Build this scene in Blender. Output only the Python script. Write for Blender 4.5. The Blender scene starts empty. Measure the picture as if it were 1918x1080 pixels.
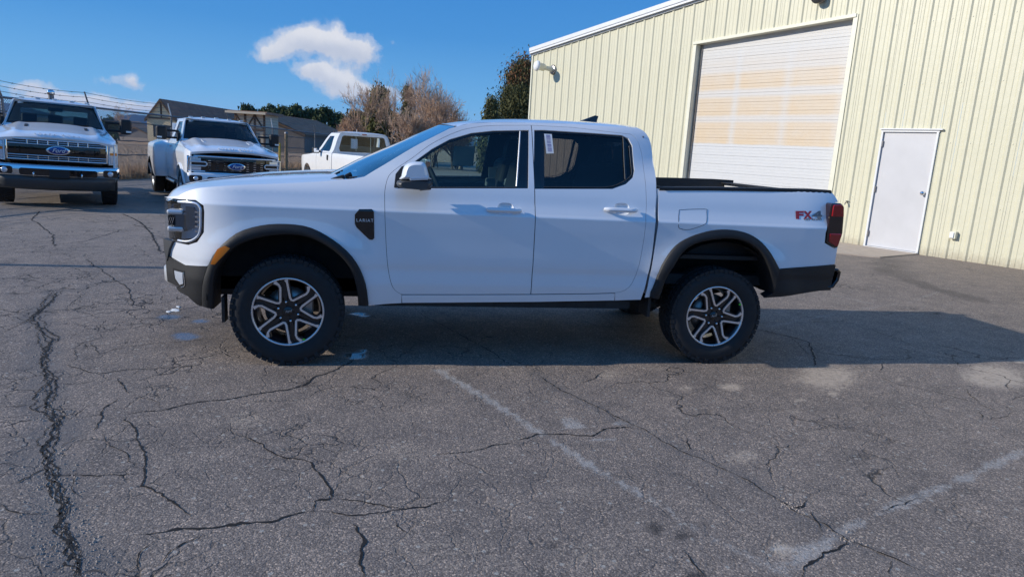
import bpy, bmesh, math, random
import numpy as np
from mathutils import Vector, Matrix
from mathutils.geometry import delaunay_2d_cdt
R = math.radians
rng = np.random.RandomState(7); random.seed(7)
scene = bpy.context.scene
col = scene.collection
# ---------------------------------------------------------------- camera, sky, sun, exposure
CF, CPIT, CROL, CYAW = 1260.127, 0.199471, 0.058596, 0.201821
CPOS = np.array([0.61672, -5.73232, 1.58014])
_c, _s = math.cos(CYAW), math.sin(CYAW)
_F = np.array([_s, _c, 0.]); _R = np.array([_c, -_s, 0.]); _U = np.array([0, 0, 1.])
_F2 = _F*math.cos(CPIT) - _U*math.sin(CPIT); _U2 = _U*math.cos(CPIT) + _F*math.sin(CPIT)
_R3 = _R*math.cos(CROL) + _U2*math.sin(CROL); _U3 = _U2*math.cos(CROL) - _R*math.sin(CROL)
cam = bpy.data.cameras.new('camera'); cam.sensor_width = 36; cam.lens = CF/1918*36
cam.clip_end = 20000; cam.clip_start = 0.05
camo = bpy.data.objects.new('camera', cam); col.objects.link(camo)
m = Matrix.Identity(4)
for i in range(3):
    m[i][0] = _R3[i]; m[i][1] = _U3[i]; m[i][2] = -_F2[i]; m[i][3] = CPOS[i]
camo.matrix_world = m; scene.camera = camo

SUN_EL, SUN_AZ = R(23.5), R(180+1.1)     # direction towards the sun, azimuth measured from +x
sdir = Vector((math.cos(SUN_EL)*math.cos(SUN_AZ), math.cos(SUN_EL)*math.sin(SUN_AZ), math.sin(SUN_EL)))
sl = bpy.data.lights.new('sun', 'SUN'); sl.energy = 4.0; sl.angle = R(0.53); sl.color = (1.0, 0.93, 0.83)
so = bpy.data.objects.new('sun', sl); col.objects.link(so)
so.rotation_euler = sdir.to_track_quat('Z', 'Y').to_euler(); so.location = (-20, 0, 20)

def ray(u, v):
    return _F2 + _R3*(u-959)/CF + _U3*(540-v)/CF
def G(u, v, z=0.0):
    d = ray(u, v); return CPOS + d*((z-CPOS[2])/d[2])
def AT(u, v, D):
    return CPOS + ray(u, v)*D

world = bpy.data.worlds.new('World'); scene.world = world; world.use_nodes = True
wt = world.node_tree; wn = wt.nodes; wl = wt.links; wn.clear()
wo = wn.new('ShaderNodeOutputWorld'); bg = wn.new('ShaderNodeBackground'); bg.inputs[1].default_value = 0.105
sky = wn.new('ShaderNodeTexSky'); sky.sky_type = 'NISHITA'; sky.sun_disc = False
sky.sun_elevation = SUN_EL; sky.sun_rotation = math.atan2(sdir.x, sdir.y); sky.altitude = 1800
sky.air_density = 1.0; sky.dust_density = 0.0; sky.ozone_density = 3.5
tc = wn.new('ShaderNodeTexCoord')
def M(t, op, a, b=None, c=None, clamp=False):
    n = t.nodes.new('ShaderNodeMath'); n.operation = op; n.use_clamp = clamp
    for i, x in enumerate((a, b, c)):
        if x is None: continue
        if isinstance(x, (int, float)): n.inputs[i].default_value = x
        else: t.links.new(x, n.inputs[i])
    return n.outputs[0]
def VM(t, op, a, b=None):
    n = t.nodes.new('ShaderNodeVectorMath'); n.operation = op
    for i, x in enumerate((a, b)):
        if x is None: continue
        if isinstance(x, (tuple, list, np.ndarray)): n.inputs[i].default_value = tuple(float(q) for q in x)
        else: t.links.new(x, n.inputs[i])
    return n
def noise(t, vec, scale, detail=6, rough=0.55, dist=0.0, dims='3D'):
    n = t.nodes.new('ShaderNodeTexNoise'); n.noise_dimensions = dims
    n.inputs['Scale'].default_value = scale; n.inputs['Detail'].default_value = detail
    n.inputs['Roughness'].default_value = rough; n.inputs['Distortion'].default_value = dist
    if vec is not None: t.links.new(vec, n.inputs['Vector'])
    return n.outputs['Fac']
def ramp(t, fac, stops, interp='LINEAR'):
    n = t.nodes.new('ShaderNodeValToRGB'); cr = n.color_ramp; cr.interpolation = interp
    while len(cr.elements) < len(stops): cr.elements.new(0.5)
    for e, (p, c) in zip(cr.elements, stops):
        e.position = p; e.color = (c, c, c, 1) if isinstance(c, (int, float)) else (*c, 1)
    t.links.new(fac, n.inputs[0]); return n.outputs[0]
def mix(t, fac, a, b, mode='MIX'):
    n = t.nodes.new('ShaderNodeMix'); n.data_type = 'RGBA'; n.blend_type = mode
    for s_, x in ((n.inputs[0], fac), (n.inputs[6], a), (n.inputs[7], b)):
        if isinstance(x, (int, float)): s_.default_value = x
        elif isinstance(x, (tuple, list)): s_.default_value = (*x[:3], 1)
        else: t.links.new(x, s_)
    return n.outputs[2]
# clouds: soft masses at fixed directions of the sky
CL = [  # u, v, radius_u, radius_v (radians*1000), strength
    (497, 104, 15, 11, .75), (522, 92, 18, 13, .8), (556, 74, 22, 17, .95), (600, 72, 24, 20, 1.15), (642, 84, 26, 20, 1.05), (684, 100, 22, 20, 1.0), 
    (585, 132, 20, 9, .95), (622, 146, 24, 14, 1.1), (655, 160, 24, 15, 1.0), (636, 178, 22, 9, .6), (700, 172, 22, 8, .65), (738, 182, 34, 9, .6),
    (45, 163, 26, 6, .75), (105, 186, 40, 7, .65), (200, 192, 44, 9, .75), (262, 206, 40, 8, .7), (150, 200, 60, 7, .55),
    (243, 150, 9, 9, .8), (212, 148, 22, 9, .40), (732, 80, 10, 7, .40)]
gen = tc.outputs['Generated']
nw = noise(wt, gen, 30, 10, .66)
wv = VM(wt, 'SUBTRACT', None, (0.5, 0.5, 0.5)); n3 = wn.new('ShaderNodeTexNoise'); n3.inputs['Scale'].default_value = 22; n3.inputs['Detail'].default_value = 6
wl.new(gen, n3.inputs['Vector']); wl.new(n3.outputs['Color'], wv.inputs[0])
wsn = VM(wt, 'SCALE', wv.outputs[0]); wsn.inputs['Scale'].default_value = 0.035
gv = VM(wt, 'ADD', gen, None); wl.new(wsn.outputs[0], gv.inputs[1])
tot = None; shade = None
for (u, v, ru, rv, st) in CL:
    d = ray(u, v); d = d/np.linalg.norm(d)
    ax = np.cross(d, (0, 0, 1)); ax /= np.linalg.norm(ax); up = np.cross(ax, d)
    a = VM(wt, 'DOT_PRODUCT', gv.outputs[0], ax).outputs['Value']; b = VM(wt, 'DOT_PRODUCT', gv.outputs[0], up).outputs['Value']
    a = M(wt, 'SUBTRACT', a, float(ax@d)); b = M(wt, 'SUBTRACT', b, float(up@d))
    fr = VM(wt, 'DOT_PRODUCT', gen, d).outputs['Value']
    ru *= 1.0; rv *= .97
    q = M(wt, 'ADD', M(wt, 'POWER', M(wt, 'ABSOLUTE', M(wt, 'DIVIDE', a, ru/1000)), 2.0), M(wt, 'POWER', M(wt, 'ABSOLUTE', M(wt, 'DIVIDE', b, rv/1000)), 2.0))
    g = M(wt, 'MULTIPLY', M(wt, 'EXPONENT', M(wt, 'MULTIPLY', q, -0.9)), st)
    g = M(wt, 'MULTIPLY', g, M(wt, 'GREATER_THAN', fr, 0.0))
    tot = g if tot is None else M(wt, 'ADD', tot, g)
    sh = M(wt, 'MULTIPLY', g, M(wt, 'DIVIDE', b, rv/1000))
    shade = sh if shade is None else M(wt, 'ADD', shade, sh)
dens = M(wt, 'ADD', tot, M(wt, 'MULTIPLY', M(wt, 'SUBTRACT', nw, 0.5), 1.9))
cover = ramp(wt, dens, [(0.20, 0.0), (0.55, .42), (0.95, .88)], 'EASE')
cover = M(wt, 'MULTIPLY', cover, ramp(wt, tot, [(0.05, 0.0), (0.3, 1.0)]))
lum = M(wt, 'ADD', 0.62, M(wt, 'MULTIPLY', M(wt, 'ADD', shade, M(wt, 'SUBTRACT', nw, .5)), 0.35), clamp=True)
ccol = mix(wt, lum, (3.4, 3.9, 5.1), (7.9, 7.7, 7.6))
sat = wn.new('ShaderNodeHueSaturation'); sat.inputs['Saturation'].default_value = 1.12; sat.inputs['Value'].default_value = 1.0
wl.new(sky.outputs[0], sat.inputs['Color'])
sx_ = wn.new('ShaderNodeSeparateXYZ'); wl.new(gen, sx_.inputs[0])
K = 1/0.105/1.125
air = ramp(wt, sx_.outputs[2], [(.0, (.31*K, .57*K, .86*K)), (.06, (.155*K, .44*K, .80*K)), (.15, (.068*K, .30*K, .70*K)), (.24, (.044*K, .25*K, .67*K)), (.34, (.070*K, .36*K, .94*K)), (.52, (.068*K, .35*K, .93*K)), (.78, (.042*K, .20*K, .57*K)), (1.0, (.028*K, .12*K, .36*K))])
tn_ = mix(wt, 1.0, sat.outputs[0], (.75, .98, 1.15), 'MULTIPLY')
tint = mix(wt, .86, mix(wt, 1.0, tn_, ramp(wt, sx_.outputs[2], [(.25, (1., 1., 1.)), (.7, (.45, .45, .45))]), 'MULTIPLY'), air)
skyc = mix(wt, cover, tint, ccol)
wl.new(skyc, bg.inputs[0]); wl.new(bg.outputs[0], wo.inputs[0])
scene.view_settings.view_transform = 'Standard'; scene.view_settings.look = 'None'
scene.view_settings.exposure = 0.17; scene.view_settings.gamma = 1.0
scene.view_settings.use_curve_mapping = False
scene.render.engine = 'CYCLES'
try:
    scene.cycles.max_bounces = 8; scene.cycles.transparent_max_bounces = 24; scene.cycles.glossy_bounces = 4
    scene.cycles.transmission_bounces = 6; scene.cycles.diffuse_bounces = 3
except Exception: pass

# ---------------------------------------------------------------- helpers
def newmat(name):
    m = bpy.data.materials.new(name); m.use_nodes = True
    t = m.node_tree; b = t.nodes['Principled BSDF']; return m, t, b
def pm(name, c, rough=0.5, metal=0.0, coat=0.0, var=0.0, vscale=6.0, bump=0.0, bscale=60.0, spec=None, emit=None, rvar=0.0):
    m, t, b = newmat(name)
    b.inputs['Base Color'].default_value = (*c, 1); b.inputs['Roughness'].default_value = rough
    b.inputs['Metallic'].default_value = metal; b.inputs['Coat Weight'].default_value = coat
    b.inputs['Coat Roughness'].default_value = 0.03
    if spec is not None: b.inputs['Specular IOR Level'].default_value = spec
    co = t.nodes.new('ShaderNodeTexCoord').outputs['Object']
    if var > 0:
        n = noise(t, co, vscale, 8, .6)
        c1 = tuple(max(0, x*(1-var)) for x in c); c2 = tuple(min(1, x*(1+var)) for x in c)
        t.links.new(ramp(t, n, [(0.3, c1), (0.7, c2)]), b.inputs['Base Color'])
    if rvar > 0:
        n = noise(t, co, vscale*2.3, 6, .6)
        t.links.new(ramp(t, n, [(0.3, max(0.02, rough-rvar)), (0.7, min(1, rough+rvar))]), b.inputs['Roughness'])
    if bump > 0:
        n = noise(t, co, bscale, 6, .6); bn = t.nodes.new('ShaderNodeBump'); bn.inputs['Strength'].default_value = bump
        bn.inputs['Distance'].default_value = 0.01; t.links.new(n, bn.inputs['Height']); t.links.new(bn.outputs[0], b.inputs['Normal'])
    if emit: b.inputs['Emission Color'].default_value = (*emit, 1); b.inputs['Emission Strength'].default_value = 1
    return m
def glass(name, tint, refl=1.0, opacity=0.0, dark=(0.01, 0.01, 0.012), ior=1.5):
    m = bpy.data.materials.new(name); m.use_nodes = True; t = m.node_tree; t.nodes.clear()
    o = t.nodes.new('ShaderNodeOutputMaterial'); tr = t.nodes.new('ShaderNodeBsdfTransparent'); tr.inputs[0].default_value = (*tint, 1)
    gl = t.nodes.new('ShaderNodeBsdfGlossy'); gl.inputs['Roughness'].default_value = 0.0; gl.inputs[0].default_value = (1, 1, 1, 1)
    df = t.nodes.new('ShaderNodeBsdfDiffuse'); df.inputs[0].default_value = (*dark, 1)
    a = t.nodes.new('ShaderNodeMixShader'); a.inputs[0].default_value = opacity
    t.links.new(tr.outputs[0], a.inputs[1]); t.links.new(df.outputs[0], a.inputs[2])
    fr = t.nodes.new('ShaderNodeFresnel'); fr.inputs[0].default_value = ior
    f2 = M(t, 'MULTIPLY', fr.outputs[0], refl, clamp=True)
    b = t.nodes.new('ShaderNodeMixShader'); t.links.new(f2, b.inputs[0]); t.links.new(a.outputs[0], b.inputs[1]); t.links.new(gl.outputs[0], b.inputs[2])
    t.links.new(b.outputs[0], o.inputs[0]); return m

def tag(o, label=None, cat=None, group=None, kind=None):
    if label: o['label'] = label
    if cat: o['category'] = cat
    if group: o['group'] = group
    if kind: o['kind'] = kind
    return o
def empty(name, loc, rz=0.0, label=None, cat=None, group=None):
    o = bpy.data.objects.new(name, None); o.empty_display_size = 0.3; col.objects.link(o)
    o.location = loc; o.rotation_euler = (0, 0, rz); return tag(o, label, cat, group)
def link(name, me, mat, parent=None, **kw):
    o = bpy.data.objects.new(name, me); col.objects.link(o)
    if mat is not None and not me.materials: me.materials.append(mat)
    if parent is not None: o.parent = parent
    return tag(o, **kw)
class MB:
    """collects shapes into one mesh"""
    def __init__(s): s.v = []; s.f = []; s.n = []; s.sm = []
    def add(s, vs, fs, smooth=False):
        k = len(s.v); s.v.extend(np.asarray(vs, float).tolist()); s.f += [tuple([k+i for i in f]) for f in fs]
        s.sm += [smooth]*len(fs); return s
    def box(s, x0, x1, y0, y1, z0, z1):
        vs = [(x, y, z) for x in (x0, x1) for y in (y0, y1) for z in (z0, z1)]
        return s.add(vs, [(0, 1, 3, 2), (4, 6, 7, 5), (0, 4, 5, 1), (2, 3, 7, 6), (0, 2, 6, 4), (1, 5, 7, 3)])
    def obox(s, c, a, b, d):
        """oriented box: centre c and half vectors a, b, d"""
        c, a, b, d = map(np.array, (c, a, b, d))
        vs = [c+i*a+j*b+k*d for i in (-1, 1) for j in (-1, 1) for k in (-1, 1)]
        fl = np.dot(np.cross(a, b), d) < 0
        fs = [(0, 1, 3, 2), (4, 6, 7, 5), (0, 4, 5, 1), (2, 3, 7, 6), (0, 2, 6, 4), (1, 5, 7, 3)]
        if fl: fs = [f[::-1] for f in fs]
        return s.add(vs, fs)
    def tube(s, pts, r, n=8, cap=True, smooth=True):
        pts = [np.array(p, float) for p in pts]; rs = r if isinstance(r, (list, tuple, np.ndarray)) else [r]*len(pts)
        vs = []; prev = None
        for i, p in enumerate(pts):
            t = pts[min(i+1, len(pts)-1)] - pts[max(i-1, 0)]; t = t/(np.linalg.norm(t)+1e-9)
            if prev is None:
                a = np.cross(t, (0, 0, 1)); a = a if np.linalg.norm(a) > .1 else np.cross(t, (1, 0, 0))
            else: a = prev - t*np.dot(prev, t)
            a /= np.linalg.norm(a)+1e-9; b = np.cross(t, a); prev = a
            for k in range(n):
                q = 2*math.pi*k/n; vs.append(p + rs[i]*(math.cos(q)*a + math.sin(q)*b))
        fs = [(i*n+k, i*n+(k+1) % n, (i+1)*n+(k+1) % n, (i+1)*n+k) for i in range(len(pts)-1) for k in range(n)]
        s.add(vs, fs, smooth)
        if cap:
            L = len(pts)-1; s.add(vs[:n], [tuple(range(n))[::-1]]); s.add(vs[L*n:], [tuple(range(n))])
        return s
    def lathe(s, prof, axis_p, axis, n=32, smooth=True, ref=None):
        """prof: list of (radius, offset along axis)"""
        ax = np.array(axis, float); ax /= np.linalg.norm(ax)
        a = np.cross(ax, (0, 0, 1)) if abs(ax[2]) < .9 else np.cross(ax, (1, 0, 0)); a /= np.linalg.norm(a); b = np.cross(ax, a)
        P = np.array(axis_p, float); vs = []
        for (r, h) in prof:
            for k in range(n):
                q = 2*math.pi*k/n; vs.append(P + ax*h + r*(math.cos(q)*a+math.sin(q)*b))
        fs = [(i*n+k, i*n+(k+1) % n, (i+1)*n+(k+1) % n, (i+1)*n+k) for i in range(len(prof)-1) for k in range(n)]
        return s.add(vs, fs, smooth)
    def grid(s, P, smooth=True, flip=False):
        """P: array [i][j] of points"""
        P = np.array(P); a, b = P.shape[:2]
        fs = [(i*b+j, (i+1)*b+j, (i+1)*b+j+1, i*b+j+1) for i in range(a-1) for j in range(b-1)]
        if flip: fs = [f[::-1] for f in fs]
        return s.add(P.reshape(-1, 3), fs, smooth)
    def prism(s, poly, fn, depth_vec):
        """poly 2D list -> fn(p) 3D; extruded by depth_vec"""
        A = [np.array(fn(p), float) for p in poly]; d = np.array(depth_vec, float); n = len(A)
        B = [p+d for p in A]
        s.add(A+B, [tuple(range(n)), tuple(range(n, 2*n))[::-1]] + [(i, i+n, (i+1) % n+n, (i+1) % n) for i in range(n)])
        return s
    def mesh(s, name):
        me = bpy.data.meshes.new(name); me.from_pydata(s.v, [], s.f)
        me.polygons.foreach_set('use_smooth', s.sm); me.update(); return me
    def build(s, name, mat, parent=None, fix=True, **kw):
        me = s.mesh(name)
        if fix:
            bm = bmesh.new(); bm.from_mesh(me); bmesh.ops.recalc_face_normals(bm, faces=bm.faces); bm.to_mesh(me); bm.free()
        return link(name, me, mat, parent, **kw)
def bevel(o, w=0.01, seg=2, ang=40):
    md = o.modifiers.new('bevel', 'BEVEL'); md.width = w; md.segments = seg; md.limit_method = 'ANGLE'; md.angle_limit = R(ang)
    md.harden_normals = False; return o
def pip(px, pz, poly):
    inside = False; n = len(poly); j = n-1
    for i in range(n):
        xi, zi = poly[i]; xj, zj = poly[j]
        if (zi > pz) != (zj > pz) and px < (xj-xi)*(pz-zi)/(zj-zi)+xi: inside = not inside
        j = i
    return inside
def dens(poly, step):
    out = []; n = len(poly)
    for i in range(n):
        a = np.array(poly[i]); b = np.array(poly[(i+1) % n]); k = max(1, int(np.ceil(np.linalg.norm(b-a)/step)))
        for q in range(k): out.append(tuple(a+(b-a)*q/k))
    return out
def smoothpoly(pts, closed=False, k=6):
    """Catmull-Rom through points"""
    pts = [np.array(p, float) for p in pts]; n = len(pts); out = []
    rngi = range(n if closed else n-1)
    for i in rngi:
        g = lambda j: pts[j % n] if closed else pts[min(max(j, 0), n-1)]
        p0, p1, p2, p3 = g(i-1), g(i), g(i+1), g(i+2)
        for q in range(k):
            t = q/k
            out.append(tuple(0.5*((2*p1)+(-p0+p2)*t+(2*p0-5*p1+4*p2-p3)*t*t+(-p0+3*p1-3*p2+p3)*t**3)))
    if not closed: out.append(tuple(pts[-1]))
    return out
SURF_CREASED = [None]; CREASE_Z = (1.095, 1.108, 1.118, 1.126, 1.134, 1.142, 1.152, 1.165)
def panel(name, poly, surf, mat, parent, step=0.03, flange=0.012, off=0.0, holes=(), mirror=False, side=-1, flipn=False, **kw):
    """triangulated patch of the surface surf(a, b) -> point (outside faces -y when side=-1), with turned-in edges"""
    loops = [dens(poly, step)] + [dens(h, step) for h in holes]
    V = []; E = []
    for L in loops:
        k = len(V); V += L; E += [(k+i, k+(i+1) % len(L)) for i in range(len(L))]
    xs = [p[0] for p in poly]; zs = [p[1] for p in poly]
    nb = len(V); B = np.array(V)
    for ix, x in enumerate(np.arange(min(xs)+step/2, max(xs), step)):
        for z in np.arange(min(zs)+step*(.25 if ix % 2 else .75), max(zs), step):
            if pip(x, z, loops[0]) and not any(pip(x, z, h) for h in loops[1:]):
                if np.min((B[:, 0]-x)**2+(B[:, 1]-z)**2) > (step*.45)**2 and not (surf is SURF_CREASED[0] and CREASE_Z[0]-.012 < z < CREASE_Z[-1]+.012): V.append((x, z))
    if surf is SURF_CREASED[0]:
        for zc in CREASE_Z:
            for x in np.arange(min(xs)+.006, max(xs), .018):
                if pip(x, zc, loops[0]) and not any(pip(x, zc, h) for h in loops[1:]) and np.min((B[:, 0]-x)**2+(B[:, 1]-zc)**2) > .006**2: V.append((x, zc))
    r = delaunay_2d_cdt([Vector(p) for p in V], E, [], 0, 1e-6)
    V2 = [tuple(p) for p in r[0]]
    tris = []
    for f in r[2]:
        cx = sum(V2[i][0] for i in f)/len(f); cz = sum(V2[i][1] for i in f)/len(f)
        if pip(cx, cz, loops[0]) and not any(pip(cx, cz, h) for h in loops[1:]): tris.append(tuple(f))
    def nrm(a, b, e=1e-3):
        pa = np.array(surf(a+e, b))-np.array(surf(a-e, b)); pb = np.array(surf(a, b+e))-np.array(surf(a, b-e))
        n = np.cross(pa, pb); n /= np.linalg.norm(n)+1e-12; return -n if flipn else n
    P = []; N = []
    for (a, b) in V2:
        n = nrm(a, b); P.append(np.array(surf(a, b))+n*off); N.append(n)
    # orientation check
    F = []
    for t in tris:
        a, b, c = (P[i] for i in t[:3]); n = np.cross(b-a, c-a)
        F.append(t if np.dot(n, N[t[0]]) > 0 else t[::-1])
    if flange:
        cnt = {}
        for t in F:
            for i in range(len(t)):
                e = (t[i], t[(i+1) % len(t)]); cnt[e] = 1
        for e in list(cnt):
            if (e[1], e[0]) not in cnt:
                i, j = e; k = len(P); a, b = P[i], P[j]; na, nb_ = N[i], N[j]
                tg = (b-a); tg = tg/(np.linalg.norm(tg)+1e-12); out = np.cross(tg, na)
                P += [a, b, b-nb_*flange, a-na*flange]; N += [out]*4
                F.append((k+1, k, k+3, k+2))
    P = np.array(P); N = np.array(N)
    res = []
    for mi in ((False, True) if mirror else (False,)):
        Q = P.copy(); NN = N.copy(); FF = F
        if mi:
            ax_ = 0 if mirror == 'x' else 1; Q[:, ax_] *= -1; NN[:, ax_] *= -1; FF = [f[::-1] for f in F]
        me = bpy.data.meshes.new(name); me.from_pydata([tuple(p) for p in Q], [], FF)
        me.polygons.foreach_set('use_smooth', [True]*len(FF)); me.update()
        me.normals_split_custom_set_from_vertices([tuple(p) for p in NN])
        res.append(link(name, me, mat, parent, **kw))
    return res if mirror else res[0]
class PCH:
    def __init__(s, xs, ys):
        s.x = np.array(xs, float); s.y = np.array(ys, float); h = np.diff(s.x); d = np.diff(s.y)/h
        m = np.zeros(len(s.x)); m[0] = d[0]; m[-1] = d[-1]
        for i in range(1, len(d)):
            if d[i-1]*d[i] > 0: w1 = 2*h[i]+h[i-1]; w2 = h[i]+2*h[i-1]; m[i] = (w1+w2)/(w1/d[i-1]+w2/d[i])
        s.m = m
    def __call__(s, x):
        x = min(max(float(x), s.x[0]), s.x[-1]); i = min(max(int(np.searchsorted(s.x, x))-1, 0), len(s.x)-2)
        h = s.x[i+1]-s.x[i]; t = (x-s.x[i])/h
        return (2*t**3-3*t*t+1)*s.y[i]+(t**3-2*t*t+t)*h*s.m[i]+(-2*t**3+3*t*t)*s.y[i+1]+(t**3-t*t)*h*s.m[i+1]
def text(name, body, size, mat, parent, M4, extrude=0.001, shear=0.0, align='CENTER', space=1.0, bold=0.0, **kw):
    cu = bpy.data.curves.new(name, 'FONT'); cu.body = body; cu.size = size; cu.extrude = extrude; cu.shear = shear
    cu.align_x = align; cu.align_y = 'CENTER'; cu.space_character = space; cu.offset = bold
    o = bpy.data.objects.new(name, cu); col.objects.link(o)
    bpy.context.view_layer.update()
    dg = bpy.context.evaluated_depsgraph_get(); me = bpy.data.meshes.new_from_object(o.evaluated_get(dg))
    bpy.data.objects.remove(o); me.name = name; me.materials.clear()
    me.transform(M4)
    return link(name, me, mat, parent, **kw)
def frame(o, x, y, z=None):
    """matrix with origin o and axes x, y"""
    x = Vector(x).normalized(); y = Vector(y); z = x.cross(y).normalized(); y = z.cross(x)
    m = Matrix.Identity(4)
    for i in range(3): m[i][0] = x[i]; m[i][1] = y[i]; m[i][2] = z[i]; m[i][3] = o[i]
    return m
def xform(o, M4):
    o.data.transform(M4); return o

# ---------------------------------------------------------------- materials
MAT = {}
def carpaint(name, c):
    m, t, b = newmat(name)
    co = t.nodes.new('ShaderNodeTexCoord').outputs['Object']
    n = noise(t, co, 1.6, 6, .6)
    t.links.new(ramp(t, n, [(0.3, tuple(x*.97 for x in c)), (0.7, c)]), b.inputs['Base Color'])
    b.inputs['Roughness'].default_value = 0.42; b.inputs['Coat Weight'].default_value = 1.0; b.inputs['Coat Roughness'].default_value = 0.02
    b.inputs['Coat IOR'].default_value = 1.75
    bn = t.nodes.new('ShaderNodeBump'); bn.inputs['Strength'].default_value = 0.012; bn.inputs['Distance'].default_value = 0.02
    t.links.new(noise(t, co, 4.0, 3, .5), bn.inputs['Height']); t.links.new(bn.outputs[0], b.inputs['Coat Normal'])
    return m
MAT['paint'] = carpaint('white_paint', (.80, .825, .855))
MAT['paint_old'] = pm('old_white_paint', (.80, .80, .79), .28, coat=.4, var=.03)
MAT['blackplastic'] = pm('black_plastic', (.010, .0105, .012), .6, bump=.15, bscale=400, var=.15)
MAT['greyplastic'] = pm('grey_plastic', (.05, .052, .055), .45, bump=.1, bscale=400)
MAT['gloss'] = pm('gloss_black', (.006, .006, .008), .08, coat=.6)
MAT['dark'] = pm('dark_cavity', (.008, .008, .009), .9)
MAT['under'] = pm('underbody', (.018, .018, .018), .8, var=.4, vscale=12)
MAT['rubber'] = pm('tyre_rubber', (.018, .018, .019), .78, bump=.15, bscale=180, var=.15, vscale=20)
MAT['machined'] = pm('machined_alloy', (.86, .86, .87), .30, metal=.85, rvar=.06)
MAT['alloyblack'] = pm('black_alloy', (.012, .012, .014), .3, coat=.4)
MAT['chrome'] = pm('chrome', (.78, .79, .8), .06, metal=1.0, rvar=.03)
MAT['satin'] = pm('satin_silver', (.68, .69, .70), .34, metal=.6)
MAT['steel'] = pm('brake_steel', (.35, .33, .31), .4, metal=.9, var=.2)
MAT['amber'] = pm('amber_lens', (.75, .20, .01), .15, coat=1)
MAT['red'] = pm('red_lens', (.34, .006, .008), .1, coat=1)
MAT['smoked'] = pm('smoked_lens', (.02, .008, .008), .06, coat=1)
MAT['lens'] = glass('clear_lens', (.86, .9, .94), 1.2)
MAT['lamp'] = pm('lamp_reflector', (.66, .71, .78), .2, metal=.45, rvar=.1)
MAT['poddark'] = pm('lamp_pod_grey', (.11, .115, .125), .18, metal=.3, coat=.8)
MAT['lampgrey'] = pm('lamp_housing_grey', (.30, .31, .33), .22, metal=.4, coat=.5)
MAT['gfront'] = glass('teal_side_glass', (.66, .80, .78), 1.1)
MAT['gwind'] = glass('windscreen_glass', (.50, .70, .70), 1.9)
MAT['grear'] = glass('privacy_glass', (.32, .31, .32), 1.1)
MAT['gtruck'] = glass('truck_glass', (.55, .64, .63), 1.0)
MAT['thin'] = pm('thin_paper', (.70, .74, .73), .8, var=.04)
_t = MAT['thin'].node_tree; _tr = _t.nodes.new('ShaderNodeBsdfTranslucent'); _tr.inputs[0].default_value = (.7, .75, .74, 1); _mx = _t.nodes.new('ShaderNodeMixShader'); _mx.inputs[0].default_value = .5; _t.links.new(_t.nodes['Principled BSDF'].outputs[0], _mx.inputs[1]); _t.links.new(_tr.outputs[0], _mx.inputs[2]); _t.links.new(_mx.outputs[0], _t.nodes['Material Output'].inputs[0])
MAT['interior'] = pm('dark_interior', (.014, .015, .018), .7, bump=.2, bscale=90)
MAT['interior_light'] = pm('light_interior', (.28, .28, .27), .8)
MAT['paper'] = pm('white_paper', (.78, .80, .80), .7, var=.04)
MAT['bluetext'] = pm('blue_ink', (.03, .05, .30), .6)
MAT['whiteletter'] = pm('white_letter', (.75, .76, .78), .4)
MAT['blueoval'] = pm('blue_enamel', (.01, .035, .22), .2, coat=1)
MAT['redletter'] = pm('red_decal', (.42, .02, .03), .4)
MAT['greyletter'] = pm('grey_decal', (.14, .16, .18), .4)
MAT['green'] = pm('green_dot', (.12, .75, .05), .5)
# ---------------------------------------------------------------- the white pickup in front
FW = (0.0, 0.388); RW = (3.27, 0.388)
Wprof = PCH([.30, .38, .45, .55, .62, .70, .755, .82, .92, 1.05, 1.122, 1.148, 1.21, 1.29, 1.36, 1.5, 1.65, 1.74, 1.79, 1.825, 1.85],
            [.84, .87, .90, .925, .938, .939, .949, .9535, .9545, .957, .957, .945, .918, .896, .872, .810, .742, .697, .660, .615, .56])
def sstep(a, b, x):
    t = min(1, max(0, (x-a)/(b-a))); return t*t*(3-2*t)
def S(x, z):
    w = Wprof(z)
    if x < -.25: w -= .30*((-.25-x)/.60)**2.6
    if x > 3.9: w -= .05*((x-3.9)/.45)**2.2
    if x < 1.05 and z > 1.22: w -= .07*sstep(1.22, 1.45, z)*((1.05-x)/.6)**1.5
    if x > 2.2 and z > 1.4: w -= .03*((x-2.2)/.4)**2 * sstep(1.4, 1.6, z)
    if x < -.1: w -= .03*sstep(.75, .35, z) if False else 0
    for c in (FW, RW):
        r = math.hypot(x-c[0], z-c[1])
        if r < 1.1: w += .024*math.exp(-((r-.60)/.12)**2)*(1-sstep(.85, 1.12, z))
    return w
def SF(x, z): return (x, -S(x, z), z)
SURF_CREASED[0] = SF
def P(u, v, dy=0.0):
    """pixel -> (x, z) where the line of sight meets the near body side"""
    d = ray(u, v); y = -.93
    for _ in range(14):
        t = (y-CPOS[1])/d[1]; q = CPOS+d*t; y = .5*y + .5*(-S(max(-.86, min(4.35, q[0])), q[2]) + dy)
    return (max(-.86, float(q[0])), float(q[2]))
PP = lambda L, dy=0.0: [P(u, v, dy) for u, v in L]
def near(L, y):
    out = []
    for u, v in L:
        d = ray(u, v); q = CPOS+d*((y-CPOS[1])/d[1]); out.append((float(q[0]), float(q[2])))
    return out
pk = empty('pickup_truck', (0, 0, 0), 0, 'new white crew cab pickup with black wheel arches, parked side-on nearest the camera', 'pickup truck')
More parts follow.
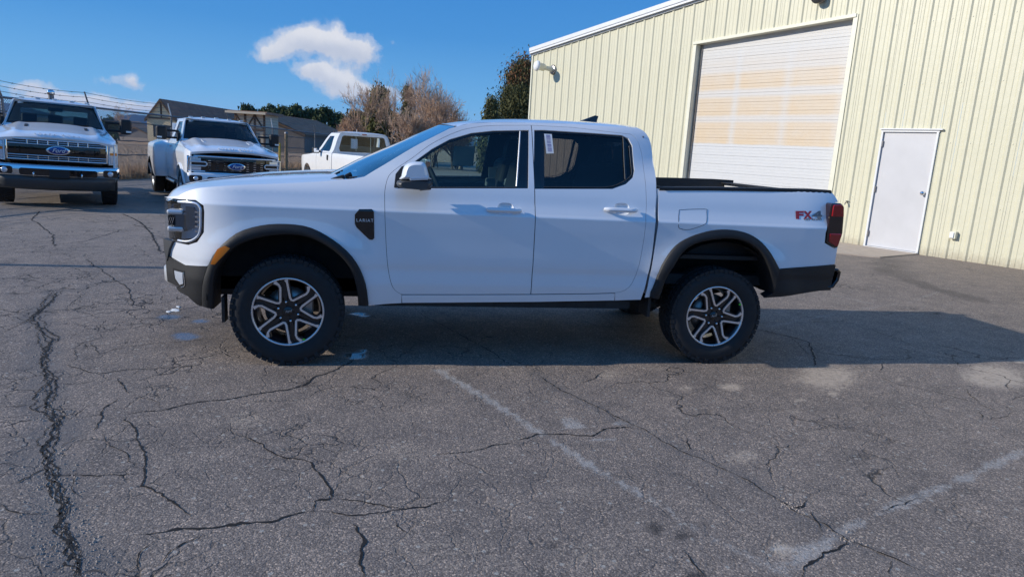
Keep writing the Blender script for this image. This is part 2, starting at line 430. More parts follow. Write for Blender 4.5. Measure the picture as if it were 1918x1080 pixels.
# --- key curves
seamF = PP([(741.7, 315.7), (728, 329), (721.5, 350), (720, 375), (721.5, 430), (725, 490), (731, 526), (739, 543), (752, 551.5)])
doorbot = PP([(752, 551.5), (860, 551.5), (994, 551)]); doorbot2 = PP([(994, 551), (1100, 550), (1152, 548.5)])
rearseam = PP([(1152, 548.5), (1172, 543), (1187, 525), (1198, 493), (1206, 450), (1210, 410), (1211, 386), (1208, 332), (1202.7, 291), (1193, 261.5), (1181, 251.2)])
topR = PP([(1181, 251.2), (1140, 246.6), (1072.5, 238.5), (995, 234.4)])
topF = PP([(995, 234.4), (923.4, 235), (888, 238.5), (855.6, 246.6), (809.5, 268.3), (774, 294), (741.7, 315.7)])
def inset(poly, d):
    """moves a polygon inwards by d"""
    A = np.array(poly); n = len(A); ar = sum(A[i][0]*A[(i+1) % n][1]-A[(i+1) % n][0]*A[i][1] for i in range(n)); sg = 1 if ar > 0 else -1
    out = []
    for i in range(n):
        e1 = A[i]-A[i-1]; e2 = A[(i+1) % n]-A[i]; e1 = e1/(np.linalg.norm(e1)+1e-9); e2 = e2/(np.linalg.norm(e2)+1e-9)
        n1 = np.array((-e1[1], e1[0]))*sg; n2 = np.array((-e2[1], e2[0]))*sg; b = n1+n2; b /= (np.linalg.norm(b)+1e-9)
        out.append(tuple(A[i]+b*d/max(.5, np.dot(b, n1))))
    return out
g = .003
fdoor = smoothpoly(seamF, k=3)[:-1]+doorbot+smoothpoly(topF, k=4)[:-1]
rdoor = doorbot2[:-1]+smoothpoly(rearseam, k=3)[:-1]+topR
fwin = PP([(768, 352), (781, 300.5), (809.5, 280.5), (842, 262.9), (882.7, 251.2), (923.4, 246.6), (977, 245), (996.2, 245.4), (994.2, 352.5)])
# the window opening of each door reaches the shared centre post
fw_open = PP([(745, 352.5), (757, 318), (781, 299), (809.5, 278.5), (842, 261), (882.7, 249.2), (923.4, 244.8), (990.5, 243.6), (989.5, 353)])
rw_open = PP([(999, 353.8), (1000.5, 243.6), (1018, 243.6), (1100, 248.5), (1164.7, 253.2), (1177, 259.2), (1184.3, 272.4), (1188.4, 318.5), (1185.7, 332), (1172, 345), (1147, 354)])
sm = lambda L, k=3: smoothpoly(L, True, k)
cups = []
for (u0, u1, vv) in ((911, 976.5, 391.8), (1130, 1193, 391.5)):
    a_ = P(u0, vv); b_ = P(u1, vv); xm = a_[0]*.45+b_[0]*.55
    cups.append((xm, a_[1]+.006, [(xm+.060*math.copysign(abs(math.cos(q))**.7, math.cos(q)), a_[1]+.006+.044*math.copysign(abs(math.sin(q))**.7, math.sin(q))) for q in np.linspace(0, 2*math.pi, 25)[:-1]]))
fdo = panel('front_door', inset(fdoor, g), SF, MAT['paint'], pk, holes=[fw_open, cups[0][2]], mirror=True)
rdo = panel('rear_door', inset(rdoor, g), SF, MAT['paint'], pk, holes=[rw_open, cups[1][2]], mirror=True)
# glass, black centre post and trims: sub-parts of the doors
fgl = inset(PP([(752, 352), (763, 316), (782, 301.5), (809.5, 281.5), (842, 263.9), (882.7, 252.2), (923.4, 247.6), (973, 246), (967, 352)]), .001)
rgl = PP([(1019, 353), (1018.5, 247), (1100, 251), (1163, 256), (1169, 258), (1172.5, 338), (1160, 348), (1146, 352.5)])
qgl = PP([(1171, 258), (1176, 261.5), (1182, 273), (1186, 318.5), (1183.5, 331), (1174.5, 340)])
def framepoly(op, gl): return op, gl
for i, (dr, op, gls, post) in enumerate(((fdo, fw_open, [fgl], None), (rdo, rw_open, [rgl, qgl], None))):
    fr = panel('window_frame', inset(op, -.006), SF, MAT['gloss'], None, off=-.010, flange=.01, holes=[inset(q, .004) for q in gls], mirror=True)
    for s_, f_ in enumerate(fr): f_.parent = dr[s_]
    for q in gls:
        gg = panel('window_glass', q, SF, MAT['gfront'] if i == 0 else MAT['grear'], None, off=-.014, flange=0, mirror=True)
        for s_, f_ in enumerate(gg): f_.parent = dr[s_]
# bright strip at the back of the front window, sill strips, thin divider
def strip(L, off, w, mat, name, parents, n=6, sink=0.0):
    pts = [np.array(SF(*q)) for q in smoothpoly(L, False, 5)]
    for sgn, par in zip((1, -1), parents):
        mb = MB(); mb.tube([(p[0], sgn*(p[1]-off), p[2]) for p in pts], w, n); mb.build(name, mat, par)
strip(PP([(974.5, 246), (971, 300), (967.5, 349)]), -.004, .0055, MAT['satin'], 'window_trim', fdo)
strip(PP([(760, 350.5), (860, 350.5), (966, 350.8)]), -.004, .0035, MAT['greyplastic'], 'sill_trim', fdo)
strip(PP([(1019, 350), (1100, 350.6), (1140, 350), (1162, 343), (1180, 331), (1183, 318), (1179, 273)]), -.006, .0028, MAT['greyplastic'], 'sill_trim', rdo)
strip(PP([(1167.4, 256), (1171.5, 336)]), -.006, .004, MAT['greyplastic'], 'window_trim', rdo)
# --- front fender
hoodedge = PP([(334, 367), (345, 361), (364, 354), (387.6, 350.5), (450, 346.5), (530, 343.5), (600, 340), (646, 336)])
wsedge = PP([(646, 336), (682.5, 330.8), (721.6, 307.3), (773.7, 276), (812, 256), (842, 241)])
archFo_px = [(379.5, 572), (379.5, 545), (383, 520), (390, 500), (400, 477), (424, 451.5), (451, 432.8), (492, 421.8), (533.5, 419.5), (574.6, 424.2), (609, 439.6), (643, 463.6), (667, 491), (684, 528.7), (690, 571.5)]
archFi_px = [(401.5, 577), (401, 545), (403, 515), (410, 497), (434, 467), (472, 448.2), (513, 440.3), (547, 438.9), (581.5, 444.8), (615.7, 461.9), (643, 484), (660, 511.6), (669, 542.4), (671, 571)]
archFo = smoothpoly(PP(archFo_px), k=3); archFi = smoothpoly(PP(archFi_px), k=3)
HLright = [(381.4, 396.3), (379.8, 384.7), (366.3, 375.4)]
xn = -.845
def PX(u, v): return P(u, v)
hl_poly = [(xn, 1.128)]+PP([(340, 374.2), (366.3, 375.4), (379.8, 384.7), (381.4, 396.3), (380.5, 435), (368.6, 451.8), (352.5, 457.2)])+[(xn, .845)]
bump_top = PP([(318, 492), (350, 496.5), (388, 498)])
zr = lambda x: P(690+(x-.55)*290, 567)[1]
rock_bot = PP([(690, 571), (735, 567.5), (900, 566.3), (1000, 565.4), (1100, 563.5), (1195, 561)])
fend = [(xn, .842), (xn, bump_top[0][1])]+bump_top[1:]+archFo[archFo.index(min(archFo, key=lambda q: abs(q[1]-bump_top[2][1]) + (5 if q[0] > 0 else 0)))+1:]
fend += PP([(752, 567.3)])+[(doorbot[0][0], doorbot[0][1])]+smoothpoly(seamF, k=3)[::-1][1:]+smoothpoly(topF, k=4)[::-1][1:-1]
# stop the fender at the front pillar: everything forward of the door seam up to the roof joint
fend += PP([(995, 229.5), (923.4, 229.5), (880, 231.5), (856, 237)])+smoothpoly(wsedge, k=3)[::-1]+smoothpoly(hoodedge, k=3)[::-1][1:]+[(xn, 1.135)]+[(q[0], q[1]) for q in hl_poly[1:8]]
fen = panel('front_fender', fend, SF, MAT['paint'], pk, step=.028, holes=[], mirror=True) if False else None
def clean(poly):
    out = []
    for p in poly:
        if not out or math.hypot(p[0]-out[-1][0], p[1]-out[-1][1]) > .002: out.append(p)
    return out
# fender in two pieces (nose quarter and pillar) so that each stays a simple outline
lampR = hl_poly[1:8]
nose = [(xn, .838)]+[(xn, bump_top[0][1]+.0)]+bump_top[1:]+[q for q in archFo if q[1] > bump_top[2][1]-.0 and q[0] < 0]+[q for q in archFo if q[0] >= 0]
nose += PP([(720, 569), (752, 567.3)])+[doorbot[0]]+smoothpoly(seamF, k=3)[::-1][1:]
nose += PP([(737, 311), (721.6, 307.3)])+PP([(700, 320), (682.5, 330.8), (664, 334.5), (646, 336)])+smoothpoly(hoodedge, k=3)[::-1][1:]+[(xn, 1.136)]+[(q[0], q[1]+.004) for q in lampR[:2]]+[(q[0]+.005, q[1]) for q in lampR[2:5]]+[(lampR[5][0]+.004, lampR[5][1]-.004), (lampR[6][0], lampR[6][1]-.005)]
fenders = panel('front_fender', clean(nose), SF, MAT['paint'], pk, step=.028, mirror=True)
pil = smoothpoly(topF, k=4)[::-1]+PP([(995, 230)])+PP([(923.4, 229.5), (880, 231.5), (856, 237)])+smoothpoly(PP([(842, 241), (812, 256), (773.7, 276), (721.6, 307.3)]), k=3)+PP([(737, 311.3)])
panel('front_pillar', clean(pil), SF, MAT['paint'], pk, step=.02, mirror=True)
# rear roof rail and cab corner behind the rear door
cabback = PP([(1194.5, 239.8), (1208, 248), (1219, 269.7), (1226, 318.5), (1229, 351), (1227.5, 420), (1222, 470), (1212, 520), (1200, 561)])
crn = smoothpoly(cabback, k=3)+PP([(1152, 563)])+[doorbot2[-1]]+smoothpoly(rearseam, k=3)[1:]+topR[1:]+PP([(995, 230), (1072.5, 233), (1140, 239), (1175, 241)])
crn = smoothpoly(cabback, k=3)+PP([(1152, 562.5)])+smoothpoly(rearseam, k=3)+topR[1:]+PP([(995, 230), (1072, 232), (1140, 236.5), (1175, 238)])
panel('cab_corner', clean(crn), SF, MAT['paint'], pk, step=.025, mirror=True)
# rocker under the doors
rk = doorbot[:]+doorbot2[1:]+PP([(1151, 562.6)])+PP([(1000, 565.4), (860, 566.5), (753, 567.3)])
panel('rocker_panel', inset(clean([(q[0], q[1]-.003) if i < 5 else q for i, q in enumerate(rk)]), .0015), SF, MAT['paint'], pk, step=.02, mirror=True)
# dark shell behind the door gaps
shell = [(.50, .50), (2.63, .55), (2.63, 1.33), (.50, 1.22)]
panel('inner_shell', shell, SF, MAT['dark'], pk, step=.12, off=-.03, flange=0, mirror=True)
def pillar_back(L, name='pillar_liner'):
    panel(name, L, SF, MAT['dark'], pk, step=.05, off=-.022, flange=0, mirror=True)
pillar_back(inset(clean(PP([(741, 318), (774, 290), (809, 264), (855, 243), (888, 233), (995, 230.5), (995, 246), (923, 248.5), (883, 254), (842, 266), (809, 285), (772, 310)])), .004))
pillar_back(inset(clean(PP([(995, 230.5), (1072, 233), (1140, 237), (1185, 246), (1205, 262), (1216, 310), (1218, 360), (1180, 356), (1188, 330), (1183, 272), (1165, 258), (1100, 253), (995, 247)])), .004))
pillar_back(inset(PP([(976, 244), (1017, 244), (1017, 356), (970, 356)]), .001), 'centre_pillar')
# --- wheel arch mouldings
archRo_px = [(1217, 556), (1219, 545), (1225.7, 531), (1239.8, 495.9), (1260.9, 464.2), (1285.5, 446.6), (1320.7, 434.3), (1355.9, 429.7), (1391, 434.3), (1419.2, 448.4), (1440.3, 471.2), (1454.4, 495.9), (1458, 503)]
archRi_px = [(1232.8, 559), (1243.3, 527.5), (1257.4, 502.9), (1278.5, 471.2), (1303, 455.4), (1334.8, 448.4), (1366.4, 446.6), (1394.5, 451.9), (1419.2, 467.7), (1433.2, 488.8), (1442, 517), (1445.5, 548.6)]
archRo = smoothpoly(PP(archRo_px), k=3); archRi = smoothpoly(PP(archRi_px), k=3)
def flare(o, i):
    k = 34
    def resamp(L):
        A = np.array(L); d = np.r_[0, np.cumsum(np.linalg.norm(np.diff(A, axis=0), axis=1))]; t = np.linspace(0, d[-1], k)
        return np.c_[np.interp(t, d, A[:, 0]), np.interp(t, d, A[:, 1])]
    O, I = resamp(o), resamp(i)
    for sg in (1, -1):
        rows = []
        for f, off in ((-.02, -.012), (-.02, .014), (.06, .022), (.5, .030), (.9, .026), (1.0, .016), (1.02, -.06), (1.03, -.20)):
            q = O+(I-O)*f; rows.append([(a, sg*(-(S(a, b)+off)), b) for a, b in q])
        mb = MB(); mb.grid(np.array(rows)); o_ = mb.build('wheel_arch_moulding', MAT['blackplastic'], pk)
        bevel(o_, .003, 1)
flare(archFo, archFi); flare(archRo, archRi)
am = PP([(398.5, 491), (411, 465.5), (424, 459), (433, 463), (418, 479), (405.5, 491.5)])
panel('side_marker', am, SF, MAT['amber'], pk, off=.034, flange=.02, mirror=True)
# inner wheel housings
for c in (FW, RW):
    for sg in (1, -1):
        mb = MB(); rows = []
        for y in (.925, .52):
            rows.append([(c[0]+.53*math.cos(a), sg*-y, c[1]+.10+.50*math.sin(a)) for a in (np.linspace(-.05, math.pi+.05, 26) if c is FW else np.linspace(.16, math.pi+.0, 26))])
        mb.grid(np.array(rows)); e = len(rows[1]); mb.v += [(c[0], sg*-.52, .45)]; k = len(mb.v)-1
        for i in range(e-1): mb.f.append((k, e+i, e+i+1)); mb.sm.append(False)
        mb.build('wheel_housing', MAT['under'], pk)
# --- hood
def resamp(L, k):
    A = np.array(L); d = np.r_[0, np.cumsum(np.linalg.norm(np.diff(A, axis=0), axis=1))]; t = np.linspace(0, d[-1], k)
    return np.array([[np.interp(q, d, A[:, j]) for j in range(A.shape[1])] for q in t])
E_ = resamp([(-.80, 1.115)]+smoothpoly(hoodedge, k=3), 36); E3 = np.array([(a, S(a, b), b) for a, b in E_])
C_ = resamp([(-.93, 1.10), (-.90, 1.16), (-.84, 1.20), (-.70, 1.238), (-.5, 1.268), (-.346, 1.284), (-.04, 1.316), (.265, 1.338)], 36)
rows = []
for (ex, ey, ez), (cx_, cz_) in zip(E3, C_):
    row = []
    for t in np.linspace(-1, 1, 41):
        a = abs(t); dome = .012*math.exp(-((a-.60)/.09)**2)
        row.append((cx_+(ex-cx_)*a**2.6, t*ey, cz_+(ez-cz_)*(a**3.2) + dome*sstep(-.75, -.3, cx_) - .0*a))
    rows.append(row)
mb = MB(); mb.grid(np.array(rows)); hood = mb.build('hood', MAT['paint'], pk)
hood.modifiers.new('sub', 'SUBSURF').levels = 1; hood.modifiers['sub'].render_levels = 1
# --- front face: grille, bar, badge, bumper, skid plate
def N(y, z): return -.905 + .235*(abs(y)/.78)**3.0 + .05*((z-.78)/.35)**2
def NF(y, z): return (N(y, z), y, z)
gr = [(-.70, .80), (.70, .80), (.74, 1.10), (-.74, 1.10)]
panel('grille', gr, NF, MAT['gloss'], pk, step=.06, off=0.0, flange=.04, flipn=True)
for zz in (.84, .89, .94, 1.03, 1.07):
    mb = MB(); mb.tube([(N(y, zz)-.008, y, zz) for y in np.linspace(-.62, .62, 15)], .009, 6); mb.build('grille_bar', MAT['greyplastic'], pk)
mb = MB(); mb.tube([(N(y, .985)-.02, y, .985) for y in np.linspace(-.78, .78, 19)], .03, 8); mb.build('grille_crossbar', MAT['greyplastic'], pk)
panel('lower_fascia', [(-.78, .46), (.78, .46), (.80, .74), (-.80, .74)], NF, MAT['blackplastic'], pk, step=.07, off=.03, flange=.08, flipn=True)
panel('lower_fascia_top', [(-.82, .74), (.82, .74), (.76, .80), (-.76, .80)], NF, MAT['paint'], pk, step=.07, off=.01, flange=.05, flipn=True)
o = MB(); o.lathe([(.0, -.012), (.05, -.012), (.06, 0), (.06, .012)], (0, 0, 0), (0, 0, -1), 28); bd = o.build('badge', MAT['blueoval'], pk)
bd.data.transform(Matrix.Translation((N(0, .985)-.05, 0, .985)) @ Matrix.Rotation(R(-90), 4, 'Y') @ Matrix.Diagonal((.9, 1.9, 1, 1)))
text('lettering', 'Ford', .085, MAT['whiteletter'], bd, frame((N(0, .985)-.066, 0, .985), (0, -1, 0), (0, 0, 1)), shear=.4)
# corner bumper (black) and skid plate wrapping round below it
bc = [(xn, .735)]+[(q[0], q[1]-.004) for q in bump_top[1:]]+[q for q in archFo if q[0] < 0 and q[1] < bump_top[2][1]-.004][::-1]+PP([(372, 569), (352, 551), (336, 535)])+[(xn, .535)]
bcs = panel('front_bumper', clean(bc), SF, MAT['blackplastic'], pk, step=.025, off=.012, flange=.05, mirror=True)
rows = []
for (dz, dx) in ((0.0, .0), (.03, -.028), (.12, -.030), (.155, 0.03)):
    rows.append([(N(y, .62)-.050+dx+.05*dz/.1*0+abs(y/.78)**6*.035, y, .465+dz+.055*(abs(y)/.8)**2) for y in np.linspace(-.80, .80, 33)])
mb = MB(); mb.grid(np.array(rows)); sk = mb.build('skid_plate', MAT['satin'], pk); sk.modifiers.new('sol', 'SOLIDIFY').thickness = .02
# fog lamp in the bumper corner
fg = PP([(327, 501), (349, 507), (351, 533), (341, 537), (329, 522)])
panel('fog_lamp_bezel', fg, SF, MAT['dark'], bcs[0], off=.014, flange=.01)
fg2 = PP([(331, 506), (346, 510), (347, 530), (341, 532), (333, 520)])
panel('fog_lamp', fg2, SF, MAT['lamp'], bcs[0], off=.018, flange=.01)
strip(PP([(345, 509), (347.5, 532), (341, 537)]), .018, .005, MAT['chrome'], 'fog_lamp_trim', [bcs[0]])
# silver winglet between lamp and bumper
wl_ = [(-.845, .86), (-.80, .86)]+PP([(333, 431), (323, 452), (319, 475), (317.5, 491)])+[(-.855, .74)]
panel('corner_trim', [(xn, .85)]+PP([(327, 452), (321, 466), (317, 488)])+[(xn, .755)], SF, MAT['greyplastic'], pk, off=.018, flange=.03, mirror=True)
# headlamp
hls = panel('headlight', inset(hl_poly, .001), SF, MAT['gloss'], pk, off=-.022, flange=.0, mirror=True)
ctrim_px = [(334, 377.5), (364, 380), (374.5, 388), (376, 400), (374.5, 434), (365, 447), (351, 452), (334, 450)]
for k_, (hx, sg) in enumerate(zip(hls, (1, -1))):
    pts = [np.array(SF(*q)) for q in smoothpoly(PP(ctrim_px), k=4)]
    mb = MB(); mb.tube([(p[0], sg*(p[1]-.0), p[2]) for p in pts], .0085, 8); mb.build('light_signature', MAT['lamp'], hx)
    inner = PP([(334, 380), (360, 381.5), (371, 390), (371, 432), (361, 446), (336, 448)])
    p_ = panel('reflector', inner, SF, MAT['lamp'], hx, off=-.018, flange=.0)
    pod0 = PP([(346, 386), (361, 388), (364, 396), (364, 424), (352, 431), (346, 431)])
    p2 = panel('lamp_bezel', pod0, SF, MAT['lampgrey'], hx, off=-.006, flange=.02)
    if sg < 0:
        for q in (p_, p2):
            q.data.transform(Matrix.Diagonal((1, -1, 1, 1))); q.data.flip_normals()
    for a in range(5):
        mb = MB(); q = np.array(SF(*P(369, 397+a*9))); mb.obox((q[0]-.0, sg*(q[1]+.004), q[2]), (.012, 0, 0), (0, .008, 0), (0, 0, .006)); mb.build('lamp_facet', MAT['chrome'], hx)
lc = panel('headlight_lens', inset(hl_poly, .002), SF, MAT['lens'], pk, off=.002, flange=0, mirror=True)
# protruding lamp pod with its upper and lower lips, plus end of the grille crossbar
for sg in (1, -1):
    q = np.array((-.795, -.745, 1.0))
    def pod(x0, x1, z0, z1, yo, yi):
        mb = MB(); mb.box(x0, x1, min(sg*yo, sg*yi), max(sg*yo, sg*yi), z0, z1); return mb
    base = pod(-.752, -.645, .925, 1.062, -.835, -.60).build('lamp_pod', MAT['poddark'], pk); bevel(base, .02, 3)
    for z0, z1 in ((.920, .958), (1.034, 1.070)):
        o_ = pod(-.785, -.68, z0, z1, -.838, -.55).build('pod_lip', MAT['satin'], base); bevel(o_, .014, 3)
    o_ = pod(-.775, -.73, .965, 1.03, -.836, -.58).build('lamp_projector', MAT['dark'], base)
    for i in range(3):
        mb = MB(); mb.obox((-.768+.012*i, sg*-.839, .997), (.003, 0, .004), (0, .003, 0), (.008, 0, .024)); mb.build('lamp_element', MAT['chrome'], base)
# --- windscreen, roof
W3 = np.array([(a, S(a, b), b) for a, b in resamp(smoothpoly(wsedge, k=4)+PP([(852, 237.5)]), 14)])
cs = resamp([(.235, 1.335), (.45, 1.455), (.75, 1.60), (.98, 1.715), (1.10, 1.772)], 14)
rows = []
for (ex, ey, ez), (cx_, cz_) in zip(W3, cs):
    rows.append([(cx_+(ex-cx_)*abs(t)**2.2, t*(ey-.012), cz_+(ez-cz_)*abs(t)**2.6) for t in np.linspace(-1, 1, 31)])
mb = MB(); mb.grid(np.array(rows)); mb.build('windscreen', MAT['gwind'], pk)
for sg in (1, -1):
    mb = MB(); mb.tube([(p[0]+.03, sg*(p[1]-.055), p[2]-.02) for p in W3], .038, 8); mb.build('pillar_trim', MAT['interior'], pk)
mb = MB(); mb.grid(np.array([[np.array(p)+np.array((.012, 0, -.02)) for p in r] for r in (rows[0], [tuple(np.array(p)+np.array((-.06, 0, -.035))) for p in rows[0]])])); mb.build('cowl', MAT['blackplastic'], pk)
for yy, sgn in ((-.45, 1), (.15, 1)):
    mb = MB(); i0 = rows[1]; base_ = np.array((.29, yy, 1.335))
    mb.tube([base_, base_+np.array((.03, .0, .02)), base_+np.array((.10, .50, .045))], [.014, .010, .008], 6)
    mb.tube([base_+np.array((.05, .02, .03)), base_+np.array((.16, .56, .055))], .010, 5); mb.build('wiper', MAT['blackplastic'], pk)
mb = MB(); mb.obox((.33, -.715, 1.325), (.045, .0, .016), (0, .05, .0), (-.01, 0, .012)); mb.obox((.40, -.70, 1.352), (.02, 0, .012), (0, .04, 0), (-.008, 0, .01)); bevel(mb.build('wiper_end', MAT['blackplastic'], pk), .006, 2)
# roof: side edge follows the rail line, centre is crowned
rail_px = [(856, 237), (880, 231.5), (923.4, 229.5), (995, 230), (1072, 232), (1140, 236.5), (1175, 238), (1194.5, 239.8)]
RE = np.array([(a, S(a, b), b) for a, b in resamp(smoothpoly(PP(rail_px), k=4), 26)])
RC = resamp([(1.08, 1.765), (1.2, 1.79), (1.42, 1.822), (1.667, 1.847), (1.98, 1.861), (2.36, 1.869), (2.56, 1.865), (2.66, 1.853)], 26)
rows = [[(cx_+(ex-cx_)*abs(t)**3, t*ey, cz_+(ez-cz_)*abs(t)**2.6) for t in np.linspace(-1, 1, 31)] for (ex, ey, ez), (cx_, cz_) in zip(RE, RC)]
mb = MB(); mb.grid(np.array(rows)); mb.build('roof', MAT['paint'], pk)
hl_ = [[(p[0], p[1]*.985, p[2]-.035) for p in r] for r in rows[::3]]
mb = MB(); mb.grid(np.array(hl_)); mb.build('headliner', MAT['interior'], pk)
mb = MB(); mb.add([(2.28, 0, 1.868), (2.44, 0, 1.868), (2.46, 0, 1.925), (2.43, 0, 1.93), (2.30, .022, 1.868), (2.44, .022, 1.868), (2.30, -.022, 1.868), (2.44, -.022, 1.868)],
    [(0, 4, 3), (4, 5, 3), (5, 2, 3), (0, 3, 6), (6, 3, 7), (7, 3, 2), (5, 7, 2)]); mb.build('antenna_fin', MAT['gloss'], pk)
# back of the cab
cb = np.array([(a, S(a, b), b) for a, b in smoothpoly(cabback, k=2)])
rows = [[(a+.03-.02*abs(t)**6-.012, t*(w-.001), z) for t in np.linspace(-1, 1, 17)] for a, w, z in cb]
mb = MB()
for (a, w, z) in []: pass
bk = MB(); zt = [c[2] for c in cb]
nr = len(rows)
# leave an opening for the rear window between z 1.42 and 1.72
for i in range(nr-1):
    for j in range(16):
        p = rows[i][j]; q = rows[i+1][j+1]
        zc = (p[2]+q[2])/2; yc = (p[1]+q[1])/2
        if 1.44 < zc < 1.74 and abs(yc) < .60: continue
        k = len(bk.v); bk.v += [rows[i][j], rows[i+1][j], rows[i+1][j+1], rows[i][j+1]]; bk.f.append((k, k+1, k+2, k+3)); bk.sm.append(True)
bk.build('cab_back', MAT['paint'], pk)
mb = MB(); mb.box(2.62, 2.628, -.66, .66, 1.40, 1.76); mb.build('rear_window', MAT['grear'], pk)
# --- bed
bedtop = PP([(1234, 353), (1330, 353.2), (1430, 354.8), (1520, 357), (1556, 359)])
bedfront = PP([(1234, 353), (1233, 400), (1229, 450), (1221, 500), (1208, 556)])
bedback = PP([(1556, 359), (1565, 369), (1570, 378)])
cl_top = PP([(1458, 503), (1500, 500), (1562, 494.5)])
tl = [(1554.6, 383.3), (1558, 380.5), (1574, 380.5)]
tail_px = [(1558, 379.5), (1553.5, 384), (1550, 408), (1546.5, 436), (1544.5, 455), (1562, 465)]
bp = bedtop+bedback+PP(tail_px)+[(4.27, .985), (4.27, P(1562, 494.5)[1])]+cl_top[::-1][1:]+archRo[::-1][1:]+PP([(1208, 557)])+smoothpoly(bedfront, k=3)[::-1][1:-1]
fuel = smoothpoly(PP([(1272, 397), (1277, 393), (1320, 391.7), (1323.5, 396), (1323.5, 413), (1318, 421), (1292, 429.5), (1275, 428.5), (1270.8, 422)]), True, 3)
bs = panel('bedside', clean(bp), SF, MAT['paint'], pk, step=.028, holes=[], mirror=True)
fl1 = panel('fuel_door', inset(fuel, .0015), SF, MAT['paint'], bs[0], off=.0015, flange=.003)
pts = [np.array(SF(*q)) for q in fuel+[fuel[0]]]; mb = MB(); mb.tube([(p[0], p[1]-.0005, p[2]) for p in pts], .0022, 5); mb.build('fuel_door_gap', MAT['dark'], bs[0])
# bed rail caps, inner walls, floor, header board
for sg in (1, -1):
    pts = [np.array(SF(*q)) for q in bedtop]
    mb = MB(); rows = []
    for (dy, dz) in ((.012, -.014), (.012, .006), (.0, .012), (-.07, .012), (-.07, -.03)):
        rows.append([(p[0], sg*(p[1]-dy), p[2]+dz) for p in pts])
    mb.grid(np.array(rows), smooth=False); mb.build('rail_cap', MAT['blackplastic'], pk)
    mb = MB(); mb.grid(np.array([[(p[0], sg*(p[1]+.07), p[2]) for p in pts], [(p[0], sg*(p[1]+.09), .86) for p in pts]]), smooth=False); mb.build('bed_inner_wall', MAT['blackplastic'] if True else None, pk)
mb = MB(); mb.box(2.70, 4.26, -.86, .86, .84, .87); mb.build('bed_floor', MAT['blackplastic'], pk)
mb = MB(); mb.box(2.69, 2.73, -.87, .87, .55, 1.372); mb.build('bed_header', MAT['paint'], pk)
mb = MB(); mb.box(2.67, 2.74, -.86, .86, 1.373, 1.388); mb.build('header_cap', MAT['blackplastic'], pk)
# tailgate
def TG(y, z): return (4.32-.05*(abs(y)/.9)**4-.15*sstep(1.15, 1.40, z), y, z)
mb = MB(); rows = [[(TG(y, z)[0]-.0, y, z) for y in np.linspace(-.80, .80, 21)] for z in (.80, .88, .96, 1.06, 1.16, 1.26, 1.34, 1.395)]
rows.append([(4.12, y, 1.395) for y in np.linspace(-.80, .80, 21)]); rows.append([(4.12, y, .85) for y in np.linspace(-.80, .80, 21)])
mb.grid(np.array(rows)); mb.build('tailgate', MAT['paint'], pk)
mb = MB(); mb.box(4.08, 4.18, -.80, .80, 1.385, 1.402); bevel(mb.build('tailgate_cap', MAT['blackplastic'], pk), .005, 2)
# corner post painted, tail lights, rear cladding, bumper
tlp = [(1558, 380.5), (1554.6, 384), (1551, 408), (1547.6, 436), (1545.8, 453.7), (1561.6, 463.5), (1566, 463)]
for sg in (1, -1):
    inn = near([(1558, 380.5), (1554.6, 384), (1551, 408), (1547.6, 436), (1545.8, 453.7), (1561.6, 463.8), (1567, 463.5), (1576.8, 436), (1579, 408), (1579.4, 386), (1574, 380.3)], -.93)
    def seg(z0, z1, name, mat, par, grow=0.0, bv=.012):
        A = [(max(a, 4.1), b) for a, b in inn]
        # clip polygon between z0 and z1
        out = []
        n = len(A)
        for i in range(n):
            p, q = A[i], A[(i+1) % n]
            for zz in ():
                pass
            out.append(p)
        def clip(poly, z, keep_above):
            r_ = []
            for i in range(len(poly)):
                p, q = poly[i], poly[(i+1) % len(poly)]
                ip = (p[1] >= z) == keep_above or p[1] == z; iq = (q[1] >= z) == keep_above or q[1] == z
                if ip: r_.append(p)
                if ip != iq: t = (z-p[1])/(q[1]-p[1]); r_.append((p[0]+t*(q[0]-p[0]), z))
            return r_
        out = clip(clip(out, z0, True), z1, False)
        if grow: out = inset(out, -grow)
        mb = MB(); mb.prism(out, lambda p: (p[0], sg*-.945, p[1]), (0, sg*.16, 0)); o_ = mb.build(name, mat, par); bevel(o_, bv, 3); return o_
    zt_, zb_ = max(b for a, b in inn), min(b for a, b in inn)
    body_ = seg(zb_, zt_, 'tail_light', MAT['smoked'], pk)
    h_ = zt_-zb_
    for z0, z1, nm_, mt_ in ((zt_-.30*h_, zt_-.02*h_, 'brake_lens', MAT['red']), (zb_+.04*h_, zb_+.32*h_, 'signal_lens', MAT['red'])):
        A = inset(clean([q for q in inn]), .012)
        def clip2(poly, z, up):
            r_ = []
            for i in range(len(poly)):
                p, q = poly[i], poly[(i+1) % len(poly)]
                ip = (p[1] >= z) if up else (p[1] <= z); iq = (q[1] >= z) if up else (q[1] <= z)
                if ip: r_.append(p)
                if ip != iq: t = (z-p[1])/(q[1]-p[1]); r_.append((p[0]+t*(q[0]-p[0]), z))
            return r_
        A = clip2(clip2(A, z0, True), z1, False)
        A = [(a+.006, b) for a, b in A]
        mb = MB(); mb.prism(A, lambda p: (p[0], sg*-.952, p[1]), (0, sg*.14, 0)); bevel(mb.build(nm_, mt_, body_), .006, 2)
clad = PP([(1458.5, 504), (1500, 501), (1562, 495.5), (1563, 503), (1549, 528), (1533, 543.5), (1430, 556.5), (1446, 548)])
cld = clad[:3]+[(4.27, clad[2][1])]+[(4.27, .62)]+clad[5:]
panel('rear_bumper_side', cld, SF, MAT['blackplastic'], pk, off=.012, flange=.08, mirror=True)
mb = MB(); zz0, zz1 = .60, .765
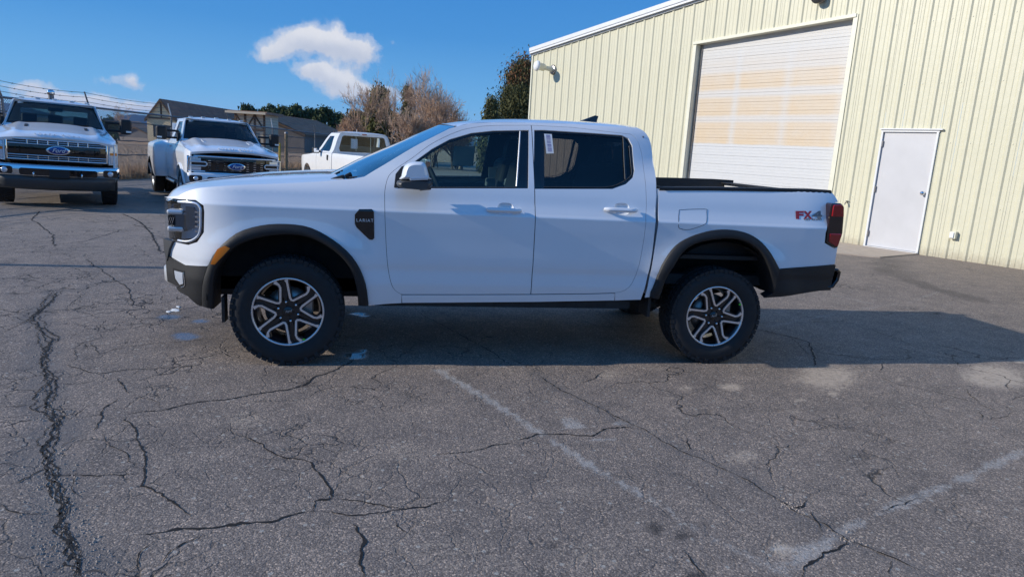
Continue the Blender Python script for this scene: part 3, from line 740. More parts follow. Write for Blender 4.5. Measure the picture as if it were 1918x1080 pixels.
rows = [[(4.37+dx-.035*(abs(y)/.9)**7, y, z) for y in np.linspace(-.925, .925, 27)] for z, dx in ((.63, -.14), (.64, -.04), (.70, .0), (.775, .01), (.80, -.02), (.80, -.14))]
mb.grid(np.array(rows)); rb = mb.build('rear_bumper', MAT['gloss'], pk); rb.modifiers.new('s', 'SOLIDIFY').thickness = .02
# --- side vent with script, door handles, mirror
vz = lambda x, y: (280+x/3.996, 210+y/3.996)
vent = PP([vz(*q) for q in ((1570, 728), (1665, 728), (1680, 745), (1683, 940), (1670, 955), (1645, 953), (1550, 862), (1537, 835), (1537, 765))])
vn = panel('fender_vent', inset(vent, 0), SF, MAT['gloss'], pk, off=.006, flange=.012)
c_ = np.array(SF(*P(*vz(1612, 810))))
text('lettering', 'LARIAT', .030, MAT['whiteletter'], vn, frame((c_[0], c_[1]-.0085, c_[2]), (1, 0, .015), (0, 0, 1)), space=1.25, extrude=.0008)
for (u0, u1, vv, dr) in ((911, 976.5, 391.8, fdo), (1130, 1193, 391.5, rdo)):
    a_ = P(u0, vv); b_ = P(u1, vv)
    for sg, par in zip((1, -1), dr):
        mb = MB(); n_ = 14; rows = []
        xs = np.linspace(a_[0], b_[0], n_)
        for k in range(9):
            q = 2*math.pi*k/8
            rows.append([(x, sg*-(S(x, a_[1])+.034-.022*(abs(2*i/(n_-1)-1))**6+.011*math.cos(q)*(1-.5*abs(2*i/(n_-1)-1)**10)), a_[1]+.018*math.sin(q)*(1-.35*abs(2*i/(n_-1)-1)**10)) for i, x in enumerate(xs)])
        mb.grid(np.array(rows)); mb.build('door_handle', MAT['paint'], par)
        xm, zm_, cp = cups[0 if dr is fdo else 1]; rows = []
        for f in (1.02, .97, .85, .6, .3, .0):
            dd_ = .022*(1-f**3); rows.append([(xm+(q[0]-xm)*f, sg*-(S(xm+(q[0]-xm)*f, zm_+(q[1]-zm_)*f)-dd_-.0005), zm_+(q[1]-zm_)*f) for q in cp+[cp[0]]])
        mb = MB(); mb.grid(np.array(rows)); mb.build('handle_cup', MAT['paint'], par)
# mirror
for sg, par in zip((1, -1), fdo):
    tri = PP([(738, 351), (741, 326), (752, 312), (778, 303), (800, 352)])
    mb = MB(); mb.prism(tri, lambda p: (p[0], sg*-(S(*p)+.004), p[1]), (0, sg*.02, 0)); mb.build('mirror_mount', MAT['blackplastic'], par)
    # housing: profile in x-z at several depths
    prof = near([(752, 330), (757, 312), (768, 304.5), (785, 303), (797, 307), (804, 331), (806, 336), (752, 336)], -1.05)
    prof2 = near([(743, 345), (752, 337.5), (806, 337.5), (806, 353), (790, 355.5), (770, 354), (752, 352)], -1.05)
    def shell_(prof, name, mat, ys=(-.945, -.96, -1.0, -1.06, -1.10, -1.115), sc=(.80, .9, 1, 1.0, .9, .68)):
        A = np.array(smoothpoly(prof, True, 3)); c = A.mean(0); rows = []
        for y, s_ in zip(ys, sc): rows.append([(c[0]+(p[0]-c[0])*s_, sg*y, c[1]+(p[1]-c[1])*s_) for p in A]+[(c[0]+(A[0][0]-c[0])*s_, sg*y, c[1]+(A[0][1]-c[1])*s_)])
        mb = MB(); mb.grid(np.array(rows)); k = len(mb.v)
        mb.add(rows[-1][:-1], [tuple(range(len(A)))]); mb.add(rows[0][:-1], [tuple(range(len(A)))])
        return mb.build(name, mat, par)
    mh = shell_(prof, 'mirror_housing', MAT['paint'])
    mbk = shell_(prof2, 'mirror_base', MAT['greyplastic'], sc=(.7, .9, 1, 1.0, .92, .75))
    ind = near([(767, 332.5), (802, 331.5), (802.5, 337), (768, 338.5)], -1.11)
    mb = MB(); mb.prism(ind, lambda p: (p[0], sg*-1.116, p[1]), (0, sg*.05, 0)); bevel(mb.build('turn_signal', MAT['lamp'], par), .004, 2)
    ar = near([(800, 338), (806, 338), (806, 354), (786, 356)], -1.0)
    mb = MB(); mb.prism(ar, lambda p: (p[0], sg*-1.07, p[1]), (0, sg*.14, 0)); mb.build('mirror_arm', MAT['blackplastic'], par)
# --- decals
def decal(body, u0, u1, vv, h, mat, shear=.0, space=1.0, bold=0.0, name='decal'):
    a_ = P(u0, vv); b_ = P(u1, vv); x0, x1 = a_[0], b_[0]
    o_ = text(name, body, 1.0, mat, bs[0], Matrix.Identity(4), shear=shear, space=space, bold=bold, extrude=.0)
    vs = o_.data.vertices; mnx = min(v.co.x for v in vs); mxx = max(v.co.x for v in vs); mny = min(v.co.y for v in vs); mxy = max(v.co.y for v in vs)
    for v in vs:
        x = x0+(v.co.x-mnx)/(mxx-mnx)*(x1-x0); t = (v.co.y-mny)/(mxy-mny)
        z = a_[1]+(b_[1]-a_[1])*(x-x0)/(x1-x0)+(t-.5)*h; v.co = (x, -(S(x, z)+.003), z)
    return o_
decal('F', 1490, 1505, 402.5, .062, MAT['redletter'], shear=0, bold=.05)
decal('X', 1504, 1521, 402.5, .062, MAT['redletter'], bold=.05)
decal('4', 1520.5, 1539.5, 402.5, .062, MAT['greyletter'], bold=.05)
decal('OFF ROAD', 1506, 1539, 410.8, .016, MAT['greyletter'], bold=.03)
# --- underbody
mb = MB(); mb.box(-.55, 2.9, -.52, -.42, .42, .56); mb.box(-.55, 2.9, .42, .52, .42, .56); mb.box(2.9, 4.2, -.52, -.42, .60, .70); mb.box(2.9, 4.2, .42, .52, .60, .70)
for x in (.55, 1.5, 2.6): mb.box(x, x+.09, -.42, .42, .42, .52)
mb.box(.55, 2.62, -.80, .80, .47, .54); mb.box(2.7, 4.2, -.78, .78, .62, .70); mb.box(-.5, .55, -.5, .5, .62, 1.05)
mb.build('chassis', MAT['under'], pk)
for sg in (1, -1):
    mb = MB(); mb.box(.60, 2.55, min(sg*.80, sg*.885), max(sg*.80, sg*.885), .435, .50); mb.build('sill_underside', MAT['under'], pk)
mb = MB(); mb.box(1.2, 2.1, -.42, .05, .36, .47); bevel(mb.build('fuel_tank', MAT['under'], pk), .03, 3)
mb = MB(); mb.tube([(.9, .3, .40), (2.2, .32, .40), (2.6, .4, .45), (3.2, .5, .60), (3.8, .55, .60), (4.2, .6, .62)], .035, 8); mb.tube([(2.0, .32, .40), (2.7, .36, .42)], .09, 10); mb.build('exhaust', MAT['steel'], pk)
mb = MB(); mb.tube([(3.27, -.66, .39), (3.27, .66, .39)], .045, 10); mb.lathe([(.0, -.14), (.10, -.11), (.14, 0), (.10, .11), (0, .14)], (3.27, .1, .39), (0, 1, 0), 16); mb.build('rear_axle', MAT['under'], pk)
mb = MB(); mb.tube([(0, -.64, .39), (0, .64, .39)], .03, 8); mb.box(-.25, .2, -.3, .3, .30, .45); mb.build('front_axle', MAT['under'], pk)
rj = random.Random(3); mb = MB()
for i in range(26):
    x = .55+rj.random()*1.0; mb.tube([(x, -.55-rj.random()*.2, .44), (x+rj.uniform(-.03, .03), -.6, .40-rj.random()*.03), (x+rj.uniform(-.05, .05), -.62, .385+rj.random()*.03)], .006, 4)
mb.tube([(.55, -.62, .41), (1.5, -.60, .405)], .012, 5); mb.build('brake_line', MAT['under'], pk)
for sg in (1, -1):
    mb = MB(); mb.obox((-.425, sg*-.87, .40), (.010, 0, 0), (0, .05, 0), (0, 0, .09)); mb.build('mud_guard', MAT['blackplastic'], pk)
    mb = MB(); mb.obox((2.70, sg*-.83, .46), (.012, 0, 0), (0, .09, 0), (0, 0, .08)); mb.build('mud_guard', MAT['blackplastic'], pk)
# --- interior
mb = MB(); mb.grid(np.array([[(.42, y, 1.26) for y in np.linspace(-.74, .74, 9)], [(.62, y, 1.285) for y in np.linspace(-.76, .76, 9)], [(.92, y, 1.27) for y in np.linspace(-.78, .78, 9)], [(1.0, y, 1.16) for y in np.linspace(-.78, .78, 9)], [(.98, y, .8) for y in np.linspace(-.78, .78, 9)]])); mb.build('dashboard', MAT['interior'], pk)
def seat(x, y, w, nm='seat', hr=True):
    mb = MB(); mb.box(x-.05, x+.50, y-w, y+w, .78, .95)
    mb.obox((x+.56, y, 1.20), (.07, 0, .015), (0, w, 0), (.07, 0, .33)); o_ = mb.build(nm, MAT['interior'], pk); bevel(o_, .05, 4)
    hs = [y] if w < .4 else [y-w*.55, y+w*.55]
    for h in hs:
        mb = MB(); mb.obox((x+.66, h, 1.60), (.05, 0, .01), (0, .13, 0), (.015, 0, .095)); bevel(mb.build('headrest', MAT['interior'], o_), .04, 4)
        mb = MB(); mb.tube([(x+.64, h-.05, 1.48), (x+.65, h-.05, 1.55)], .008, 6); mb.tube([(x+.64, h+.05, 1.48), (x+.65, h+.05, 1.55)], .008, 6); mb.build('headrest_post', MAT['steel'], o_)
seat(1.12, -.40, .26); seat(1.12, .40, .26); seat(1.93, 0, .62, 'rear_seat')
mb = MB(); mb.lathe([(.17, -.015), (.185, 0), (.17, .015), (.155, 0), (.17, -.015)], (0, 0, 0), (0, 0, 1), 30); mb.tube([(-.16, 0, 0), (.16, 0, 0)], .02, 6); mb.lathe([(0, .02), (.06, .015), (.07, -.02)], (0, 0, 0), (0, 0, 1), 16)
sw = mb.build('steering_wheel', MAT['interior'], pk); sw.data.transform(Matrix.Translation((1.07, -.40, 1.27)) @ Matrix.Rotation(R(65), 4, 'Y'))
mb = MB(); mb.obox((.62, 0, 1.62), (.0, .12, 0), (.01, 0, .03), (.012, 0, 0)); mb.build('rear_view_mirror', MAT['interior'], pk).data.transform(Matrix.Translation((.30, 0, 0)))
mb = MB(); mb.box(.9, 1.9, -.12, .12, .7, 1.02); mb.build('centre_console', MAT['interior'], pk)
for L_, nm in ((near([(849, 274), (888, 274), (886, 311), (847, 311)], .76), 'window_sticker'),):
    mb = MB(); mb.prism(L_, lambda p: (p[0], .772-.35*max(0, p[1]-1.36), p[1]), (0, .003, 0)); mb.build(nm, MAT['thin'], pk)
L_ = near([(915, 313), (953, 313), (953, 333), (915, 333)], .35)
mb = MB(); mb.prism(L_, lambda p: (p[0], .35, p[1]), (0, .004, 0)); mb.build('loose_paper', MAT['thin'], pk)
L_ = near([(912, 334), (928, 334), (928, 349), (910, 349)], .1)
mb = MB(); mb.prism(L_, lambda p: (p[0], .1, p[1]), (0, .08, 0)); bevel(mb.build('seat_cover', MAT['interior_light'], pk), .01, 2)
mb = MB(); L_ = near([(946, 349), (950, 338), (958, 331), (966, 336), (968, 349)], -.2); mb.prism(L_, lambda p: (p[0], -.2, p[1]), (0, .15, 0)); bevel(mb.build('plastic_wrap', MAT['interior_light'], pk), .02, 2)
# barcode label on the rear door glass
lab = PP([(1019.5, 249.5), (1034, 250.3), (1037.8, 286.5), (1024, 286.8)])
lb = panel('barcode_label', lab, SF, MAT['paper'], rdo[0], off=-.008, flange=0, step=.05)
A = [np.array(SF(*q)) for q in lab]
mb = MB(); rj = random.Random(5); t = .08
while t < .90:
    w = rj.choice((.012, .02, .03)); p0 = A[0]+(A[3]-A[0])*t; p1 = p0+(A[3]-A[0])*w; e = (A[1]-A[0])
    a, b, c, d = p0+e*.18, p0+e*.72, p1+e*.72, p1+e*.18; mb.add([q+np.array((0, -.0105+.008-.002, 0))*1 for q in (a, b, c, d)], [(0, 1, 2, 3)]); t += w+rj.choice((.012, .02, .028))
for q in mb.v: pass
mb.build('bars', MAT['bluetext'], rdo[0], fix=False)

# --- wheels
def tyre_mesh(R0=.388, W=.255, rim=.247):
    mb = MB(); w = W/2
    prof = [(rim-.004, -w*.80), (rim+.012, -w*.92), (rim+.045, -w*1.0), (rim+.085, -w*1.0), (R0-.030, -w*.93), (R0-.010, -w*.82), (R0-.008, -w*.5), (R0-.008, 0), (R0-.008, w*.5), (R0-.010, w*.82), (R0-.030, w*.93), (rim+.085, w), (rim+.045, w), (rim+.012, w*.92), (rim-.004, w*.80)]
    mb.lathe(prof, (0, 0, 0), (0, 1, 0), 72)
    n = 56
    for i in range(n):
        a = 2*math.pi*i/n
        def blk(y0, y1, da, r0=R0-.016, r1=R0, ln=.40, sk=0.0):
            h = math.pi/n*ln*2
            vs = []
            for (rr, s_) in ((r0, 1.08), (r1, .96)):
                for (yy, aa) in ((y0, -h+sk), (y1, -h-sk), (y1, h-sk), (y0, h+sk)):
                    q = a+da+aa*s_; vs.append((rr*math.cos(q), yy, rr*math.sin(q)))
            mb.add(vs, [(4, 5, 6, 7), (0, 1, 5, 4), (1, 2, 6, 5), (2, 3, 7, 6), (3, 0, 4, 7)])
        off = math.pi/n
        blk(-w*.95, -w*.60, 0, ln=.43, r0=R0-.024, r1=R0-.003); blk(w*.60, w*.95, 0, ln=.43, r0=R0-.024, r1=R0-.003)
        blk(-w*.52, -w*.10, off, sk=.02); blk(w*.10, w*.52, 0, sk=-.02)
        # sidewall lugs
        if i % 2:
            for sg in (1, -1):
                h = math.pi/n*.7; vs = []
                for rr, yy in ((R0-.050, .93), (R0-.024, .955)):
                    for dy, aa in ((0, -h), (0, h), (.025, h), (.025, -h)):
                        vs.append((rr*math.cos(a+aa), sg*w*(yy+dy), rr*math.sin(a+aa)))
                mb.add(vs, [(0, 1, 5, 4), (1, 2, 6, 5), (2, 3, 7, 6), (3, 0, 4, 7), (4, 5, 6, 7)])
    for i in range(40):   # raised ring of sidewall lettering ticks
        a = 2*math.pi*i/40
        if (i//5) % 2: continue
        h = .028; y = -w*1.012; vs = [(rr*math.cos(a+q), y, rr*math.sin(a+q)) for rr in (rim+.058, rim+.078) for q in (-h, h)]
        mb.add(vs, [(0, 1, 3, 2)])
    me = mb.mesh('tyre'); me.materials.append(MAT['rubber']); return me
TY = tyre_mesh()
def ranger_wheel(cx_, side, rot, steer=0.0, detail=True):
    """outer face at -y locally"""
    fo = -.085   # rim face offset from tyre centre
    tyre = link('wheel', TY, None, pk)
    tyre.location = (cx_, side*-.815, .388); tyre.rotation_euler = (0, 0, steer+(math.pi if side < 0 else 0))
    mb = MB(); mb.lathe([(.247, -.105), (.249, -.098), (.236, -.090), (.222, -.06), (.205, .0), (.205, .09), (.245, .105)], (0, 0, 0), (0, 1, 0), 64); rm = mb.build('rim', MAT['alloyblack'], tyre, fix=False)
    mb = MB(); mb.lathe([(.249, -.099), (.2475, -.106), (.239, -.108), (.234, -.104), (.232, -.092)], (0, 0, 0), (0, 1, 0), 72); mb.build('rim_lip', MAT['machined'], tyre, fix=False)
    mb = MB(); mb.lathe([(.0, -.062), (.055, -.062), (.085, -.055), (.095, -.03), (.10, .03)], (0, 0, 0), (0, 1, 0), 36); hub = mb.build('hub', MAT['alloyblack'], tyre, fix=False)
    Rr = .235
    for k in range(6):
        ph = R(132+60*k)+rot
        pol = lambda r, dg: np.array((Rr*r*math.cos(ph+R(dg)), 0, Rr*r*math.sin(ph+R(dg))))
        pts = [pol(.985, 21), pol(.90, 19.5), pol(.43, 10.5), pol(.365, 3), pol(.37, -5), pol(.43, -11), pol(.76, -25.5), pol(.86, -24.5), pol(.985, -19)]
        A = [p[[0, 2]] for p in pts]
        def band(w, y0, y1, mat, nm, A=A, ew=1.8):
            L = []; Rt = []
            for i, p in enumerate(A):
                a = A[max(i-1, 0)]; b = A[min(i+1, len(A)-1)]; t = (b-a)/np.linalg.norm(b-a); n = np.array((-t[1], t[0]))
                ww = w*(ew if i in (0, len(A)-1) else 1.0)
                L.append(p+n*ww/2); Rt.append(p-n*ww/2)
            mb = MB(); vs = []
            dish = lambda q: .020*(1-min(1, np.linalg.norm(q)/Rr))**1.2
            for q in L: vs += [(q[0], y0+dish(q), q[1]), (q[0], y1+dish(q), q[1])]
            k0 = len(vs)
            for q in Rt: vs += [(q[0], y0+dish(q), q[1]), (q[0], y1+dish(q), q[1])]
            fs = []
            for i in range(len(A)-1):
                a, b = 2*i, 2*i+2
                fs += [(a, b, k0+b, k0+a), (a, a+1, b+1, b), (k0+a, k0+b, k0+b+1, k0+a+1), (a+1, k0+a+1, k0+b+1, b+1)]
            mb.add(vs, fs); return mb.build(nm, mat, tyre)
        band(.030, -.094, -.055, MAT['alloyblack'], 'spoke')
        band(.0140, -.1015, -.093, MAT['machined'], 'spoke_face')
        wd = [pol(.30, -38), pol(.62, -37.5), pol(.97, -38.5), pol(.97, -21), pol(.62, -24), pol(.30, -22)]
        mb = MB(); mb.prism(wd, lambda p: (p[0], -.078, p[2]), (0, .03, 0)); mb.build('spoke_web', MAT['alloyblack'], tyre)
        # dark rib from hub to apex
        p = pol(.36, -1); mb = MB(); mb.obox((p[0]*.75, -.062, p[2]*.75), (p[0]*.4, 0, p[2]*.4), (0, .012, 0), (-p[2]*.30, 0, p[0]*.30)); mb.build('spoke_root', MAT['alloyblack'], tyre)
        a = ph-R(30); mb = MB(); mb.lathe([(0, -.092), (.006, -.091), (.0095, -.084), (.0105, -.06)], (.070*math.cos(a), 0, .070*math.sin(a)), (0, 1, 0), 10); mb.build('lug_nut', MAT['chrome'], tyre, fix=False)
    mb = MB(); mb.lathe([(0, -.082), (.030, -.082), (.036, -.074), (.038, -.05)], (0, 0, 0), (0, 1, 0), 28); cc = mb.build('centre_cap', MAT['alloyblack'], tyre, fix=False)
    if detail:
        text('cap_lettering', 'Ford', .022, MAT['satin'], tyre, Matrix.Rotation(rot*.0, 4, 'Y') @ frame((0, -.0835, 0), (1, 0, .25), (-.25, 0, 1)), shear=.4, extrude=.0005)
        a = R(-62) if rot == 0 else R(27); mb = MB(); mb.obox((.226*math.cos(a), -.107, .226*math.sin(a)), (.008, 0, 0), (0, .002, 0), (0, 0, .006)); mb.build('paint_dot', MAT['green'], tyre)
    mb = MB(); mb.lathe([(.05, -.01), (.165, -.01), (.165, .012), (.05, .012)], (0, 0, 0), (0, 1, 0), 36); mb.build('brake_disc', MAT['steel'], tyre, fix=False)
    mb = MB(); mb.obox((.13, .0, .03), (.035, 0, 0), (0, .04, 0), (0, 0, .09)); bevel(mb.build('brake_caliper', MAT['steel'], tyre), .01, 2)
    return tyre
ranger_wheel(FW[0], 1, 0.0, R(2.5)); ranger_wheel(RW[0], 1, R(14))
ranger_wheel(FW[0], -1, .3, R(2.5), False); ranger_wheel(RW[0], -1, .9, 0, False)
# ---------------------------------------------------------------- ground: one sheet to the horizon, finer near the camera
gx = np.r_[-9000, -3000, -1000, -400, -150, -60, -30, np.arange(-16, -6, .5), np.arange(-6, 9.0, .045), np.arange(9.0, 20, .5), 30, 60, 150, 400, 1000, 3000, 9000]
gy = np.r_[-3000, -400, -60, -20, -10, -6, np.arange(-4.2, 3.2, .045), np.arange(3.2, 14, .20), np.arange(14, 40, 1.0), 50, 70, 100, 150, 400, 1000, 3000, 9000]
nx, ny = len(gx), len(gy); X, Yg = np.meshgrid(gx, gy, indexing='ij')
def vnoise(X, Y, s, seed):
    r = np.random.RandomState(seed); T = r.rand(256, 256); x = X/s; y = Y/s; i = np.floor(x).astype(int); j = np.floor(y).astype(int); fx = x-i; fy = y-j
    fx = fx*fx*(3-2*fx); fy = fy*fy*(3-2*fy); g = lambda a, b: T[a % 256, b % 256]
    return (g(i, j)*(1-fx)+g(i+1, j)*fx)*(1-fy)+(g(i, j+1)*(1-fx)+g(i+1, j+1)*fx)*fy
def fbm(X, Y, s, seed, o=5): return sum(vnoise(X, Y, s/2**k, seed+k)*.5**k for k in range(o))/sum(.5**k for k in range(o))
n1 = fbm(X, Yg, .5, 11); n2 = fbm(X, Yg, .12, 31, 3); n3_ = fbm(X, Yg, 2.2, 51)
def gp(u, v): q = G(u, v); return q[:2]
r2 = lambda a, b: (a/1.998, 560+b/1.998)
r3 = lambda a, b: (960+a/2.002, 560+b/2.002)
r4 = lambda a, b: (1560+a/3.857, 360+b/3.857)
def blob(cu, cv, ru, rv, soft=.45, nz=.9):
    c = gp(cu, cv); a = gp(cu+ru, cv)-gp(cu-ru, cv); b = gp(cu, cv+rv)-gp(cu, cv-rv); Mx = np.array([[a[0]/2, b[0]/2], [a[1]/2, b[1]/2]]); Mi = np.linalg.inv(Mx)
    dx = X-c[0]; dy = Yg-c[1]; p = Mi[0, 0]*dx+Mi[0, 1]*dy; q = Mi[1, 0]*dx+Mi[1, 1]*dy
    d = np.sqrt(p*p+q*q)+(n1-.5)*nz+(n2-.5)*.5
    return np.clip((1.0+soft*.5-d)/soft, 0, 1)
def polyline_dist(pts):
    d = np.full(X.shape, 1e9); tt = np.zeros(X.shape); L = 0
    for a, b in zip(pts[:-1], pts[1:]):
        ab = b-a; l = np.linalg.norm(ab); t = np.clip(((X-a[0])*ab[0]+(Yg-a[1])*ab[1])/l**2, 0, 1)
        e = np.hypot(X-a[0]-t*ab[0], Yg-a[1]-t*ab[1]); d = np.minimum(d, e)
    return d
def line(px, w, soft=.5, nz=.5, wobble=0.0):
    d = polyline_dist([gp(*q) for q in px])/(w/2)+(n2-.5)*nz*1.6+(n1-.5)*nz
    return np.clip((1+soft*.5-d)/soft, 0, 1)
tan = np.zeros(X.shape); paint = np.zeros(X.shape); dark = np.zeros(X.shape); wet = np.zeros(X.shape); seal = np.zeros(X.shape)
for a in [(r3(1185, 285), 70, 22, .75), (r3(1215, 265), 45, 14, .6), (r3(1800, 290), 56, 21, .85), (r3(815, 330), 22, 7, .85), (r3(650, 333), 14, 6, .6), (r3(360, 285), 32, 10, .5), (r3(1075, 378), 12, 4, .6), (r3(1055, 422), 16, 5, .55),
          (r3(1207, 355), 12, 4, .7), (r3(1455, 300), 14, 4, .6), (r3(1000, 405), 12, 3, .5), (r3(870, 590), 36, 16, .5), (r3(1010, 940), 22, 14, .8), (r3(300, 960), 110, 36, .38), (r3(250, 720), 60, 16, .32), (r3(60, 1000), 70, 30, .3),
          (r2(920, 450), 45, 24, .42), (r2(1500, 560), 70, 28, .34), (r2(1350, 680), 50, 30, .3), (r2(1000, 930), 120, 60, .22), (r2(1650, 950), 140, 60, .3), (r2(140, 290), 40, 20, .3), (r2(200, 700), 24, 60, .5),
          (r3(1910, 232), 14, 4, .8), (r3(590, 370), 10, 4, .5), ((650, 640), 40, 10, .2), ((60, 430), 120, 22, .22), ((200, 470), 90, 25, .2)]:
    (u, v), ru, rv, st = a; tan = np.maximum(tan, blob(u, v, ru, rv, soft=1.1)*st)
# worn paint lines
for px, w, st in (([r2(1640, 265), r2(1760, 335), r2(1918, 432), r3(130, 520), r3(320, 640), r3(500, 742)], .060, .85), ([r3(500, 742), r3(640, 830), r3(760, 905), r3(900, 972), r3(1010, 1015)], .062, .6),
                  ([r3(1060, 975), r3(1240, 872), r3(1400, 792), r3(1650, 690), r3(1918, 568)], .075, .75), ([r3(1010, 1015), r3(1100, 940), r3(1240, 872)], .09, .45), ([r3(905, 112), r3(1100, 75), r3(1330, 35), r3(1500, 8), (1760, 545)], .075, .45), ([r3(1300, 8), r3(1400, 28), (1500, 560)], .08, .35),
                  ([r2(1615, 268), r2(1720, 258), r2(1890, 252)], .07, .5), ([(985, 668), (1060, 655), (1130, 652)], .08, .3), ([r4(0, 742), r4(180, 780), r4(380, 828)], .08, .5), ([r4(0, 895), r4(130, 855), r4(260, 832)], .08, .35)):
    paint = np.maximum(paint, line(px, w, soft=.9, nz=1.2)*st)
for (u, v), ru, rv, st in ((r3(215, 455), 22, 5, .7), (r3(240, 475), 28, 4, .85), (r3(340, 525), 32, 4.5, .75), (r3(300, 505), 20, 3, .5), (r3(412, 465), 15, 5, .9), (r3(290, 412), 9, 4, .5), (r3(1000, 935), 16, 10, .7), (r3(950, 985), 30, 10, .45), ((955, 662), 20, 5, .4), ((1735, 575), 14, 3, .3)):
    paint = np.maximum(paint, blob(u, v, ru, rv, soft=.5, nz=1.2)*st)
for (u, v), ru, rv, st in ((r3(535, 858), 17, 9, 1), (r3(640, 884), 13, 6, .9), (r3(690, 1038), 26, 6, 1), (r2(1150, 318), 14, 8, .7), (r2(1060, 285), 45, 10, .25), (r2(830, 120), 110, 34, .32), (r2(700, 60), 80, 20, .3), ((860, 610), 60, 8, .3)):
    dark = np.maximum(dark, blob(u, v, ru, rv, soft=.5, nz=1.3)*st)
dark = np.maximum(dark, line([r4(330, 480), r4(420, 520), r4(460, 590), r4(600, 650), r4(750, 700), r4(900, 740), r4(1020, 775)], .30, .9, 1.2)*.45)
dark = np.maximum(dark, blob(*r4(390, 530), 20, 14, .8)*.7)
# sealed bands: long diagonal on the right, broad one on the left
seal = np.maximum(seal, line([r3(90, 280), r3(180, 340), r3(330, 410), r3(470, 480), r3(620, 560), r3(740, 610), r3(870, 670), r3(1000, 752), r3(1080, 802), r3(1180, 855), r3(1260, 905), r3(1380, 950), r3(1480, 992), r3(1590, 1040)], .10, .6, .7)*.55)
Lc = [r2(215, -30), r2(190, 5), r2(130, 70), r2(185, 150), r2(150, 230), r2(190, 320), r2(165, 400), r2(210, 440), r2(190, 520), r2(150, 570), r2(180, 640), r2(210, 700), r2(230, 770), r2(215, 850), r2(250, 920), r2(290, 970), r2(285, 1050)]
seal = np.maximum(seal, line(Lc, .20, .9, 1.0)*.72)
seal = np.maximum(seal, line([(140, 545), (190, 527), (250, 520), (300, 512)], .14, .9, .8)*.4)
for (u, v), ru, rv, st in ((r2(750, 82), 16, 4, 1), (r2(695, 138), 24, 7, 1), (r2(640, 66), 26, 5, .8), (r2(1325, 212), 22, 6, 1), (r2(1360, 193), 10, 2.5, 1), (r2(1345, 55), 16, 3, 1), (r2(1362, 63), 9, 2.4, 1)):
    wet = np.maximum(wet, blob(u, v, ru, rv, soft=.35, nz=1.0)*st)
conc = np.zeros(X.shape)
# low relief of the lot, flat enough for wheels and walls to stand on
Z = (n3_-.5)*.008+(n1-.5)*.004; Z[(np.abs(X) > 15) | (Yg > 30)] = 0
Z -= .006*seal; Z -= np.maximum(0, Z-0.0)*.5
gc = np.stack([tan, paint, np.maximum(dark, 0), seal], -1).reshape(-1, 4)
me = bpy.data.meshes.new('ground'); V = np.stack([X, Yg, Z], -1).reshape(-1, 3)
idx = np.arange(nx*ny).reshape(nx, ny); Fq = np.stack([idx[:-1, :-1], idx[1:, :-1], idx[1:, 1:], idx[:-1, 1:]], -1).reshape(-1, 4)
me.vertices.add(len(V)); me.vertices.foreach_set('co', V.astype(np.float32).ravel()); me.loops.add(Fq.size); me.loops.foreach_set('vertex_index', Fq.ravel().astype(np.int32))
me.polygons.add(len(Fq)); me.polygons.foreach_set('loop_start', np.arange(0, Fq.size, 4, dtype=np.int32)); me.polygons.foreach_set('use_smooth', np.ones(len(Fq), bool)); me.update(calc_edges=True)
ca = me.color_attributes.new('stain', 'FLOAT_COLOR', 'POINT'); ca.data.foreach_set('color', gc.astype(np.float32).ravel())
cb_ = me.color_attributes.new('wet', 'FLOAT_COLOR', 'POINT'); cb_.data.foreach_set('color', np.stack([wet, wet, wet, wet], -1).astype(np.float32).ravel())
# asphalt
m, t, b = newmat('asphalt'); co = t.nodes.new('ShaderNodeTexCoord').outputs['Object']
def attr(nm):
    a = t.nodes.new('ShaderNodeAttribute'); a.attribute_name = nm; s = t.nodes.new('ShaderNodeSeparateColor'); t.links.new(a.outputs['Color'], s.inputs[0]); return s.outputs, a.outputs['Alpha']
(sR, sG_, sB), sA = attr('stain'); (wR, _, _), _ = attr('wet')
big = noise(t, co, .55, 8, .62); mid = noise(t, co, 3.5, 8, .65); fine = noise(t, co, 38, 8, .7)
base = ramp(t, big, [(.30, (.21, .180, .160)), (.5, (.275, .233, .203)), (.70, (.345, .285, .24))])
base = mix(t, .55, base, ramp(t, mid, [(.3, (.165, .145, .134)), (.7, (.375, .31, .26))]))
vor = t.nodes.new('ShaderNodeTexVoronoi'); vor.inputs['Scale'].default_value = 135; t.links.new(co, vor.inputs['Vector'])
sc_ = t.nodes.new('ShaderNodeSeparateColor'); t.links.new(vor.outputs['Color'], sc_.inputs[0])
stone = ramp(t, sc_.outputs[0], [(.0, (.58, .57, .57)), (.45, (.86, .84, .83)), (.78, (1.12, 1.09, 1.04)), (.93, (1.7, 1.58, 1.45)), (1.0, (2.4, 2.2, 1.95))])
base = mix(t, .85, base, stone, 'MULTIPLY')
gap = ramp(t, vor.outputs['Distance'], [(.35, 1.0), (.75, .45)]); base = mix(t, .7, base, gap, 'MULTIPLY')
vor2 = t.nodes.new('ShaderNodeTexVoronoi'); vor2.inputs['Scale'].default_value = 34; t.links.new(co, vor2.inputs['Vector'])
s2 = t.nodes.new('ShaderNodeSeparateColor'); t.links.new(vor2.outputs['Color'], s2.inputs[0])
base = mix(t, M(t, 'MULTIPLY', ramp(t, s2.outputs[1], [(.93, 0.), (.95, 1.)]), ramp(t, vor2.outputs['Distance'], [(.25, .8), (.40, 0.)])), base, (.42, .39, .34))
brk = ramp(t, noise(t, co, 60, 5, .7), [(.38, .15), (.60, 1.0)])
gr_ = noise(t, co, 26, 9, .78)
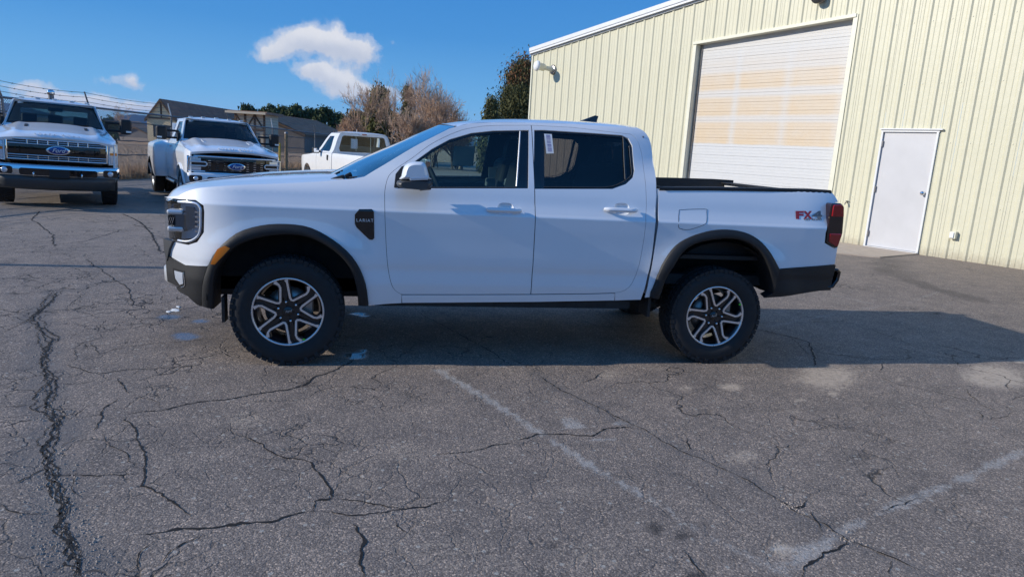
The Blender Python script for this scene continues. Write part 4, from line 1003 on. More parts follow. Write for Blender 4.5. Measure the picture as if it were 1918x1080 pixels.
base = mix(t, M(t, 'MULTIPLY', ramp(t, M(t, 'ADD', sR, M(t, 'MULTIPLY', M(t, 'SUBTRACT', gr_, .5), 2.2)), [(.30, 0.), (.85, .9)]), ramp(t, sR, [(.05, 0.), (.3, 1.)])), base, mix(t, fine, (.44, .35, .26), (.62, .51, .40)))
pb = ramp(t, noise(t, co, 90, 6, .75), [(.42, .05), (.62, .95)])
base = mix(t, M(t, 'MULTIPLY', ramp(t, M(t, 'ADD', sG_, M(t, 'MULTIPLY', M(t, 'SUBTRACT', noise(t, co, 48, 8, .8), .5), 2.4)), [(.35, 0.), (1.0, .62)]), ramp(t, sG_, [(.06, 0.), (.4, 1.)])), base, (.50, .485, .455))
base = mix(t, M(t, 'MULTIPLY', sB, .85), base, (.030, .028, .028))
base = mix(t, M(t, 'MULTIPLY', sA, .8), base, mix(t, mid, (.10, .095, .095), (.17, .155, .145)))
# fine hair cracks of the surface, irregular and only where the lot is worn
def cracks(scale, w, mask_scale, lo, dist=.35):
    wp = t.nodes.new('ShaderNodeTexNoise'); wp.inputs['Scale'].default_value = scale*2.0; wp.inputs['Detail'].default_value = 5; t.links.new(co, wp.inputs['Vector'])
    o_ = VM(t, 'SUBTRACT', wp.outputs['Color'], (.5, .5, .5)); o2 = VM(t, 'SCALE', o_.outputs[0]); o2.inputs['Scale'].default_value = dist/scale*1.6
    ad = VM(t, 'ADD', co, None); t.links.new(o2.outputs[0], ad.inputs[1])
    v = t.nodes.new('ShaderNodeTexVoronoi'); v.feature = 'DISTANCE_TO_EDGE'; v.inputs['Scale'].default_value = scale; t.links.new(ad.outputs[0], v.inputs['Vector'])
    e = ramp(t, v.outputs['Distance'], [(w*.3, 1.0), (w, 0.0)])
    return M(t, 'MULTIPLY', e, ramp(t, noise(t, co, mask_scale, 4, .6), [(lo, 0.), (lo+.10, 1.)]))
sepx = t.nodes.new('ShaderNodeSeparateXYZ'); t.links.new(co, sepx.inputs[0])
leftw = ramp(t, M(t, 'ADD', M(t, 'MULTIPLY', sepx.outputs[0], -.18), .35), [(.15, .25), (.6, 1.0)])
ck = M(t, 'ADD', M(t, 'MULTIPLY', cracks(2.6, .018, .9, .46), leftw), M(t, 'MULTIPLY', cracks(.85, .008, .5, .50, .5), .95), clamp=True)
ck = M(t, 'ADD', ck, M(t, 'MULTIPLY', cracks(6.0, .030, 1.6, .49), M(t, 'MULTIPLY', leftw, 1.0)), clamp=True)
base = mix(t, M(t, 'MULTIPLY', ck, .9), base, (.02, .018, .018))
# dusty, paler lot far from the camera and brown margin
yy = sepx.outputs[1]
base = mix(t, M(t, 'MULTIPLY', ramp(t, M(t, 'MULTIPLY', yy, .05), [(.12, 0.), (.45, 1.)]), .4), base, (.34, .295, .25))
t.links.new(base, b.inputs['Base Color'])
rg = mix(t, wR, ramp(t, fine, [(.3, .78), (.7, .95)]), (.03, .03, .03)); t.links.new(rg, b.inputs['Roughness'])
b.inputs['Specular IOR Level'].default_value = .35
h = M(t, 'ADD', M(t, 'MULTIPLY', M(t, 'SUBTRACT', 1.0, vor.outputs['Distance']), .55), M(t, 'MULTIPLY', fine, 1.1)); h = M(t, 'SUBTRACT', h, M(t, 'MULTIPLY', ck, 2.5))
h = M(t, 'MULTIPLY', h, M(t, 'SUBTRACT', 1.0, wR))
bn = t.nodes.new('ShaderNodeBump'); bn.inputs['Strength'].default_value = .7; bn.inputs['Distance'].default_value = .005; t.links.new(h, bn.inputs['Height']); t.links.new(bn.outputs[0], b.inputs['Normal'])
me.materials.append(m); MAT['asphalt'] = m
gnd = bpy.data.objects.new('ground', me); col.objects.link(gnd); gnd['kind'] = 'structure'; gnd['label'] = 'cracked grey asphalt lot'
# traced cracks: jagged grooves with dark floor, laid in the lot
MAT['crack'] = pm('crack_floor', (.012, .011, .011), .95, var=.5, vscale=30)
MAT['crumble'] = pm('crumbled_edge', (.38, .32, .27), .9, var=.35, vscale=80, bump=.8, bscale=120)
rc = random.Random(21)
def jag(px, w, seed, wob=1.0):
    r_ = random.Random(seed); P0 = [gp(*q) for q in px]; out = []
    for a, b_ in zip(P0[:-1], P0[1:]):
        n = max(2, int(np.linalg.norm(b_-a)/.018)); nn = np.array((-(b_-a)[1], (b_-a)[0]))/(np.linalg.norm(b_-a)+1e-9)
        for k in range(n): out.append((a+(b_-a)*k/n, nn))
    out.append((P0[-1], nn)); N_ = len(out); o = 0; o2 = 0; vs = []; fs = []
    for i, (p, nn) in enumerate(out):
        o = o*.86+r_.uniform(-1, 1)*.008*wob; o2 = o2*.5+r_.uniform(-1, 1)*.003*wob
        ta = min(1, i/6, (N_-1-i)/6); ww = w*(.35+.9*abs(r_.gauss(.5, .45)))*max(.15, ta)
        c = p+nn*(o+o2); vs += [(c[0]-nn[0]*ww/2, c[1]-nn[1]*ww/2, 0), (c[0]+nn[0]*ww/2, c[1]+nn[1]*ww/2, 0)]
        if i: fs.append((2*i-2, 2*i-1, 2*i+1, 2*i))
    return vs, fs
mbc = MB()
def zat(x, y):
    i = min(max(np.searchsorted(gx, x)-1, 0), nx-2); j = min(max(np.searchsorted(gy, y)-1, 0), ny-2); return float(max(Z[i, j], Z[i+1, j], Z[i, j+1], Z[i+1, j+1]))
def addcrack(px, w, seed, wob=1.0):
    vs, fs = jag(px, w, seed, wob); mbc.add([(x, y, zat(x, y)+.0025) for x, y, z in vs], fs)
CR2 = [(Lc, .011), ([(150, 650), (320, 655), (540, 650)], .008), ([(470, 430), (600, 415), (700, 395), (840, 375), (930, 360), (1090, 340), (1140, 325), (1170, 295), (1260, 265), (1330, 225)], .012),
  ([(230, 240), (300, 260), (370, 280), (470, 265), (620, 258), (760, 247)], .007), ([(370, 210), (420, 190), (500, 175), (640, 160), (830, 145)], .006), ([(440, 290), (460, 340), (490, 355)], .008),
  ([(445, 370), (390, 405), (375, 450), (340, 500)], .009), ([(340, 500), (270, 522), (215, 560)], .006), ([(470, 440), (500, 490), (530, 540), (548, 600), (550, 650), (540, 695), (600, 730), (660, 780), (700, 820)], .009),
  ([(380, 500), (420, 550), (470, 580), (480, 610), (510, 620)], .006), ([(500, 885), (640, 870), (760, 860), (880, 850), (1000, 830), (1100, 800), (1180, 795)], .013), ([(1180, 795), (1240, 795), (1310, 815), (1380, 805), (1430, 800), (1500, 785), (1600, 775), (1680, 750)], .008),
  ([(905, 510), (950, 535), (975, 540), (1020, 575), (1080, 595), (1170, 610), (1170, 645), (1220, 690), (1240, 745), (1180, 755), (1182, 795)], .010), ([(1240, 745), (1340, 755), (1420, 770), (1510, 782)], .007),
  ([(1310, 830), (1340, 880), (1350, 940), (1360, 990), (1390, 1045)], .011), ([(1455, 815), (1490, 860), (1525, 890)], .009), ([(780, 875), (700, 905), (640, 940), (600, 985), (560, 1010)], .008),
  ([(590, 900), (540, 940), (510, 1000), (470, 1045)], .009), ([(1600, 590), (1720, 575), (1850, 545), (1935, 535)], .006), ([(-10, 342), (40, 330), (80, 310)], .008), ([(-10, 402), (60, 402), (150, 390)], .008),
  ([(40, 562), (100, 552), (150, 540)], .007), ([(-10, 720), (70, 682), (150, 640), (240, 618)], .008), ([(0, 760), (40, 790), (120, 800), (180, 790)], .008), ([(130, 70), (60, 100), (0, 130)], .006), ([(280, 640), (270, 700), (300, 750)], .005), ([(160, 960), (200, 920), (250, 890)], .008),
  ([(200, 310), (290, 318), (380, 300)], .005), ([(0, 45), (80, 48), (150, 25)], .005), ([(270, 180), (285, 215), (260, 240)], .005), ([(335, 160), (370, 200), (375, 212)], .006), ([(600, 415), (590, 385), (540, 370), (490, 355)], .004)]
for i, (L, w) in enumerate(CR2): addcrack(L if L is Lc else [r2(*q) for q in L], w, 100+i, .8 if w < .01 else 1.0)
for k in range(4):   # the broad left crack is a braid of several
    addcrack([(u+rc.uniform(-16, 16), v+rc.uniform(-5, 5)) for u, v in Lc], .007, 300+k, 1.6)
CR3 = [([(-5, 535), (90, 510), (200, 508), (290, 510), (360, 485), (440, 482), (490, 488)], .010), ([(90, 280), (180, 340), (330, 410), (470, 480), (620, 560), (740, 610), (870, 670), (1000, 750), (1080, 800), (1180, 850), (1260, 905), (1380, 950), (1480, 990), (1590, 1045)], .006), ([(1260, 905), (1200, 945), (1130, 985), (1080, 1040)], .012), ([(640, 940), (670, 990), (715, 1045)], .010), ([(655, 515), (660, 570)], .009),
  ([(900, 110), (1000, 130), (1110, 160), (1130, 215), (1135, 255)], .012), ([(850, 215), (950, 240), (1000, 262)], .008), ([(1130, 200), (1250, 210), (1340, 225), (1480, 225)], .009), ([(1750, 420), (1760, 448)], .009), ([(1700, 335), (1745, 392)], .007), ([(1345, 285), (1450, 320), (1600, 350), (1740, 390), (1870, 440)], .005), ([(1430, 985), (1418, 1045)], .011), ([(1115, 790), (1150, 850), (1155, 880)], .010), ([(1010, 752), (1045, 780), (1075, 785), (1105, 755)], .018),
  ([(1380, 945), (1440, 965)], .014), ([(1370, 800), (1460, 765), (1550, 745)], .006), ([(250, 318), (300, 300), (345, 268)], .007), ([(570, 440), (575, 462)], .006), ([(880, 675), (890, 700)], .01), ([(1380, 275), (1395, 235)], .007)]
for i, (L, w) in enumerate(CR3): addcrack([r3(*q) for q in L], w, 500+i, .9)
for i, (L, w) in enumerate([([(75, 395), (60, 410), (98, 440), (102, 462)], .02), ([(228, 400), (262, 415), (285, 440), (300, 470), (330, 480)], .03), ([(245, 420), (290, 430)], .03), ([(-5, 470), (90, 460), (160, 452), (230, 430)], .012), ([(160, 485), (240, 540), (250, 575)], .012), ([(30, 400), (120, 392), (190, 398)], .012),
   ([(785, 585), (850, 620), (905, 650), (960, 685)], .008), ([(700, 612), (800, 640), (860, 640)], .006), ([(1425, 620), (1480, 630), (1520, 665)], .007), ([(1420, 600), (1500, 605), (1600, 600)], .005)]): addcrack(L, w, 700+i)
mbc.build('cracks', MAT['crack'], None, fix=False, kind='structure')
# loose stones in the worst cracks
mbs = MB(); rs = random.Random(8)
def pebble(mb, x, y, s, z=0.0):
    a = rs.uniform(0, 6.28); vs = []
    for k in range(4): q = a+k*1.57+rs.uniform(-.3, .3); vs.append((x+s*math.cos(q)*rs.uniform(.7, 1.1), y+s*math.sin(q)*rs.uniform(.7, 1.1), z-.002))
    vs.append((x+rs.uniform(-.2, .2)*s, y+rs.uniform(-.2, .2)*s, z+s*rs.uniform(.5, .9))); mb.add(vs, [(0, 1, 4), (1, 2, 4), (2, 3, 4), (3, 0, 4)])
for L, n, sp in ((Lc[9:], 900, .055), (Lc[3:9], 350, .05), ([r3(1010, 752), r3(1045, 780), r3(1075, 785)], 60, .03), ([r3(1240, 890), r3(1300, 920)], 40, .04), ([r2(1440, 800), r2(1500, 830)], 60, .03), ([(1650, 490), (1675, 500), (1690, 515)], 150, .12)):
    Pp = [gp(*q) for q in L]
    for _ in range(n):
        i = rs.randrange(len(Pp)-1); q = Pp[i]+(Pp[i+1]-Pp[i])*rs.random(); x = q[0]+rs.gauss(0, sp); y = q[1]+rs.gauss(0, sp); pebble(mbs, x, y, rs.uniform(.003, .009), zat(x, y))
for _ in range(1500):
    x = rs.uniform(-4, 8); y = rs.uniform(-4, 3.5); pebble(mbs, x, y, rs.uniform(.0025, .006), zat(x, y))
mbs.build('loose_gravel', MAT['crumble'], None, fix=False, kind='stuff')
# small raised white patches near the front wheel
MAT['whitepatch'] = pm('patch_white', (.78, .78, .76), .8, bump=.6, bscale=80)
mbp = MB()
for (u, v, ru, rv) in ((327, 581, 11, 4), (316, 584, 6, 2.5), (334, 575, 5, 2)):
    c = gp(u, v); a = (gp(u+ru, v)-gp(u-ru, v))/2; b_ = (gp(u, v+rv)-gp(u, v-rv))/2; n = 14; vs = [(c[0], c[1], .012)]
    for k in range(n):
        q = 6.283*k/n; r_ = rs.uniform(.55, 1.1); w_ = c+a*math.cos(q)*r_+b_*math.sin(q)*r_; vs.append((w_[0], w_[1], .003))
    mbp.add(vs, [(0, k+1, (k+1) % n+1) for k in range(n)], True)
mbp.build('white_patch', MAT['whitepatch'], None, kind='stuff')

# ---------------------------------------------------------------- metal building
BA = np.array([G(1620.6, 462)[0], G(1620.6, 462)[1], 0.]); ang = R(-65); BD = np.array([math.cos(ang), math.sin(ang), 0]); BN = np.array([BD[1], -BD[0], 0])   # BN points out of the wall, towards the lot
def Wt(u, v):
    d = ray(u, v); t_ = np.dot(BA-CPOS, BN)/np.dot(d, BN); q = CPOS+d*t_; return float(np.dot(q-BA, BD)), float(q[2])
def WP(t_, z, o=0.0): return BA+BD*t_+BN*o+np.array((0, 0, z))
bld = empty('metal_building', tuple(BA), 0, 'pale yellow ribbed metal building with big roll-up door beyond the white pickup', 'building')
def bchild(mb, name, mat, par=None, **kw):
    o_ = mb.build(name, mat, par or bld, **kw)
    o_.data.transform(Matrix.Translation(-Vector(BA))); return o_
m, t, b = newmat('yellow_siding'); co = t.nodes.new('ShaderNodeTexCoord').outputs['Object']
nn_ = noise(t, co, .8, 8, .6); n4 = noise(t, co, 14, 8, .7)
c0 = ramp(t, nn_, [(.3, (.585, .56, .41)), (.7, (.63, .605, .45))]); c0 = mix(t, .35, c0, ramp(t, n4, [(.3, (.56, .535, .385)), (.7, (.67, .645, .495))]))
mp = t.nodes.new('ShaderNodeMapping'); mp.inputs['Scale'].default_value = (9, 9, .35); t.links.new(co, mp.inputs[0])
c0 = mix(t, ramp(t, noise(t, mp.outputs[0], 1.0, 6, .6), [(.56, 0.), (.75, .35)]), c0, (.52, .47, .32))
sz_ = t.nodes.new('ShaderNodeSeparateXYZ'); t.links.new(co, sz_.inputs[0])
dz_ = M(t, 'ADD', sz_.outputs[2], M(t, 'MULTIPLY', M(t, 'SUBTRACT', n4, .5), .35))
c0 = mix(t, M(t, 'MULTIPLY', ramp(t, dz_, [(.02, .75), (.22, 0.)]), .8), c0, (.33, .28, .20))
c0 = mix(t, ramp(t, noise(t, co, .45, 6, .65), [(.5, 0.), (.8, .22)]), c0, (.60, .57, .44))
t.links.new(c0, b.inputs['Base Color']); b.inputs['Roughness'].default_value = .45; MAT['siding'] = m
bn = t.nodes.new('ShaderNodeBump'); bn.inputs['Strength'].default_value = .25; bn.inputs['Distance'].default_value = .02; t.links.new(noise(t, co, 3.2, 3, .5), bn.inputs['Height']); t.links.new(bn.outputs[0], b.inputs['Normal'])
MAT['trim'] = pm('white_trim', (.70, .71, .71), .4, var=.05); MAT['flash'] = pm('cream_flashing', (.72, .70, .56), .4, var=.05)
t0, tr_ = Wt(997, 105); t0 = Wt(992, 222)[0]
def ridge(t_):   # height of the wall top under the rake trim
    a = Wt(1003, 103); c = Wt(1325, 0); return a[1]+(c[1]-a[1])*(t_-a[0])/(c[0]-a[0])
gT0, gT1 = Wt(1306, 84), Wt(1601, 33); gt0, gt1 = gT0[0], gT1[0]; gz = (gT0[1]+gT1[1])/2
gzl, gzr = gT0[1], gT1[1]
dt0, dt1, dz = -.02, Wt(1718, 474)[0]+.01, (Wt(1655, 246)[1]+Wt(1761, 243.5)[1])/2
pitch = .352; RB = Wt(1733.7, 476.7)[0]        # a rib position
def zt(t_): return ridge(t_)
tend = 9.0
def openings(t_):
    o_ = []
    if gt0-.02 < t_ < gt1+.02: o_.append((0, gzl+(gzr-gzl)*(t_-gt0)/(gt1-gt0)))
    if dt0-.02 < t_ < dt1+.02: o_.append((0, dz))
    return o_
prof = [(-.5, 0), (-.20, 0), (-.19, .005), (-.17, .005), (-.16, 0), (.0, 0)]
def ribprof(t0_, t1_):
    """offsets along the wall between t0_ and t1_: major rib every pitch, small ribs between"""
    pts = [(t0_, 0.0)]; k0 = int(math.floor((t0_-RB)/pitch))-1
    for k in range(k0, k0+60):
        c = RB+k*pitch
        for dt, o_ in ((-.050, 0), (-.020, .026), (.020, .026), (.050, 0), (pitch*.36-.012, 0), (pitch*.36, .006), (pitch*.36+.012, 0), (pitch*.66-.012, 0), (pitch*.66, .006), (pitch*.66+.012, 0)):
            if t0_+.001 < c+dt < t1_-.001: pts.append((c+dt, o_))
    pts.append((t1_, 0.0)); return pts
cuts = sorted(set([round(t0, 4), round(gt0, 4), round(gt1, 4), round(dt0, 4), round(dt1, 4), tend]+[RB+pitch*(3*k+.5) for k in range(-14, 9) if t0 < RB+pitch*(3*k+.5) < tend]))
for a_, b_ in zip(cuts[:-1], cuts[1:]):
    if b_-a_ < .02: continue
    mid_ = (a_+b_)/2; op = openings(mid_); pr = ribprof(a_+.002, b_-.002); mb = MB()
    lo = [WP(q, (op[0][0]*0+ (gzl+(gzr-gzl)*(q-gt0)/(gt1-gt0) if gt0 < mid_ < gt1 else dz)) if op else 0.0, o_) for q, o_ in pr]; hi = [WP(q, zt(q)+.02, o_) for q, o_ in pr]
    mb.grid(np.array([lo, hi]), smooth=False)
    # screws
    for q, o_ in pr:
        pass
    bchild(mb, 'siding_panel', MAT['siding'], fix=False)
# screws rows at girts
mb = MB()
for zz in (.08, 1.05, 2.25, 3.4, 4.6):
    for k in range(-34, 16):
        c = RB+k*pitch+.075
        if c < t0 or c > 5 or zz > zt(c)-.1: continue
        if (gt0-.1 < c < gt1+.1 and zz < gzr) or (dt0-.1 < c < dt1+.1 and zz < dz): continue
        mb.obox(WP(c, zz, .004), BD*.008, BN*.005, np.array((0, 0, .008)))
bchild(mb, 'screws', MAT['flash'], kind='stuff')
# body of the building behind
def bprism(poly_tz, o0, o1):
    mb = MB(); mb.prism(poly_tz, lambda p: WP(p[0], p[1], o0), BN*(o1-o0)); return mb
tm = 7.0   # ridge of the gable, outside the frame
mb = MB(); mb.add([WP(t0, 0, 0), WP(t0, zt(t0), 0), WP(t0, zt(t0), -25), WP(t0, 0, -25)], [(0, 1, 2, 3)]); bchild(mb, 'side_wall', MAT['siding'])
mb = MB(); mb.add([WP(t0-.12, zt(t0-.12)+.05, .14), WP(tm, zt(tm)+.05, .14), WP(tm, zt(tm)+.05, -25), WP(t0-.12, zt(t0-.12)+.05, -25), WP(tm*2-t0, zt(t0-.12)+.05, .14), WP(tm*2-t0, zt(t0-.12)+.05, -25)], [(0, 1, 2, 3), (1, 4, 5, 2)]); bchild(mb, 'roof', MAT['trim'])
mb = MB(); mb.add([WP(tend, 0, 0), WP(22, 0, 0), WP(22, zt(t0), 0), WP(tend, zt(tend), 0)], [(0, 1, 2, 3)]); bchild(mb, 'far_wall', MAT['siding'])
# rake trim: face, drip and top return
for (z0, z1, o0, o1, nm) in ((.0, .05, .03, .055, 'rake_flashing'), (.05, .13, .03, .10, 'rake_trim'), (.13, .25, .03, .125, 'rake_trim')):
    a = t0-.10; c = tend; mb = MB(); mb.prism([(a, zt(a)+z0), (c, zt(c)+z0), (c, zt(c)+z1), (a, zt(a)+z1)], lambda p: WP(p[0], p[1], o0), BN*(o1-o0)); bchild(mb, nm, MAT['trim'])
mb = MB(); mb.obox(WP(t0-.01, zt(t0)/2, .0), BD*.03, BN*.04, np.array((0, 0, zt(t0)/2))); bchild(mb, 'corner_trim', MAT['flash'])
mb = MB(); mb.obox(WP(t0+.0, .04, .0), BD*.01, BN*.01, np.array((0, 0, .03))); 
# roll-up door
m, t, b = newmat('roll_up_door'); co = t.nodes.new('ShaderNodeTexCoord').outputs['Object']
gm = t.nodes.new('ShaderNodeNewGeometry'); dt_ = VM(t, 'DOT_PRODUCT', co, BD).outputs['Value']; sx = t.nodes.new('ShaderNodeSeparateXYZ'); t.links.new(co, sx.inputs[0]); zz = sx.outputs[2]
nz_ = noise(t, co, 1.3, 7, .6); nf = noise(t, co, 9, 6, .65)
zn = M(t, 'DIVIDE', M(t, 'ADD', zz, M(t, 'MULTIPLY', M(t, 'SUBTRACT', nz_, .5), .05)), 5.0)
zs = lambda v: v/5.0
rows_ = ramp(t, zn, [(zs(2.10), 0.), (zs(2.12), .95), (zs(2.62), .85), (zs(2.70), .25), (zs(2.80), .35), (zs(2.86), .9), (zs(3.25), .75), (zs(3.33), .2), (zs(3.45), .25), (zs(3.52), .85), (zs(3.85), .7), (zs(3.95), .25), (zs(4.12), .3), (zs(4.4), .1)])
tn = M(t, 'DIVIDE', M(t, 'SUBTRACT', dt_, gt0), gt1-gt0)
gapv = ramp(t, M(t, 'ADD', tn, M(t, 'MULTIPLY', M(t, 'SUBTRACT', nf, .5), .03)), [(.0, .25), (.05, .9), (.27, .95), (.305, .35), (.34, .95), (.60, .9), (.645, .45), (.69, .95), (.93, .8), (1., .15)])
rust = M(t, 'MULTIPLY', M(t, 'MULTIPLY', rows_, gapv), ramp(t, nz_, [(.25, .65), (.7, 1.)]))
wh = mix(t, nf, (.52, .53, .53), (.60, .605, .605)); c0 = mix(t, M(t, 'MULTIPLY', rust, .95), wh, mix(t, nf, (.60, .42, .215), (.63, .47, .27)))
t.links.new(c0, b.inputs['Base Color']); b.inputs['Roughness'].default_value = .5; MAT['rolldoor'] = m
gd = empty('roll_up_door', tuple(Vector(WP((gt0+gt1)/2, 0))-Vector(BA)), 0); gd.parent = bld; 
rz = -.16; sl = .224; k = 0; z = .02
while z < gzr:
    z1 = min(z+sl, gzr+.02); mb = MB()
    pr = [(z+.0005, -.007), (z+.006, 0), (z+sl*.31, 0), (z+sl*.33, -.0035), (z+sl*.35, 0), (z+sl*.65, 0), (z+sl*.67, -.0035), (z+sl*.69, 0), (z1-.006, 0), (z1-.0005, -.007)]
    mb.grid(np.array([[WP(gt0+.02, a, rz+o_) for a, o_ in pr], [WP(gt1-.02, a, rz+o_) for a, o_ in pr]]), smooth=False)
    o_ = mb.build('door_slat', MAT['rolldoor'], bld, fix=False); o_.data.transform(Matrix.Translation(-Vector(BA))); z += sl
bpy.data.objects.remove(gd)
mb = MB(); mb.add([WP(gt0-.3, 0, rz-.03), WP(gt1+.3, 0, rz-.03), WP(gt1+.3, gzr+.3, rz-.03), WP(gt0-.3, gzr+.3, rz-.03)], [(0, 1, 2, 3)]); bchild(mb, 'door_backing', MAT['dark'])
for tt, w in ((gt0, 1), (gt1, -1)):
    mb = MB(); ztop = gzl if w > 0 else gzr; mb.obox(WP(tt-w*.0, ztop/2, -.075), BD*.012, BN*.095, np.array((0, 0, ztop/2))); mb.obox(WP(tt-w*.045, ztop/2+.03, .022), BD*.05, BN*.02, np.array((0, 0, ztop/2+.03))); bchild(mb, 'door_jamb', MAT['flash'])
    mb = MB(); mb.obox(WP(tt+w*.05, ztop/2, -.135), BD*.03, BN*.012, np.array((0, 0, ztop/2))); bchild(mb, 'door_track', MAT['steel'])
mb = MB(); mb.prism([(gt0-.10, gzl-.0), (gt1+.06, gzr-.0), (gt1+.06, gzr+.07), (gt0-.10, gzl+.07)], lambda p: WP(p[0], p[1], -.17), BN*.235); bchild(mb, 'door_header', MAT['flash'])
# white service door
wd = MB(); wd.obox(WP((dt0+dt1)/2, dz/2+.01, -.03), BD*((dt1-dt0)/2-.03), BN*.022, np.array((0, 0, dz/2-.03)))
MAT['whitedoor'] = pm('white_door_paint', (.53, .53, .54), .45, var=.06, vscale=1.5)
wdo = bchild(wd, 'service_door', MAT['whitedoor']); bevel(wdo, .004, 2)
mb = MB()
mb.obox(WP(dt0+.008, dz/2, -.01), BD*.018, BN*.05, np.array((0, 0, dz/2))); mb.obox(WP(dt1-.008, dz/2, -.01), BD*.018, BN*.05, np.array((0, 0, dz/2))); mb.obox(WP((dt0+dt1)/2, dz-.01, -.01), BD*((dt1-dt0)/2+.02), BN*.051, np.array((0, 0, .02)))
mb.obox(WP((dt0+dt1)/2+.02, dz+.025, .03), BD*((dt1-dt0)/2+.06), BN*.045, np.array((0, 0, .012))); bchild(mb, 'door_frame', MAT['trim'])
for zz in (.30, 1.25, 2.2):
    mb = MB(); mb.tube([WP(dt0+.035, zz-.06, .012), WP(dt0+.035, zz+.06, .012)], .022, 8); bchild(mb, 'hinge', MAT['steel'])
kt = Wt(1731, 362); mb = MB(); c = WP(kt[0]-.01, kt[1], 0)
mb.lathe([(.0, .0), (.035, .0), (.035, .012), (.014, .02), (.018, .05), (.040, .06), (.046, .08), (.026, .10), (0, .103)], c-BN*.008, BN, 20); bchild(mb, 'door_knob', MAT['chrome'])
mb = MB(); mb.obox(WP((dt0+dt1)/2, .018, .01), BD*((dt1-dt0)/2), BN*.06, np.array((0, 0, .018))); bchild(mb, 'threshold', MAT['satin'])
# apron
q = [G(*r4(-60, 385)), G(*r4(235, 400)), G(*r4(610, 452)), G(*r4(340, 474)), G(*r4(-60, 432))]
MAT['conc'] = pm('apron_concrete', (.47, .39, .31), .9, var=.12, bump=.3)
A2 = [Wt(1500, 455)[0], dt1+.08]
mb = MB(); pol = [WP(-6.2, 0, -.01), WP(dt1+.02, 0, -.01), G(*r4(340, 474)), G(*r4(20, 445)), G(*r4(-140, 436)), WP(-6.2, 0, 1.3)]
pol = [(p[0], p[1]) for p in pol]; n = len(pol)
mb.add([(x, y, -.02) for x, y in pol]+[(x, y, .022) for x, y in pol], [tuple(range(n, 2*n))]+[(i, (i+1) % n, n+(i+1) % n, n+i) for i in range(n)]); mb.build('concrete_apron', MAT['conc'], None, kind='structure')
# fittings on the wall, each its own thing
lz = Wt(1037, 131)
def lathe_obj(name, prof, p, ax, mat, par=None, n=24, **kw):
    mb = MB(); mb.lathe(prof, p, ax, n); return mb.build(name, mat, par, **kw)
def walllight(u, v, label, L=.55, hv=0.0, grp='lamps fixed high on the yellow wall'):
    q = Wt(u, v); c = WP(q[0], q[1], 0); r_ = empty('wall_light', tuple(c), 0, label, 'wall light', grp)
    ax = BN*1.0-BD*.16+np.array((0, 0, .10)); ax /= np.linalg.norm(ax); ob = []
    ob.append(lathe_obj('base_plate', [(0, .0), (.16, .0), (.16, .05), (.13, .07), (0, .07)], c, BN, MAT['steel'], r_))
    ob.append(lathe_obj('lamp_arm', [(.075, .0), (.075, L*.55)], c+BN*.05, ax, MAT['flash'], r_))
    ob.append(lathe_obj('lamp_housing', [(.0, 0), (.10, 0), (.12, .03), (.12, L*.38), (.13, L*.40)], c+BN*.05+ax*L*.5, ax, MAT['flash'], r_))
    ob.append(lathe_obj('lamp_lens', [(.12, .0), (.165, .02), (.17, .07), (.12, .13), (0, .15)], c+BN*.05+ax*L*.88, ax, MAT['paper'], r_))
    for o_ in ob: o_.data.transform(Matrix.Translation(-Vector(c)))
walllight(1037, 131, 'cylinder lamp on an arm at the far left end of the yellow wall', .62)
q = Wt(1540, -6); c = WP(q[0], q[1], 0); r_ = empty('wall_light', tuple(c), 0, 'dark lamp above the roll-up door, cut off by the top edge of the photo', 'wall light', 'lamps fixed high on the yellow wall')
for nm, prof_, of, mt in (('base_plate', [(0, 0), (.14, 0), (.14, .06), (0, .06)], 0, 'steel'), ('lamp_housing', [(0, 0), (.10, 0), (.14, .16), (.12, .20), (0, .2)], .06, 'greyplastic')):
    o_ = lathe_obj(nm, prof_, c+BN*of, BN-np.array((0, 0, .3)) if of else BN, MAT[mt], r_); o_.data.transform(Matrix.Translation(-Vector(c)))
q = Wt(1788, 440); c = WP(q[0], q[1], 0); r_ = empty('outlet_box', tuple(c), 0, 'small beige electrical box low on the yellow wall right of the white door', 'outlet box')
mb = MB(); mb.obox(c+BN*.05-c, BD*.055, BN*.055, np.array((0, 0, .07))); bevel(mb.build('box_body', MAT['flash'], r_), .006, 2)
mb = MB(); mb.obox(BN*.115-BD*.01, BD*.035, BN*.012, np.array((0, 0, .05))); mb.build('box_cover', MAT['paper'], r_)
q = Wt(1588, 379); c = WP(q[0], q[1], 0); r_ = empty('spigot', tuple(c), 0, 'small brass outdoor tap on the yellow wall beside the tail light', 'tap')
mb = MB(); mb.tube([(0, 0, 0), tuple(BN*.10), tuple(BN*.12+np.array((0, 0, -.05)))], .012, 8); mb.build('tap_body', MAT['steel'], r_)
mb = MB(); mb.lathe([(0, 0), (.03, 0), (.03, .01), (0, .01)], tuple(BN*.06+np.array((0, 0, .03))), (0, 0, 1), 12); mb.tube([tuple(BN*.06), tuple(BN*.06+np.array((0, 0, .04)))], .005, 6); mb.build('tap_handle', MAT['steel'], r_)
